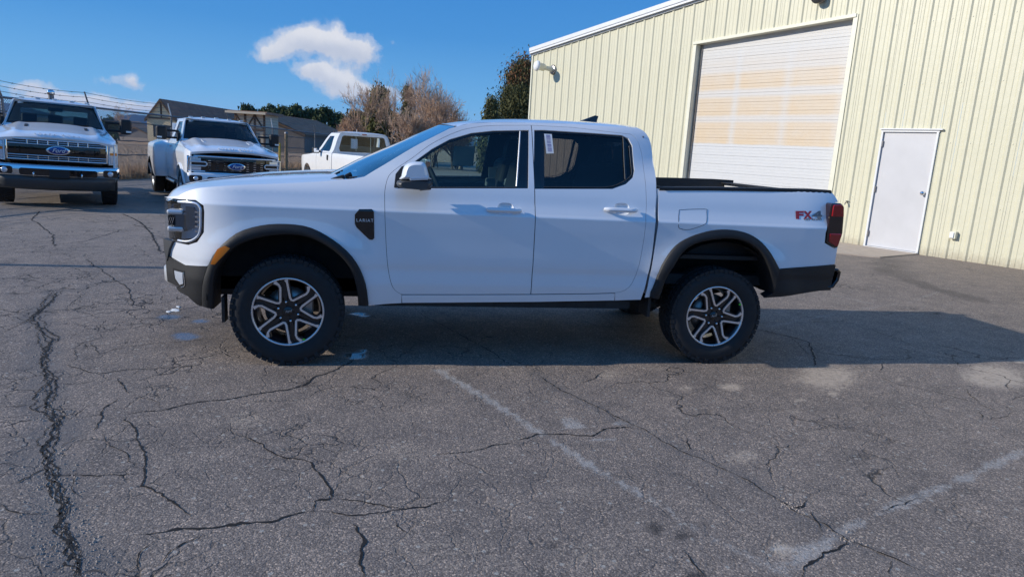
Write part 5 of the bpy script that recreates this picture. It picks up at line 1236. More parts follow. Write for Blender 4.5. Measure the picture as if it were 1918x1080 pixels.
# ---------------------------------------------------------------- the other trucks
def tyre_simple(R0, W, rim, n=40):
    mb = MB(); w = W/2
    mb.lathe([(rim, -w*.85), (rim+.03, -w), (R0-.06, -w), (R0-.02, -w*.93), (R0, -w*.75), (R0, w*.75), (R0-.02, w*.93), (R0-.06, w), (rim+.03, w), (rim, w*.85)], (0, 0, 0), (1, 0, 0), n)
    for i in range(44):
        a = 2*math.pi*i/44
        for y0, y1, o in ((-w*.85, -w*.35, 0), (-w*.25, w*.25, .5), (w*.35, w*.85, 0)):
            h = math.pi/44*.62; vs = []
            for rr in (R0-.005, R0+.012):
                for yy, aa in ((y0, -h), (y1, -h), (y1, h), (y0, h)):
                    q = a+aa+o*2*math.pi/44; vs.append((yy, rr*math.cos(q), rr*math.sin(q)))
            mb.add(vs, [(4, 5, 6, 7), (0, 1, 5, 4), (1, 2, 6, 5), (2, 3, 7, 6), (3, 0, 4, 7)])
    me = mb.mesh('wheel'); me.materials.append(MAT['rubber']); return me
def wheel_x(par, x, y, TYm, R0, W, rim, dishin=False):
    sg = 1 if x > 0 else -1
    o_ = link('wheel', TYm, None, par); o_.location = (x, y, R0+.01)
    mb = MB(); fo = W/2*sg
    mb.lathe([(rim, fo*.85), (rim-.01, fo*.95), (rim-.03, fo*.6), (rim-.06, fo*.2 if not dishin else -fo*.2), (.11, fo*.5 if not dishin else -fo*.3), (.08, fo*1.0), (0, fo*1.02)], (0, 0, 0), (1, 0, 0), 32)
    mb.build('rim', MAT['satin'], o_)
    mb = MB()
    for i in range(8):
        a = 2*math.pi*i/8; r = rim*.66; p = (fo*.42 if not dishin else 0, r*math.cos(a), r*math.sin(a)); mb.lathe([(0, 0), (.028, 0)], p, (sg, 0, 0), 10)
    mb.build('rim_hole', MAT['dark'], o_, kind='stuff'); return o_
Hprof = PCH([.40, .50, .65, .85, 1.10, 1.22, 1.32, 1.42, 1.50, 1.75, 1.93, 2.0, 2.05], [.93, .97, .995, 1.01, 1.01, 1.0, .975, .94, .885, .80, .735, .69, .61])
def HS(y, z):
    w = Hprof(z)
    if y < .45: w -= .085*((.45-y)/.45)**2.4
    return w
def HF(y, z): return (HS(y, z), y, z)
def heavy(loc, rz, scale, label, kind, group):
    r_ = empty('heavy_pickup' if kind == 'B' else 'chassis_truck', loc, rz, label, 'pickup truck', group); r_.scale = (scale,)*3
    P_ = MAT['paint']
    gp_ = .004
    # fender: from grille corner to door, with wheel arch
    ac, ar, az = .98, .50, .44
    arch = [(ac+ar*math.cos(t), az+ar*1.04*math.sin(t)) for t in np.linspace(math.pi-.0, 0.0, 22)]
    hz = PCH([0, .15, .6, 1.35, 1.5], [1.235, 1.27, 1.33, 1.42, 1.44])
    fe = [(.02, .80), (.06, .60), (ac-ar, .50)]+[a for a in arch]+[(ac+ar, .50), (1.60, .50)]+[(1.60, 1.43)]+[(y, hz(y)) for y in np.linspace(1.58, .02, 14)]
    panel('front_fender', clean(fe), HF, P_, r_, step=.07, mirror='x', flange=.03)
    mb = MB(); rows = []
    for o_, dr in ((.0, .0), (.028, .005), (.03, .05), (-.15, .052)): rows.append([(HS(ac+(ar-dr)*math.cos(t), az+(ar-dr)*math.sin(t))+o_, ac+(ar-dr)*math.cos(t), az+(ar*1.04-dr)*math.sin(t)) for t in np.linspace(math.pi+.02, -.02, 24)])
    for sg in (1, -1):
        mb = MB(); mb.grid(np.array([[(sg*a, b, c) for a, b, c in rw] for rw in rows])); mb.build('wheel_arch_moulding', MAT['blackplastic'] if kind == 'A' else P_, r_)
    # hood with raised centre, scoops and vents
    def HO(x, y):
        e = HS(y, hz(y))-.02; a = min(1, abs(x)/e); ze = hz(y); zc = PCH([-.05, .0, .12, .5, 1.0, 1.45], [1.22, 1.29, 1.355, 1.43, 1.50, 1.56])(y)
        z = ze+(zc-ze)*(1-a**2.6); z += .030*math.exp(-((a-.70)/.10)**2)*sstep(.0, .3, y)
        return (x, y-.05*(1-a**2)*(1-sstep(0, .4, y)), z)
    ho = [(-.90, .0), (.90, .0)]+[(HS(y, hz(y))-.012, y) for y in np.linspace(.06, 1.42, 10)]+[(-HS(y, hz(y))+.012, y) for y in np.linspace(1.42, .06, 10)]
    hd = panel('hood', clean(ho), HO, P_, r_, step=.06, flange=.05)
    if True:
        txt = 'SUPER DUTY'; o_ = text('hood_lettering', txt, .075, MAT['satin' if kind == 'X' else 'trim' if False else 'paint'], hd, Matrix.Identity(4), space=1.9, extrude=.0)
        for v in o_.data.vertices:
            x = v.co.x; yy = .075-v.co.y*.9; q = HO(x, yy); v.co = (q[0], q[1]-.006, q[2]+.006)
        md = o_.modifiers.new('s', 'SOLIDIFY'); md.thickness = .012; o_['kind'] = 'stuff'
    for sg in (1, -1):
        mb = MB(); q = HO(sg*.50, 1.0); mb.obox((q[0], q[1], q[2]+.004), (.028, 0, 0), (.0, .16, .02), (0, 0, .006)); mb.build('hood_vent', MAT['blackplastic'] if kind == 'A' else P_, hd)
    # cab
    yb = 3.25 if kind == 'B' else 4.05
    hw = 1.53
    dl = [(1.605, .52), (yb-.25, .52), (yb-.22, 1.46)]+[(1.605, 1.44)]
    ds = panel('front_door', clean(inset(dl, .003)), HF, P_, r_, step=.1, mirror='x')
    ww0 = [(1.75, 1.47), (yb-.38, 1.47), (yb-.40, 1.90), (2.28, 1.90)]
    pil = [(1.50, 1.44), (yb, 1.46), (yb, 1.98), (2.15, 1.98), (2.05, 1.965)]
    panel('cab_side', pil, HF, P_, r_, step=.06, holes=[ww0], mirror='x')
    panel('side_window', inset(ww0, -.01), HF, MAT['gtruck'], r_, step=.1, off=-.015, flange=0, mirror='x')
    panel('rear_quarter', [(yb-.215, .52), (yb, .52), (yb, 1.455), (yb-.215, 1.455)], HF, P_, r_, step=.1, mirror='x')
    for sg in (1, -1):
        mb = MB(); mb.lathe([(0, 0), (.03, .0), (.03, .02), (0, .02)], (sg*(HS(2.6, 1.3)+.0), 2.6, 1.3), (sg, 0, 0), 8); mb.obox((sg*(HS(2.7, 1.3)+.03), 2.72, 1.3), (.015, 0, 0), (0, .12, 0), (0, 0, .02)); mb.build('door_handle', P_ if kind == 'B' else MAT['blackplastic'], r_)
    # windscreen and frame
    def WS(x, z):
        t = (z-1.44)/(1.98-1.44); return (x, 1.33+.78*t+.16*(abs(x)/.9)**2.5, z-.03*(abs(x)/.9)**2+.03)
    wsb = [(-.845, 1.50), (.845, 1.50), (.70, 1.925), (-.70, 1.925)]
    panel('windscreen', wsb, WS, MAT['gtruck'], r_, step=.12, off=.0, flange=0)
    panel('windscreen_frame', [(-.90, 1.42), (.90, 1.42), (.735, 1.98), (-.735, 1.98)], WS, P_, r_, step=.08, off=-.008, holes=[inset(wsb, .006)], flange=.03)
    panel('windscreen_band', inset(wsb, .002), WS, MAT['gloss'], r_, step=.06, off=-.004, flange=0, holes=[inset(wsb, .032)])
    mb = MB(); mb.grid(np.array([[WS(x, 1.44) for x in np.linspace(-.88, .88, 9)], [(x, 1.28, 1.475-.04*abs(x)) for x in np.linspace(-.88, .88, 9)]]), flip=True); mb.build('cowl', MAT['blackplastic'], r_)
    for x0 in (-.75, -.05):
        mb = MB(); a, b_ = WS(x0, 1.50), WS(x0+.62, 1.54); mb.tube([(a[0], a[1]-.02, a[2]), (b_[0], b_[1]-.02, b_[2])], .012, 5); mb.build('wiper', MAT['blackplastic'], r_)
    mb = MB(); rows = []
    for y, dz in ((2.06, -.012), (2.12, .022), (2.4, .055), (yb-.4, .06), (yb, .03)):
        e = HS(y, 1.985); rows.append([(t*e, y-.02*(1-t*t)*(1 if y < 2.2 else 0), 1.985+dz*(1-abs(t)**3.5)-.0) for t in np.linspace(-1, 1, 17)])
    mb.grid(np.array(rows)); mb.build('roof', P_, r_)
    for x in (-.58, -.30, 0, .30, .58):
        mb = MB(); mb.obox((x, 2.22, 2.043-.03*abs(x)), (.045, 0, 0), (0, .035, 0), (0, 0, .014)); bevel(mb.build('roof_marker', MAT['amber'] if False else MAT['satin'], r_), .008, 2)
    # cab back with window, interior
    for (x0, x1, z0, z1) in ((-.97, .97, .5, 1.42), (-.74, .74, 1.86, 1.985), (-.86, -.66, 1.42, 1.86), (.66, .86, 1.42, 1.86)):
        mb = MB(); mb.box(x0, x1, yb-.02, yb, z0, z1); mb.build('cab_back', P_, r_)
    mb = MB(); mb.box(-.66, .66, yb-.012, yb-.006, 1.42, 1.86); mb.build('rear_window', MAT['gtruck'] if kind == 'A' else MAT['grear'], r_)
    mb = MB(); mb.box(-.9, .9, 1.45, 1.95, .9, 1.45); mb.box(-.9, .9, 1.9, yb-.05, .50, .75); bevel(mb.build('dashboard', MAT['interior'], r_), .04, 2)
    for x in ((-.48, .48) if kind == 'B' else (-.48, .48, 0)):
        mb = MB(); mb.obox((x, 2.85, 1.20), (.24 if x else .16, 0, 0), (0, .08, .02), (0, .06, .33)); bevel(mb.build('seat', MAT['interior'], r_), .06, 3)
        mb = MB(); mb.obox((x, 2.95, 1.63), (.14, 0, 0), (0, .06, 0), (0, .01, .10)); bevel(mb.build('headrest', MAT['interior'], r_), .04, 3)
    mb = MB(); mb.lathe([(.17, -.015), (.19, 0), (.17, .015), (.155, 0), (.17, -.015)], (.48, 2.0, 1.42), (0, -.9, .35), 20); mb.build('steering_wheel', MAT['interior'], r_)
    mb = MB(); mb.obox((0, 1.98, 1.83), (.13, 0, 0), (0, .015, 0), (0, 0, .035)); mb.build('rear_view_mirror', MAT['interior'], r_)
    mb = MB(); a = WS(-.62, 1.90); mb.obox((a[0]+.02, a[1]-.01, a[2]), (.05, 0, 0), (0, .003, 0), (0, 0, .012)); mb.build('windscreen_sticker', MAT['paper'], r_)
    # front: grille
    def FS(x, z): return (x, -.055+.12*(abs(x)/.95)**3+.03*((z-1.05)/.25)**2, z)
    if kind == 'A':
        panel('grille', [(-.80, .87), (.80, .87), (.83, 1.235), (-.83, 1.235)], FS, MAT['gloss'], r_, step=.12, off=-.03, flange=.03)
        def bar(x0, x1, z0, z1, w=.010, nm='grille_bar', mt='chrome', d=.004):
            pts = [FS(x0+(x1-x0)*t, z0+(z1-z0)*t) for t in np.linspace(0, 1, 9)]
            mb = MB(); mb.tube([(p[0], p[1]-d, p[2]) for p in pts], w, 6); mb.build(nm, MAT[mt], r_)
        for z_, w_ in ((1.235, .016), (1.195, .006), (1.155, .010), (.955, .010), (.915, .006), (.875, .016)): bar(-.80, .80, z_, z_, w_)
        for x_ in (-.52, -.36, -.20, -.04, .12, .28, .44):
            bar(x_+.04, x_+.04, 1.155, 1.235, .009); bar(x_+.04, x_+.04, .875, .955, .009)
        for sg in (1, -1):
            bar(sg*.80, sg*.80, .875, 1.235, .022); bar(sg*.62, sg*.78, 1.155, 1.155, .012)
            panel('grille_end', [(sg*.60, .99), (sg*.83, .99), (sg*.83, 1.12), (sg*.60, 1.12)][::sg], FS, MAT['gloss'], r_, step=.1, off=.0, flange=.02)
        ovs = (.20, .083)
    else:
        panel('grille', [(-.80, .83), (.80, .83), (.82, 1.13), (-.82, 1.13)], FS, MAT['gloss'], r_, step=.12, off=-.02, flange=.03)
        for z0, w_ in ((1.155, .024), (.80, .024)):
            pts = [FS(x, z0) for x in np.linspace(-.86, .86, 17)]; mb = MB(); mb.tube([(p[0], p[1]-.01, p[2]) for p in pts], w_, 8); mb.build('grille_bar', MAT['chrome'], r_)
        for ci, x_ in enumerate((-.50, -.345, -.19, -.03, .13, .29, .445, .60)):
            for z_ in (.87, .92, .97, 1.02, 1.07):
                if abs(x_-.05) < .2 and .90 < z_ < 1.05: continue
                q = FS(x_-.05, z_); mb = MB(); mb.obox((q[0], q[1]+.005, q[2]), (.028, 0, 0), (0, .01, 0), (0, 0, .006)); mb.build('grille_dash', MAT['chrome'], r_)
        ovs = (.195, .085)
    oc = FS(0, 1.06 if kind == 'A' else .965); mb = MB(); mb.lathe([(0, .035), (.88, .035), (.93, .03), (1.0, .0)], (0, 0, 0), (0, -1, 0), 32); bd = mb.build('badge', MAT['chrome'], r_); bd.data.transform(Matrix.Translation((0, oc[1]-.01, oc[2])) @ Matrix.Diagonal((ovs[0], 1, ovs[1], 1)))
    mb = MB(); mb.lathe([(0, .040), (.76, .040), (.79, .03)], (0, 0, 0), (0, -1, 0), 32); be = mb.build('badge_field', MAT['blueoval'], bd); be.data.transform(Matrix.Translation((0, oc[1]-.012, oc[2])) @ Matrix.Diagonal((ovs[0], 1, ovs[1], 1)))
    text('lettering', 'Ford', .105, MAT['whiteletter'], bd, frame((0, oc[1]-.056, oc[2]), (1, 0, 0), (0, 0, 1)), shear=.4, extrude=.002)
    # headlights
    for sg in (1, -1):
        if kind == 'A':
            L = [(.825, .84), (.985, .84), (.985, 1.245), (.70, 1.262), (.71, 1.252), (.845, 1.235)]
            L = [(.825, .84), (.985, .85), (.985, 1.24), (.825, 1.24)]
        else:
            L = [(.64, .80), (.985, .80), (.985, 1.155), (.64, 1.155)]
        L2 = [(sg*a, b) for a, b in L][::sg]
        h_ = panel('headlight', L2, FS, MAT['lamp'] if kind == 'A' else MAT['gloss'], r_, step=.08, off=.012, flange=.08)
        if kind == 'A':
            for z0, z1, mt, nm in ((.87, 1.00, 'lamp', 'reflector'), (1.10, 1.21, 'lamp', 'reflector'), (1.03, 1.075, 'amber', 'turn_signal')):
                q = [(sg*.85, z0), (sg*.965, z0), (sg*.965, z1), (sg*.85, z1)][::sg]; panel(nm, q, FS, MAT[mt], h_, step=.06, off=.026, flange=.012)
            pts = [FS(sg*a, b) for a, b in ((.835, .855), (.975, .86), (.975, 1.23), (.835, 1.23), (.835, .855))]; mb = MB(); mb.tube([(p[0], p[1]-.025, p[2]) for p in pts], .011, 6); mb.build('light_signature', MAT['paper'], h_)
        else:
            pts = [FS(sg*a, b) for a, b in ((.97, .83), (.97, 1.13), (.78, 1.13))]; mb = MB(); mb.tube([(p[0], p[1]-.03, p[2]) for p in pts], .020, 8); mb.build('light_signature', MAT['chrome'], h_)
            for zc in (.985,):
                pts = [FS(sg*a, b) for a, b in ((.95, 1.035), (.64, 1.035), (.61, 1.01), (.61, .975), (.64, .95), (.95, .95))]; mb = MB(); mb.tube([(p[0], p[1]-.03, p[2]) for p in pts], .017, 8); mb.build('light_signature', MAT['satin'], h_)
            pts = [FS(sg*a, b) for a, b in ((.97, .835), (.64, .835))]; mb = MB(); mb.tube([(p[0], p[1]-.03, p[2]) for p in pts], .02, 8); mb.build('light_signature', MAT['chrome'], h_)
            for zc in (1.08, .893):
                q = [(sg*.72, zc-.032), (sg*.93, zc-.032), (sg*.93, zc+.032), (sg*.72, zc+.032)][::sg]; panel('reflector', q, FS, MAT['lamp'], h_, step=.06, off=.022, flange=.01)
        q = [(sg*.985, .85), (sg*1.005, .85)]
    # bumper: bright U section with lower openings
    def BF(x, z): return (x, -.20+.16*(abs(x)/1.0)**2.6, z)
    rows = [[(x, BF(x, z)[1]+dy, z) for x in np.linspace(-1.0, 1.0, 25)] for z, dy in ((.80, .12), (.795, .03), (.77, .0), (.66, .0), (.60, .02), (.575, .05), (.57, .14))]
    mb = MB(); mb.grid(np.array(rows)); bu = mb.build('front_bumper', MAT['chrome'] if kind == 'A' else P_, r_); bu.modifiers.new('s', 'SOLIDIFY').thickness = .015
    for x0, x1, z0, z1 in ((-.62, .62, .60, .725), (-.97, -.72, .61, .745), (.72, .97, .61, .745)):
        panel('bumper_opening', [(x0+.02, z0), (x1-.02, z0), (x1, z0+.03), (x1, z1-.02), (x1-.03, z1), (x0+.03, z1), (x0, z1-.02), (x0, z0+.03)], BF, MAT['gloss'], bu, step=.08, off=.006, flange=.006)
    for sg in (1, -1):
        q = BF(sg*.84, .675); mb = MB(); mb.lathe([(0, .02), (.03, .022), (.045, .012), (.052, 0)], (q[0], q[1]-.01, q[2]), (0, -1, 0), 18); mb.build('fog_lamp', MAT['lamp'], bu)
        q = BF(sg*.38, .60); mb = MB(); mb.tube([(q[0]-.02, q[1]+.02, .66), (q[0]-.02, q[1]-.07, .64), (q[0]-.02, q[1]-.07, .60), (q[0]-.02, q[1]+.02, .58)], .014, 6); mb.build('tow_hook', MAT['chrome'] if kind == 'A' else MAT['blueoval'], bu)
    mb = MB(); mb.obox((0, BF(0, .65)[1]-.012, .645), (.16, 0, 0), (0, .01, 0), (0, 0, .075)); mb.build('plate_holder', MAT['blackplastic'], bu)
    rows = [[(x, BF(x, z)[1]+dy, z+.02*abs(x)**2) for x in np.linspace(-.93, .93, 15)] for z, dy in ((.575, .04), (.48, .05), (.36, .10), (.33, .16))]
    mb = MB(); mb.grid(np.array(rows)); va = mb.build('front_valance', MAT['greyplastic'], r_); va.modifiers.new('s', 'SOLIDIFY').thickness = .015
    # mirrors: tall tow mirrors on double arms
    for sg in (1, -1):
        xm = sg*1.28; mb = MB()
        mb.obox((xm, 1.78, 1.60), (.115, 0, 0), (0, .09, 0), (0, 0, .155)); mi = mb.build('tow_mirror', MAT['blackplastic'], r_); bevel(mi, .05, 3)
        for zz in (1.66, 1.50):
            mb = MB(); mb.tube([(sg*.90, 1.86, zz), (sg*1.20, 1.80, zz)], .025, 8); mb.build('mirror_arm', MAT['blackplastic'], mi)
        mb = MB(); mb.obox((sg*1.33, 1.686, 1.50), (.05, 0, 0), (0, .006, 0), (0, 0, .018)); mb.build('turn_signal', MAT['paper'], mi)
        mb = MB(); mb.obox((sg*.91, 1.84, 1.52), (.03, 0, 0), (0, .12, 0), (0, 0, .10)); mb.build('mirror_mount', MAT['blackplastic'], r_)
    # wheels, frame
    T = tyre_simple(.40, .27, .25)
    for sg in (1, -1): wheel_x(r_, sg*.88, .98, T, .40, .27, .25)
    ry = 4.9 if kind == 'B' else 5.3
    for sg in (1, -1): wheel_x(r_, sg*.74, ry, T, .40, .27, .25, True); wheel_x(r_, sg*1.03, ry, T, .40, .27, .25, True)
    mb = MB(); mb.box(-.46, -.38, .1, ry+1.1, .50, .68); mb.box(.38, .46, .1, ry+1.1, .50, .68)
    for y in (.3, 1.3, 2.6, 4.0, ry+1.0): mb.box(-.4, .4, y, y+.08, .52, .64)
    mb.box(-.9, .9, .98-.06, .98+.06, .36, .48); mb.box(-.9, .9, ry-.08, ry+.08, .32, .50); mb.box(-.18, .18, ry-.2, ry+.2, .26, .54); mb.box(-.35, .35, .35, 1.3, .45, .9)
    mb.build('chassis', MAT['under'], r_)
    mb = MB(); mb.box(-.93, .93, 1.5, yb, .46, .53); mb.build('floor_pan', MAT['under'], r_)
    for sg in (1, -1):
        mb = MB(); mb.tube([(sg*1.02, 1.62, .47), (sg*1.02, yb-.2, .47)], .045, 8); mb.build('running_board', MAT['chrome'] if kind == 'B' else MAT['blackplastic'], r_)
    if kind == 'B':
        # bed with wide rear fenders
        bl = 2.45; y0 = yb+.04; y1 = y0+bl
        rarch = [(ry+.50*math.cos(t), .44+.52*math.sin(t)) for t in np.linspace(math.pi, 0, 18)]
        def BS(y, z):
            d = sstep(y0+.05, y0+.55, y)*sstep(y1-.02, y1-.45, y); return HS(3, z)+.225*d*sstep(1.445, 1.30, z)
        sd = [(y0, .52)]+rarch+[(y1, .55), (y1, 1.42), (y0, 1.42)]
        panel('bedside', clean(sd), lambda y, z: (BS(y, z), y, z), P_, r_, step=.06, mirror='x', flange=.04)
        for sg in (1, -1):
            mb = MB(); mb.grid(np.array([[(sg*x, ry+.50*math.cos(t), .44+.52*math.sin(t)) for t in np.linspace(math.pi, 0, 18)] for x in (BS(ry, .9), .62)])); mb.build('wheel_housing', MAT['under'], r_)
            mb = MB(); mb.box(min(sg*.86, sg*.96), max(sg*.86, sg*.96), y0, y1, 1.405, 1.425); mb.box(min(sg*.86, sg*.88), max(sg*.86, sg*.88), y0, y1, .9, 1.41); mb.build('bed_rail', P_, r_)
        mb = MB(); mb.box(-.9, .9, y0, y1, .86, .9); mb.box(-.93, .93, y0, y0+.03, .6, 1.41); mb.build('bed_floor', P_, r_)
        mb = MB(); mb.box(-.90, .90, y1-.05, y1+.02, .62, 1.42); mb.build('tailgate', P_, r_)
    return r_
ht1 = heavy((-5.44, 8.80, .015), R(23), 1.0, 'white chassis cab truck with chrome bumper and slotted chrome grille, cut by left edge', 'A', None)
ht2 = heavy((-2.41, 9.75, .01), R(22.5), .955, 'white dual-rear-wheel pickup with black studded grille, nose hidden behind the front pickup', 'B', None)
ht1.rotation_euler = (0, R(1.5), R(23)); ht1.scale = (1, 1, 1.03); ht2.rotation_euler = (0, R(1.0), R(22.5))
# --- old single cab pickup seen from behind
def old_truck(loc, rz):
    r_ = empty('old_pickup', loc, rz, 'old white single cab pickup seen from behind, beyond the hood of the front pickup', 'pickup truck'); P_ = MAT['paint_old']
    OP = PCH([.45, .6, .9, 1.15, 1.26, 1.34, 1.78, 1.86, 1.90], [.93, .955, .97, .965, .945, .90, .735, .67, .58])
    def OS(y, z): return OP(z) - (.10*((y+2.6)/-.7)**2 if y < -2.6 else 0)
    OF = lambda y, z: (OS(y, z), y, z)
    arch = [(-2.35+.44*math.cos(t), .42+.46*math.sin(t)) for t in np.linspace(0, math.pi, 16)]
    hz = PCH([-3.3, -3.0, -2.2, -1.4], [1.02, 1.10, 1.16, 1.24])
    fe = [(-1.42, .5)]+arch+[(-3.25, .5), (-3.3, .98)]+[(y, hz(y)) for y in np.linspace(-3.28, -1.42, 10)]
    panel('front_fender', clean(fe), OF, P_, r_, step=.07, mirror='x', flange=.03)
    def HO(x, y):
        e = OS(y, hz(y))-.01; a = min(1, abs(x)/e); return (x, y, hz(y)+.07*(1-a**3))
    panel('hood', [(-.86, -3.26), (.86, -3.26), (.92, -1.42), (-.92, -1.42)], HO, P_, r_, step=.12, flange=.04)
    panel('door', inset([(-1.41, .5), (-.18, .5), (-.18, 1.25), (-1.41, 1.24)], .003), OF, P_, r_, step=.1, mirror='x')
    win = [(-1.18, 1.30), (-.30, 1.30), (-.34, 1.74), (-.72, 1.74)]
    panel('cab_side', clean([(-1.45, 1.245), (0, 1.255), (0, 1.83), (-.78, 1.83)]), OF, P_, r_, step=.06, holes=[win], mirror='x')
    panel('rear_quarter', [(-.175, .5), (0, .5), (0, 1.25), (-.175, 1.25)], OF, P_, r_, step=.08, mirror='x')
    panel('side_window', inset(win, -.01), OF, MAT['gtruck'], r_, step=.1, off=-.012, flange=0, mirror='x')
    # back wall with wide window
    BW = lambda x, z: (-x, -.02+.0*x, z)
    hole = [(-.70, 1.31), (.70, 1.31), (.735, 1.40), (.64, 1.74), (.58, 1.77), (-.58, 1.77), (-.64, 1.74), (-.735, 1.40)]
    out = [(-.955, .6), (.955, .6), (.955, 1.25), (.90, 1.34), (.74, 1.76), (.66, 1.86), (-.66, 1.86), (-.74, 1.76), (-.90, 1.34), (-.955, 1.25)]
    panel('cab_back', out, BW, P_, r_, step=.08, holes=[hole], flange=.02)
    panel('rear_window', inset(hole, -.01), BW, MAT['gtruck'], r_, step=.2, off=-.012, flange=0)
    panel('window_seal', inset(hole, .0), BW, MAT['gloss'], r_, step=.06, off=-.006, flange=0, holes=[inset(hole, .022)])
    for x in (-.22, .22): 
        mb = MB(); mb.box(x-.01, x+.01, -.05, -.035, 1.31, 1.77); mb.build('window_divider', MAT['satin'], r_)
    WSf = lambda x, z: (x, -1.42+(z-1.24)*1.13+.10*(abs(x)/.8)**2, z)
    panel('windscreen', [(-.80, 1.27), (.80, 1.27), (.66, 1.80), (-.66, 1.80)], WSf, MAT['gtruck'], r_, step=.15, flange=0)
    rows = []
    for y, dz in ((-.80, -.03), (-.7, .02), (-.35, .04), (-.05, .03), (.005, -.01)): rows.append([(t*OS(y, 1.855), y, 1.855+dz*(1-abs(t)**3)) for t in np.linspace(-1, 1, 13)])
    mb = MB(); mb.grid(np.array(rows)); mb.build('roof', P_, r_)
    mb = MB(); mb.obox((0, .012, 1.825), (.13, 0, 0), (0, .02, 0), (0, 0, .018)); st = mb.build('stop_lamp_housing', P_, r_); mb = MB(); mb.obox((0, .035, 1.825), (.07, 0, 0), (0, .005, 0), (0, 0, .014)); mb.build('stop_lamp', MAT['red'], st)
    mb = MB(); mb.tube([(.1, -.3, 1.88), (.12, -.3, 1.97)], [.012, .004], 5); mb.build('roof_aerial', P_, r_)
    for sg in (1, -1):
        mb = MB(); mb.obox((sg*1.10, -1.02, 1.30), (.10, 0, 0), (0, .06, 0), (0, 0, .085)); mi = mb.build('door_mirror', MAT['blackplastic'], r_); bevel(mi, .03, 2)
        mb = MB(); mb.obox((sg*1.10, -.957, 1.30), (.075, 0, 0), (0, .003, 0), (0, 0, .06)); mb.build('mirror_glass', MAT['chrome'], mi)
        mb = MB(); mb.tube([(sg*.92, -1.1, 1.27), (sg*1.05, -1.04, 1.28)], .03, 6); mb.build('mirror_arm', MAT['blackplastic'], r_)
        mb = MB(); mb.obox((sg*.975, -.33, 1.12), (.008, 0, 0), (0, .05, 0), (0, 0, .075)); mb.build('door_handle', MAT['blackplastic'], r_)
    mb = MB(); mb.obox((0, -.45, 1.15), (.72, 0, 0), (0, .08, .02), (0, .06, .33)); mb.box(-.72, .72, -.9, -.4, .7, .85); bevel(mb.build('bench_seat', MAT['interior_light'], r_), .05, 2)
    mb = MB(); mb.box(-.85, .85, -1.5, -1.15, .8, 1.2); mb.build('dashboard', MAT['interior'], r_)
    mb = MB(); mb.lathe([(.17, -.012), (.185, 0), (.17, .012), (.16, 0), (.17, -.012)], (.4, -1.0, 1.28), (0, .9, .4), 20); mb.build('steering_wheel', MAT['interior'], r_)
    mb = MB(); mb.obox((.28, -.035, 1.55), (.10, 0, 0), (0, .003, 0), (0, 0, .14)); mb.build('window_sticker', MAT['paper'], r_)
    # bed
    y0, y1 = .05, 2.45; ra = [(1.15+.46*math.cos(t), .42+.48*math.sin(t)) for t in np.linspace(math.pi, 0, 16)]
    panel('bedside', clean([(y0, .52)]+ra+[(y1, .55), (y1, 1.25), (y0, 1.25)]), lambda y, z: (OP(z), y, z), P_, r_, step=.08, mirror='x', flange=.05)
    mb = MB(); mb.box(-.90, .90, y0, y1, .72, .75); mb.box(-.92, .92, y0, y0+.03, .6, 1.24)
    mb.box(.84, .93, y0, y1, 1.235, 1.255); mb.box(-.93, -.84, y0, y1, 1.235, 1.255); mb.build('bed_floor', P_, r_)
    mb = MB(); mb.box(-.80, .80, y1-.05, y1+.01, .62, 1.25); bevel(mb.build('tailgate', P_, r_), .01, 2)
    for sg in (1, -1):
        mb = MB(); mb.box(min(sg*.81, sg*.945), max(sg*.81, sg*.945), y1-.02, y1+.03, .78, 1.20); bevel(mb.build('tail_light', MAT['red'], r_), .01, 2)
    mb = MB(); mb.box(-.93, .93, y1+.03, y1+.16, .50, .66); bevel(mb.build('rear_bumper', MAT['chrome'], r_), .02, 2)
    T = tyre_simple(.37, .25, .22)
    for sg in (1, -1):
        for y in (-2.35, 1.15): wheel_x(r_, sg*.84, y, T, .37, .25, .22)
    mb = MB(); mb.box(-.42, -.35, -3.1, 2.4, .42, .56); mb.box(.35, .42, -3.1, 2.4, .42, .56); mb.box(-.85, .85, 1.08, 1.22, .30, .44); mb.box(-.88, .88, -1.4, 0, .45, .5); mb.box(-.8, .8, -2.4, -2.3, .3, .44); mb.build('chassis', MAT['under'], r_)
    return r_
tq = AT(626, 290, 19.2); th = math.radians(202)
hd_ = np.array((math.sin(th), -math.cos(th))); lx = np.array((math.cos(th), math.sin(th)))   # lx = towards the picture's left
o_xy = tq[:2]-lx*.88
old_truck((o_xy[0], o_xy[1], 0), th)
# ---------------------------------------------------------------- field, fence, houses, trees, mountains
def FL(u, v0, D): q = AT(u, v0, D); return np.array((q[0], q[1]))
fA = FL(-420, 300, 14.0); fa = FL(0, 300, 17.0); fb = FL(559, 300, 35.0); fdir = (fb-fa)/np.linalg.norm(fb-fa); flen = np.linalg.norm(fb-fa)
F0 = fa-fdir*9; F1 = fb+fdir*26; TL = np.linalg.norm(F1-F0)
fn = np.array((-fdir[1], fdir[0]))    # towards the field
m, t, b = newmat('dry_field'); co = t.nodes.new('ShaderNodeTexCoord').outputs['Object']
c0 = ramp(t, noise(t, co, .35, 8, .65), [(.3, (.34, .22, .145)), (.5, (.46, .32, .22)), (.7, (.55, .41, .28))])
c0 = mix(t, .5, c0, ramp(t, noise(t, co, 4, 8, .7), [(.3, (.19, .125, .08)), (.7, (.58, .44, .30))])); t.links.new(c0, b.inputs['Base Color']); b.inputs['Roughness'].default_value = 1; b.inputs['Specular IOR Level'].default_value = .05
bn = t.nodes.new('ShaderNodeBump'); bn.inputs['Strength'].default_value = 1; bn.inputs['Distance'].default_value = .12; t.links.new(noise(t, co, 9, 8, .7), bn.inputs['Height']); t.links.new(bn.outputs[0], b.inputs['Normal']); MAT['field'] = m
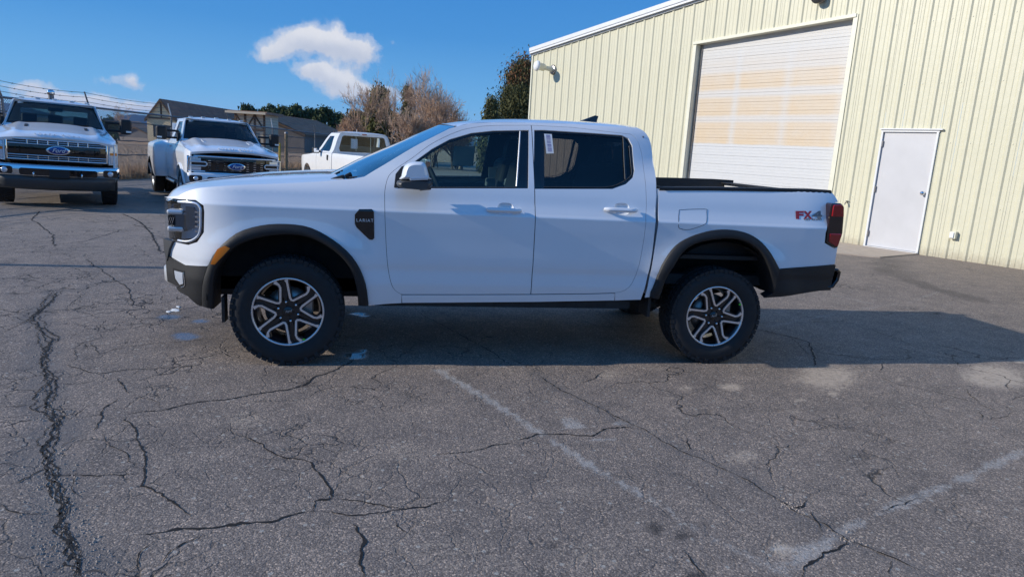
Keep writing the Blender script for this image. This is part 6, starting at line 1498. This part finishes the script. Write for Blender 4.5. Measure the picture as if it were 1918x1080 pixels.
mb = MB(); a = F0-fdir*200-fn*-.2; P4 = [F0-fdir*400+fn*.25, F1+fdir*400+fn*.25, F1+fdir*400+fn*900, F0-fdir*900+fn*900]
mb.add([(p[0], p[1], .02) for p in P4]+[(P4[0][0], P4[0][1], -.05), (P4[1][0], P4[1][1], -.05)], [(0, 1, 2, 3), (4, 5, 1, 0)]); mb.build('field', MAT['field'], None, fix=False, kind='structure')
# dry grass
MAT['straw'] = pm('dry_grass', (.50, .33, .20), .9, var=.5, vscale=3)
rs = random.Random(4); mb = MB()
rn = np.random.RandomState(4)
def blades(px_, py_, h, w):
    n = len(px_); a = rn.rand(n)*6.283; b_ = rn.rand(n)*6.283; l = h*rn.uniform(.05, .5, n); dx, dy = np.cos(a)*w, np.sin(a)*w; z0 = np.zeros(n)
    V = np.stack([np.stack([px_-dx, py_-dy, z0], -1), np.stack([px_+dx, py_+dy, z0], -1), np.stack([px_+np.cos(b_)*l, py_+np.sin(b_)*l, h], -1)], 1).reshape(-1, 3); return V
s1 = rn.rand(42000)**1.3*TL*.75; o1 = np.abs(rn.randn(42000)*.9); cl = .5+.5*np.sin(s1*1.7+3*np.sin(s1*.6)); P1 = F0[None]+fdir[None]*s1[:, None]+fn[None]*(o1-.15)[:, None]
V1 = blades(P1[:, 0], P1[:, 1], rn.uniform(.08, .28, 42000)+.60*cl*rn.rand(42000)*np.exp(-o1/.8), .008)
s2_ = rn.rand(30000)*TL; o2 = 1+rn.rand(30000)**1.6*60; P2 = F0[None]+fdir[None]*(s2_+o2*.2)[:, None]+fn[None]*o2[:, None]; V2_ = blades(P2[:, 0], P2[:, 1], rn.uniform(.05, .16, 30000), .008+o2*.0008)
mb = MB(); Vv = np.concatenate([V1, V2_]); mb.v = Vv.tolist(); mb.f = np.arange(len(Vv)).reshape(-1, 3).tolist(); mb.sm = [False]*len(mb.f)
mb.build('dry_grass', MAT['straw'], None, fix=False, kind='stuff')
# fence
fe_ = empty('chain_link_fence', (fa[0], fa[1], 0), 0, 'chain link fence topped with barbed wire, between the parked trucks and the dry field', 'fence')
def fz(s_): return 2.2-.2*min(1.4, max(0, (s_-9)/flen))
def fp(s_, z, o=0.0): q = F0+fdir*s_+fn*o; return np.array((q[0]-fa[0], q[1]-fa[1], z))
MAT['galv'] = pm('galvanised_pipe', (.20, .20, .21), .5, metal=.6, var=.25, vscale=3); MAT['rustpipe'] = pm('weathered_post', (.24, .17, .10), .8, var=.4, vscale=8)
MAT['wire'] = pm('fence_wire', (.16, .155, .15), .6, metal=.5)
MAT['yellow'] = pm('yellow_pipe', (.55, .36, .05), .6, var=.2)
fs_list = [9-6.5, 9-3.3]
# posts: two at known places of the photo, others evenly
def sfor(u):   # distance along fence at image column u
    lo_, hi_ = 0, TL
    for _ in range(40):
        md = (lo_+hi_)/2; q = F0+fdir*md; w_ = np.array((q[0], q[1], 1.5))-CPOS; uu = 959+CF*np.dot(w_, _R3)/np.dot(w_, _F2)
        if uu < u: lo_ = md
        else: hi_ = md
    return lo_
posts = [.03, sfor(8), sfor(8)/2, sfor(170), sfor(322), sfor(430), sfor(511), sfor(590), sfor(650), sfor(700), sfor(745), sfor(785), sfor(820), sfor(850)]
for i, s_ in enumerate(posts):
    mb = MB(); mb.tube([fp(s_, 0), fp(s_, fz(s_)+.02)], .035, 8); mb.build('post', MAT['galv'], fe_)
    mb = MB(); mb.tube([fp(s_, fz(s_)), fp(s_, fz(s_)+.42, .0)+np.append(-fdir*.16, 0)], [.028, .02], 6); mb.build('wire_arm', MAT['trim'] if i in (4, 6) else MAT['galv'], fe_)
for z_, r0, nm in ((1.0, .030, 'top_rail'),):
    mb = MB(); mb.tube([fp(s_, fz(s_)) for s_ in np.linspace(0, TL, 20)], r0, 8); mb.build(nm, MAT['galv'], fe_)
for h_ in (.14, .27, .40):
    mb = MB(); pts = []
    for i, (a, b_) in enumerate(zip(sorted(posts)[:-1], sorted(posts)[1:])):
        for k in range(6):
            tt = k/6; s_ = a+(b_-a)*tt; pts.append(fp(s_, fz(s_)+h_-.05*4*tt*(1-tt))+np.append(-fdir*.16*h_/.42, 0))
    mb.tube(pts, .006, 4)
    for p in pts[::1]: mb.obox(p, (.012, 0, .012), (0, .012, 0), (-.004, 0, .004))
    mb.build('barbed_wire', MAT['wire'], fe_)
rk_ = random.Random(2)
for zf in (.84, .57, .36, .06):
    mb = MB(); pts = [fp(s_, zf*fz(s_)+rk_.uniform(-.012, .012)) for s_ in np.arange(0, TL, .25)]; mb.tube(pts, [.020*rk_.uniform(.5, 1.3) for _ in pts], 5)
    mb.build('tension_cable', MAT['wire'], fe_)
mb = MB(); sp = .075
def flat(p, q, w):
    d = q-p; n = np.cross(d, np.append(fn, 0)); n /= np.linalg.norm(n)+1e-9; n2_ = np.append(fn, 0)*w
    mb.add([p-n*w, p+n*w, q+n*w, q-n*w, p+n2_, q+n2_], [(0, 1, 2, 3), (0, 4, 5, 3)])
s_ = -2.2
while s_ < min(TL, 52):
    h_ = fz(s_)
    a0, a1 = s_, s_+h_
    for sgn in (1, -1):
        p = fp(a0 if sgn > 0 else a1, .03); q = fp(a1 if sgn > 0 else a0, h_)
        flat(p, q, .0048)
    s_ += sp if s_ < 25 else sp*1.5
mb.build('chain_link_mesh', MAT['wire'], fe_, fix=False, kind='stuff')
# gate post with yellow pipe beside it
gpst = AT(536, 322, 31.0); mb = MB()
r_ = empty('gate_post', (gpst[0], gpst[1], 0), 0, 'weathered wooden gate post beside a yellow pipe, right of the dual-rear-wheel pickup', 'post')
mb.tube([(0, 0, 0), (0.02, 0, 1.84)], .075, 10); mb.build('post_shaft', MAT['rustpipe'], r_)
mb = MB(); mb.lathe([(.0, .07), (.06, .05), (.085, 0), (.085, -.04)], (0.02, 0, 1.84), (0, 0, 1), 12); mb.build('post_cap', MAT['galv'], r_)
r_ = empty('yellow_pipe', (gpst[0]-.27, gpst[1]-.2, 0), 0, 'thin yellow pipe bollard standing just left of the weathered gate post', 'bollard')
mb = MB(); mb.tube([(0, 0, 0), (.03, 0, 1.35)], .045, 8); mb.build('pipe_body', MAT['yellow'], r_)
mb = MB(); mb.lathe([(0, .03), (.04, .02), (.05, 0)], (.03, 0, 1.35), (0, 0, 1), 10); mb.build('pipe_cap', MAT['yellow'], r_)
# vent stack beyond the left truck, pole that throws the thin shadow
q = AT(96, 185, 17.5); r_ = empty('vent_pipe', (q[0], q[1], 0), 0, 'shiny metal vent stack rising behind the roof of the left truck', 'vent pipe')
zt_ = AT(95, 168, 17.5)[2]; zm = AT(96, 178, 17.5)[2]
mb = MB(); mb.tube([(0, 0, 0), (0, 0, zm)], .065, 12); mb.build('pipe_shaft', MAT['galv'], r_)
mb = MB(); mb.lathe([(.06, 0), (.085, .01), (.085, (zt_-zm)*.7), (.05, (zt_-zm)*.95), (0, zt_-zm)], (0, 0, zm), (0, 0, 1), 16); mb.build('pipe_cap', MAT['chrome'], r_)
pb_ = (-13.5, 2.55); r_ = empty('light_pole', (*pb_, 0), 0, 'lot light pole outside the left edge, seen only by its thin shadow on the asphalt', 'light pole')
mb = MB(); mb.tube([(0, 0, .1), (0, 0, 5.35)], [.07, .05], 12); mb.build('pole', MAT['galv'], r_); mb = MB(); mb.box(-.12, .12, -.12, .12, 0, .1); mb.build('base_plate', MAT['galv'], r_)

# houses
MAT['shingle'] = pm('brown_shingle', (.33, .195, .135), .95, var=.25, vscale=1.2, bump=.6, bscale=4)
MAT['tanwall'] = pm('tan_siding', (.80, .63, .38), .8, var=.08, vscale=.6); MAT['greywall'] = pm('grey_siding', (.17, .155, .15), .9, var=.15, vscale=.5)
MAT['brownwood'] = pm('brown_timber', (.11, .065, .035), .8); MAT['cream'] = pm('cream_panel', (.62, .52, .38), .8)
MAT['houseglass'] = pm('house_glass', (.03, .04, .06), .1, coat=1)
def house(A, B, hw, drop, wallh, label, wallmat, wallh0=0.0, rows=26, over=.6, gable=None, nplank=0):
    """A, B: ridge ends (same height); hw: half width; eaves drop below the ridge"""
    A = np.array(A, float); B = np.array(B, float); B[2] = A[2]; d = (B-A); L = np.linalg.norm(d); d /= L; n = np.array((d[1], -d[0], 0))   # n to the camera side
    c = (A+B)/2; base = (c[0], c[1], 0); r_ = empty('house', base, 0, label, 'house')
    T = lambda s_, o, z: A+d*s_+n*o+np.array((0, 0, z-A[2]))-np.array(base)
    ze = A[2]-drop; w = hw-over*.6
    # walls
    for sg in (1, -1):
        mb = MB(); mb.add([T(over, sg*w, 0), T(L-over, sg*w, 0), T(L-over, sg*w, ze+over*.5), T(over, sg*w, ze+over*.5)], [(0, 1, 2, 3)]); mb.build('side_wall', wallmat, r_)
    for s_ in (over, L-over):
        zc = A[2]-.15; mb = MB(); mb.add([T(s_, -w, 0), T(s_, w, 0), T(s_, w, A[2]-drop*w/hw-.1), T(s_, 0, zc), T(s_, -w, A[2]-drop*w/hw-.1)], [(0, 1, 2, 3, 4)]); mb.build('gable_wall', wallmat, r_)
    # shingle courses, each a step proud of the one below
    for sg in (1, -1):
        mb = MB()
        for k in range(rows):
            t0_, t1_ = k/rows, (k+1)/rows
            a0, a1 = hw*t0_, hw*t1_; z0, z1 = A[2]-drop*t0_, A[2]-drop*t1_
            mb.add([T(0, sg*a0, z0+.02), T(L, sg*a0, z0+.02), T(L, sg*a1, z1+.07), T(0, sg*a1, z1+.07), T(0, sg*a1, z1), T(L, sg*a1, z1)], [(0, 1, 2, 3), (3, 2, 5, 4)])
        mb.build('roof', MAT['shingle'], r_)
        for s_ in (0, L):
            mb = MB(); v = [T(s_, 0, A[2]-.02), T(s_, sg*hw, ze), T(s_, sg*hw, ze-.28), T(s_, 0, A[2]-.30)]; dd = np.array([*(d*(.06 if s_ else -.06))]); mb.add(v+[p+dd for p in v], [(0, 1, 2, 3), (4, 7, 6, 5), (0, 4, 5, 1), (1, 5, 6, 2), (2, 6, 7, 3), (3, 7, 4, 0)]); mb.build('barge_board', MAT['brownwood'], r_)
        mb = MB(); mb.obox((T(0, sg*hw, ze-.08)+T(L, sg*hw, ze-.08))/2, d*L/2, n*.05, np.array((0, 0, .10))); mb.build('gutter', MAT['brownwood'], r_)
        mb = MB(); mb.add([T(0, sg*hw, ze-.02), T(L, sg*hw, ze-.02), T(L, 0, A[2]-.2), T(0, 0, A[2]-.2)], [(0, 1, 2, 3)]); mb.build('soffit', MAT['brownwood'], r_)
    if nplank:
        for k in range(nplank):
            s_ = over+(L-2*over)*(k+.5)/nplank; mb = MB(); mb.obox(T(s_, w+.03, ze*.5), d*((L-2*over)/nplank/2-.03), n*.03, np.array((0, 0, ze*.5))); mb.build('wall_board', wallmat, r_)
    return r_, T, L, ze, w, d, n
hA = AT(299, 185, 80); 
def lvl(u, v, z):   # point on the sight line at height z
    d = ray(u, v); return CPOS+d*((z-CPOS[2])/d[2])
hB = lvl(470, 211.5, hA[2]) 
h1 = house(hA, hB, 1.9, 2.45, 2.6, 'tan house with a long brown shingle roof, its gable end facing left', MAT['tanwall'], rows=30, over=.25)
r_, T, L, ze, w, d_, n_ = h1
mb = MB(); c = T(.2, 0, 3.3)
for o0, z0, o1, z1 in ((-1.5, ze+.2, 1.5, ze+.2), (0, ze+.2, 0, hA[2]-.4)):
    mb = MB(); mb.tube([T(.2, o0, z0), T(.2, o1, z1)], .10, 4); mb.build('gable_beam', MAT['brownwood'], r_)
for o0 in (-.7, .8):
    mb = MB(); mb.obox(T(.21, o0, 1.6), d_*.03, n_*.32, np.array((0, 0, .7))); mb.build('window', MAT['houseglass'], r_)
# right wing
wA = AT(478, 209.5, 82); wB = lvl(592, 226, wA[2])
h2 = house(wA, wB, 6.2, 2.35, 2.6, 'low grey-walled wing with a brown shingle roof, right of the timbered dormer', MAT['greywall'], rows=26, nplank=30)
# timbered dormer between them
dA = AT(440, 219, 76); r_ = empty('timbered_dormer', (dA[0], dA[1], 0), 0, 'small half-timbered dormer block with cream panels between the two brown roofs', 'house')
dd = (AT(497, 226, 76)-AT(440, 219, 76)); dd[2] = 0; Ld = np.linalg.norm(dd); dd /= Ld; dn = np.array((dd[1], -dd[0], 0)); zt0 = AT(450, 212, 76)[2]; zb0 = AT(450, 243, 76)[2]
O = lambda s_, o, z: np.array((dd[0]*s_+dn[0]*o, dd[1]*s_+dn[1]*o, z))
mb = MB(); mb.obox(O(Ld/2, -2, zt0/2), dd*Ld/2, dn*2, np.array((0, 0, zt0/2))); mb.build('block_wall', MAT['cream'], r_)
mb = MB(); mb.obox(O(Ld/2, -1.8, zt0+.12), dd*(Ld/2+.5), dn*2.6, np.array((0, 0, .14))+0); mb.build('flat_roof', MAT['shingle'], r_)
mb = MB(); mb.obox(O(Ld/2-.2, .82, zt0+.06), dd*(Ld/2+.55), dn*.05, np.array((0, 0, .12))); mb.build('fascia', MAT['cream'], r_)
for s_ in np.linspace(.1, Ld-.1, 4):
    mb = MB(); mb.obox(O(s_, .05, zt0/2), dd*.11, dn*.06, np.array((0, 0, zt0/2))); mb.build('timber_post', MAT['brownwood'], r_)
for i in range(3):
    s0, s1 = .1+(Ld-.2)/3*i, .1+(Ld-.2)/3*(i+1); mb = MB(); a, b_ = (O(s0, .06, zb0), O(s1, .06, zt0-.1)) if i % 2 else (O(s0, .06, zt0-.1), O(s1, .06, zb0)); mb.tube([a, b_], .09, 4); mb.build('timber_brace', MAT['brownwood'], r_)
mb = MB(); mb.tube([O(0, .06, zb0+.1), O(Ld, .06, zb0+.1)], .11, 4); mb.build('timber_rail', MAT['brownwood'], r_)
# distant low houses left of the gable
for i, (u0, u1, v0, v1, D, c, lab) in enumerate(((208, 262, 228, 252, 150, 'greywall', 'far dark-roofed house low on the horizon behind the mirror of the left truck'), (252, 292, 240, 262, 140, 'greywall', 'far pale-walled shed low on the horizon left of the tan house'), (600, 660, 238, 262, 130, 'greywall', 'far brown-roofed house peeping out right of the grey-walled wing'))):
    a = AT(u0, v0, D); b_ = AT(u1, v0, D+6); b_[2] = a[2] = max(a[2], b_[2]); house(a, b_, 5, 2.0, 2.0, lab, MAT[c], rows=6, over=.3)

# trees
def bark(name, c): return pm(name, c, .95, var=.25, vscale=3)
MAT['bark'] = bark('grey_bark', (.20, .16, .13)); MAT['twig'] = bark('pale_twigs', (.46, .32, .22)); MAT['twig2'] = bark('rusty_twigs', (.46, .29, .18))
def leafmat(name, a, b_):
    m, t, b = newmat(name); gi = t.nodes.new('ShaderNodeObjectInfo'); g2 = t.nodes.new('ShaderNodeNewGeometry'); co = t.nodes.new('ShaderNodeTexCoord').outputs['Object']
    t.links.new(ramp(t, M(t, 'ADD', M(t, 'MULTIPLY', g2.outputs['Random Per Island'], .55), M(t, 'MULTIPLY', noise(t, co, .9, 4, .6), .5)), [(.2, a), (.8, b_)]), b.inputs['Base Color']); b.inputs['Roughness'].default_value = .85
    b.inputs['Specular IOR Level'].default_value = .2; return m
MAT['fir'] = leafmat('dark_needles', (.03, .045, .018), (.10, .125, .05)); MAT['juniper'] = leafmat('olive_needles', (.07, .075, .022), (.17, .16, .055)); MAT['spruce'] = leafmat('brown_green_needles', (.048, .055, .022), (.15, .145, .062)); MAT['coneload'] = leafmat('rusty_cones', (.13, .06, .025), (.24, .12, .06))
def twigtree(name, base, H, W, mat, label, seed, trunks=3, depth=6, group=None, lean=0.0, r0=.10, fill=1.0):
    r_ = empty(name, (base[0], base[1], 0), 0, label, 'tree', group); q = random.Random(seed); mt = MB(); mw = MB()
    def tri(mb, p, e, r0_, r1_):
        d = e-p; a = np.cross(d, (0.3, .2, 1)); a /= np.linalg.norm(a)+1e-9; b_ = np.cross(d, a); b_ /= np.linalg.norm(b_)+1e-9
        vs = []
        for pp, rr in ((p, r0_), (e, r1_)):
            for k in range(3): an = 2.094*k; vs.append(pp+rr*(math.cos(an)*a+math.sin(an)*b_))
        mb.add(vs, [(0, 1, 4, 3), (1, 2, 5, 4), (2, 0, 3, 5)])
    def grow(p, d, ln, r, lv):
        n = 3; pts = [p]
        for i in range(n):
            d = d+np.array((q.gauss(0, .10), q.gauss(0, .10), q.gauss(0, .06)+.05)); d /= np.linalg.norm(d); e = pts[-1]+d*ln/n; pts.append(e)
            rr0, rr1 = r*(1-.22*i/n), r*(1-.22*(i+1)/n); tri(mt if lv < 2 else mw, pts[-2], e, rr0, rr1)
            if lv < depth and (i > 0 or q.random() < .25):
                for _ in range(1 if q.random() < .55*fill else 2):
                    a = np.array((q.gauss(0, 1), q.gauss(0, 1), q.gauss(0, .4))); a -= d*np.dot(a, d); a /= np.linalg.norm(a)+1e-9; sp_ = q.uniform(.35, .85)
                    grow(e, d*math.cos(sp_)+a*math.sin(sp_), ln*q.uniform(.55, .80), max(.011, r*.56), lv+1)
    for k in range(trunks):
        a = 6.28*k/trunks+q.random(); grow(np.array((q.gauss(0, W*.06), q.gauss(0, W*.06), 0.)), np.array((math.cos(a)*.28+lean, math.sin(a)*.28, 1.)), H*.30, r0, 0)
    # fit to the measured height and width
    for mb in (mt, mw):
        pass
    allv = np.array(mt.v+mw.v); zx = np.percentile(allv[:, 2], 99.7); wx = np.percentile(np.abs(allv[:, 0]-allv[:, 0].mean()), 98)
    for mb in (mt, mw): mb.v = [(v[0]*W/2/wx, v[1]*W/2/wx, v[2]*H/zx) for v in mb.v]
    mt.build('trunk', MAT['bark'], r_, fix=False); mw.build('crown', mat, r_, fix=False); return r_
def leaftree(name, base, H, W, mat, label, seed, n=5000, shape='cone', ls=.16, group=None, zlow=.05, top=None):
    r_ = empty(name, (base[0], base[1], 0), 0, label, 'tree', group); q = np.random.RandomState(seed)
    mt = MB(); mt.tube([(0, 0, 0), (q.randn()*.1, q.randn()*.1, H*.9)], [W*.035+.04, .03], 7); mt.build('trunk', MAT['bark'], r_)
    nb = max(24, int(n/70)); C = []
    for _ in range(nb*4):
        if len(C) >= nb: break
        z = q.rand()**.85
        if shape == 'cone': rad = (1-z)**.75*(.75+.25*math.sin(z*17+seed))
        elif shape == 'spire': rad = (1-z)**.55*(.85+.15*math.sin(z*21+seed))
        elif shape == 'round': rad = math.sqrt(max(0, 1-(2*z-1)**2))*.95+.05
        elif shape == 'egg': rad = (math.sin(math.pi*min(1, (z*.80+.14)))**.8)
        a = q.rand()*6.283; rr = rad*math.sqrt(q.uniform(.25, 1.0)); C.append((rr*math.cos(a)*W/2, rr*math.sin(a)*W/2, H*(zlow+(1-zlow)*z*.96), q.uniform(.5, 1.3)))
    mb = MB(); vs = []; fs = []
    sc = W*.095+.10
    for (x, y, z, s_) in C:
        k = int(n/nb); P_ = q.randn(k, 3)*np.array((sc, sc, sc*(1.05 if shape != 'cone' else 1.3)))*s_*.62+np.array((x, y, z)); P_[:, 2] = np.maximum(P_[:, 2], .1)
        A = q.randn(k, 3); A /= np.linalg.norm(A, axis=1)[:, None]; B_ = np.cross(A, q.randn(k, 3)); B_ /= np.linalg.norm(B_, axis=1)[:, None]
        l = ls*q.uniform(.6, 1.4, (k, 1)); i0 = len(vs)
        if shape == 'cone' or True:
            A[:, 2] -= .7; 
        tri = np.stack([P_-B_*l*.35, P_+B_*l*.35, P_+A*l], 1).reshape(-1, 3)
        vs += [tuple(v) for v in tri]; fs += [(i0+3*j, i0+3*j+1, i0+3*j+2) for j in range(k)]
    mb.v = vs; mb.f = fs; mb.sm = [False]*len(fs)
    if top:
        zs_ = np.array([vs[f[0]][2] for f in fs]); sel = zs_ > H*.80; keep = q.rand(len(fs)) < .5
        A1 = [f for f, s1, k1 in zip(fs, sel, keep) if s1 and k1]; A0 = [f for f, s1, k1 in zip(fs, sel, keep) if not (s1 and k1)]
        m1 = MB(); m1.v = vs; m1.f = A0; m1.sm = [False]*len(A0); m1.build('crown', mat, r_, fix=False)
        m2 = MB(); m2.v = vs; m2.f = A1; m2.sm = [False]*len(A1); m2.build('cone_cluster', top, r_, fix=False, kind='stuff'); return r_
    mb.build('crown', mat, r_, fix=False); return r_
def place(u, vtop, D): q = AT(u, vtop, D); return q
gE = 'dark evergreens in a row behind the brown roofs'
for i, (u, vt, w_, D, lab) in enumerate(((462, 197, 34, 125, 'dark evergreen peeking over the timbered dormer, leftmost of the row'), (503, 195, 36, 118, 'bluish rounded evergreen, second from the left behind the grey-walled wing'), (528, 201, 34, 126, 'dark evergreen just right of the bluish rounded one'), (552, 196, 30, 121, 'dark evergreen in the middle of the row, above the wing roof'), (578, 202, 30, 124, 'small dark evergreen next to the tallest pointed one'), (609, 202, 36, 112, 'tallest pointed dark evergreen at the right end of the wing roof'), (636, 214, 34, 118, 'low dark evergreen at the right end of the row'))):
    q = place(u, vt, D); leaftree('evergreen_tree', q, q[2], w_*1.35*D/CF, MAT['fir'], lab, 40+i, 4200, 'round' if i != 5 else 'egg', .50, gE, .0)
gC = 'bare and evergreen trees in the clump behind the old pickup'
for i, (u, vt, w_, D, sh, mt, lab, n, kk) in enumerate(((712, 164, 56, 62, 'egg', 'juniper', 'tall olive evergreen rising in the middle left of the clump', 9000, .26), (765, 160, 46, 66, 'cone', 'spruce', 'narrow grey-green spruce right of the olive evergreen', 7000, .26), (668, 210, 60, 70, 'egg', 'spruce', 'low brownish bush tree at the left foot of the clump', 6000, .28), (745, 215, 70, 60, 'round', 'juniper', 'low olive shrub tree at the foot of the clump centre', 7000, .26), (700, 232, 60, 58, 'round', 'juniper', 'low olive shrub just behind the old pickup roof', 5000, .24))):
    q = place(u, vt, D); leaftree('evergreen_tree', q, q[2], w_*D/CF, MAT[mt], lab, 60+i, n, sh, kk, gC)
for i, (u, vt, w_, D, mt, lab, tr) in enumerate(((690, 150, 80, 58, 'twig', 'bare leafless tree leaning left at the left side of the clump', 3), (735, 131, 50, 56, 'twig', 'tallest upright bare tree in the middle of the clump', 3), (805, 137, 100, 57, 'twig', 'wide fan-shaped bare tree on the right of the clump', 8), (815, 175, 84, 53, 'twig2', 'reddish bare tree with dense twigs, lower right of the clump', 9), (855, 190, 58, 56, 'twig', 'thin bare tree at the right edge of the clump', 4), (775, 205, 90, 50, 'twig', 'dense grey thicket of bare stems at the foot of the clump', 10), (655, 215, 60, 55, 'twig2', 'low rusty bare thicket at the left foot of the clump', 7), (860, 225, 90, 52, 'twig2', 'low bare thicket behind the windscreen of the front pickup', 9), (222, 197, 40, 95, 'twig', 'small lone bare tree in the dry field, above the mirror of the left truck', 2))):
    q = place(u, vt, D); twigtree('bare_tree', q, q[2], w_*D/CF, MAT[mt], lab, 80+i, tr, 5, gC if i < 8 else None, -.1 if i == 0 else 0, .07 if i < 8 else .05, .9)
q = place(984, 110, 48); leaftree('conifer_tree', q, q[2]*.97, 160*48/CF, MAT['spruce'], 'tall dark conifer with rusty cones at its top, beside the corner of the yellow building', 7, 60000, 'spire', .14, None, top=MAT['coneload'])
q = place(921, 182, 46); leaftree('conifer_tree', q, q[2], 60*46/CF, MAT['spruce'], 'short conifer at the left foot of the tall conifer by the yellow building', 8, 7000, 'cone', .18, None)
q = place(204, 220, 70); leaftree('round_shrub', q, q[2], 34*70/CF, MAT['fir'], 'small dark rounded evergreen shrub in the field behind the left truck', 9, 2500, 'round', .25, None)
# far treeline and mountains
def ridge_mesh(pts, D, depth, name, mat, amp, seed, lab=None):
    xs = np.linspace(pts[0][0], pts[-1][0], 420); vs_ = np.interp(xs, [p[0] for p in pts], [p[1] for p in pts]); q = np.random.RandomState(seed); rows = []
    nz_ = sum(np.interp(xs, np.linspace(xs[0], xs[-1], k), q.randn(k))*amp/(i+1)**1.1 for i, k in enumerate((12, 30, 70, 160, 400)))
    top = np.array([AT(u, v, D) for u, v in zip(xs, vs_)]); dirs = top[:, :2]-CPOS[:2]; dirs /= np.linalg.norm(dirs, axis=1)[:, None]
    top[:, 2] += nz_*D/CF
    for f, h in ((-.6, .0), (-.35, .35), (-.15, .75), (0, 1.0), (.3, .8), (.8, 0)):
        jig = q.randn(len(xs))*.04 if 0 < h < 1 else 0
        rows.append(np.c_[top[:, :2]+dirs*depth*f, np.maximum(-2, (top[:, 2])*(h+jig)-(2 if h == 0 else 0))])
    mb = MB(); mb.grid(np.array(rows), smooth=False); return mb.build(name, mat, None, kind='structure')
MAT['mount'] = pm('forested_slope', (.03, .045, .055), 1.0, var=.4, vscale=.004, spec=.0); MAT['foothill'] = pm('foothill', (.16, .125, .085), 1, var=.3, vscale=.02)
ridge_mesh([(-2500, 205), (-900, 178), (-300, 175), (0, 191), (40, 197), (90, 212), (160, 226), (205, 222), (250, 214), (300, 218), (350, 228), (450, 240), (700, 252), (1200, 285), (2600, 370)], 6500, 2500, 'mountains', MAT['mount'], 1.4, 3)
ridge_mesh([(-2500, 180), (-300, 205), (0, 213), (205, 233), (290, 240), (450, 249), (700, 262), (1200, 292), (2600, 376)], 420, 60, 'far_treeline', MAT['foothill'], 1.6, 5)

# unseen tree-shaped ridge added behind the camera to darken the paint's low reflections
q_ = np.random.RandomState(12); xs = np.linspace(-160, 160, 240); hgt = 4.5+3.0*np.interp(xs, np.linspace(-160, 160, 34), q_.rand(34))+q_.rand(240)*1.2
rows = [np.c_[xs, -75+q_.randn(240)*.6+o_, hgt*f] for o_, f in ((3, 0), (1.5, .6), (0, 1.0), (-4, .7), (-6, 0))]
mb = MB(); mb.grid(np.array(rows), smooth=False); mb.build('reflection_belt', MAT['spruce'], None, kind='structure')

# air between the lot and the mountains
hz_ = MB(); hz_.box(-9500, 9500, -2500, 9500, -3, 230); ho_ = hz_.build('haze', None, None, kind='stuff')
hm = bpy.data.materials.new('haze_air'); hm.use_nodes = True; ht = hm.node_tree; ht.nodes.clear(); o_ = ht.nodes.new('ShaderNodeOutputMaterial'); pv = ht.nodes.new('ShaderNodeVolumePrincipled')
pv.inputs['Color'].default_value = (.30, .55, 1.0, 1); pv.inputs['Density'].default_value = 0.00006; ht.links.new(pv.outputs[0], o_.inputs['Volume']); ho_.data.materials.append(hm)
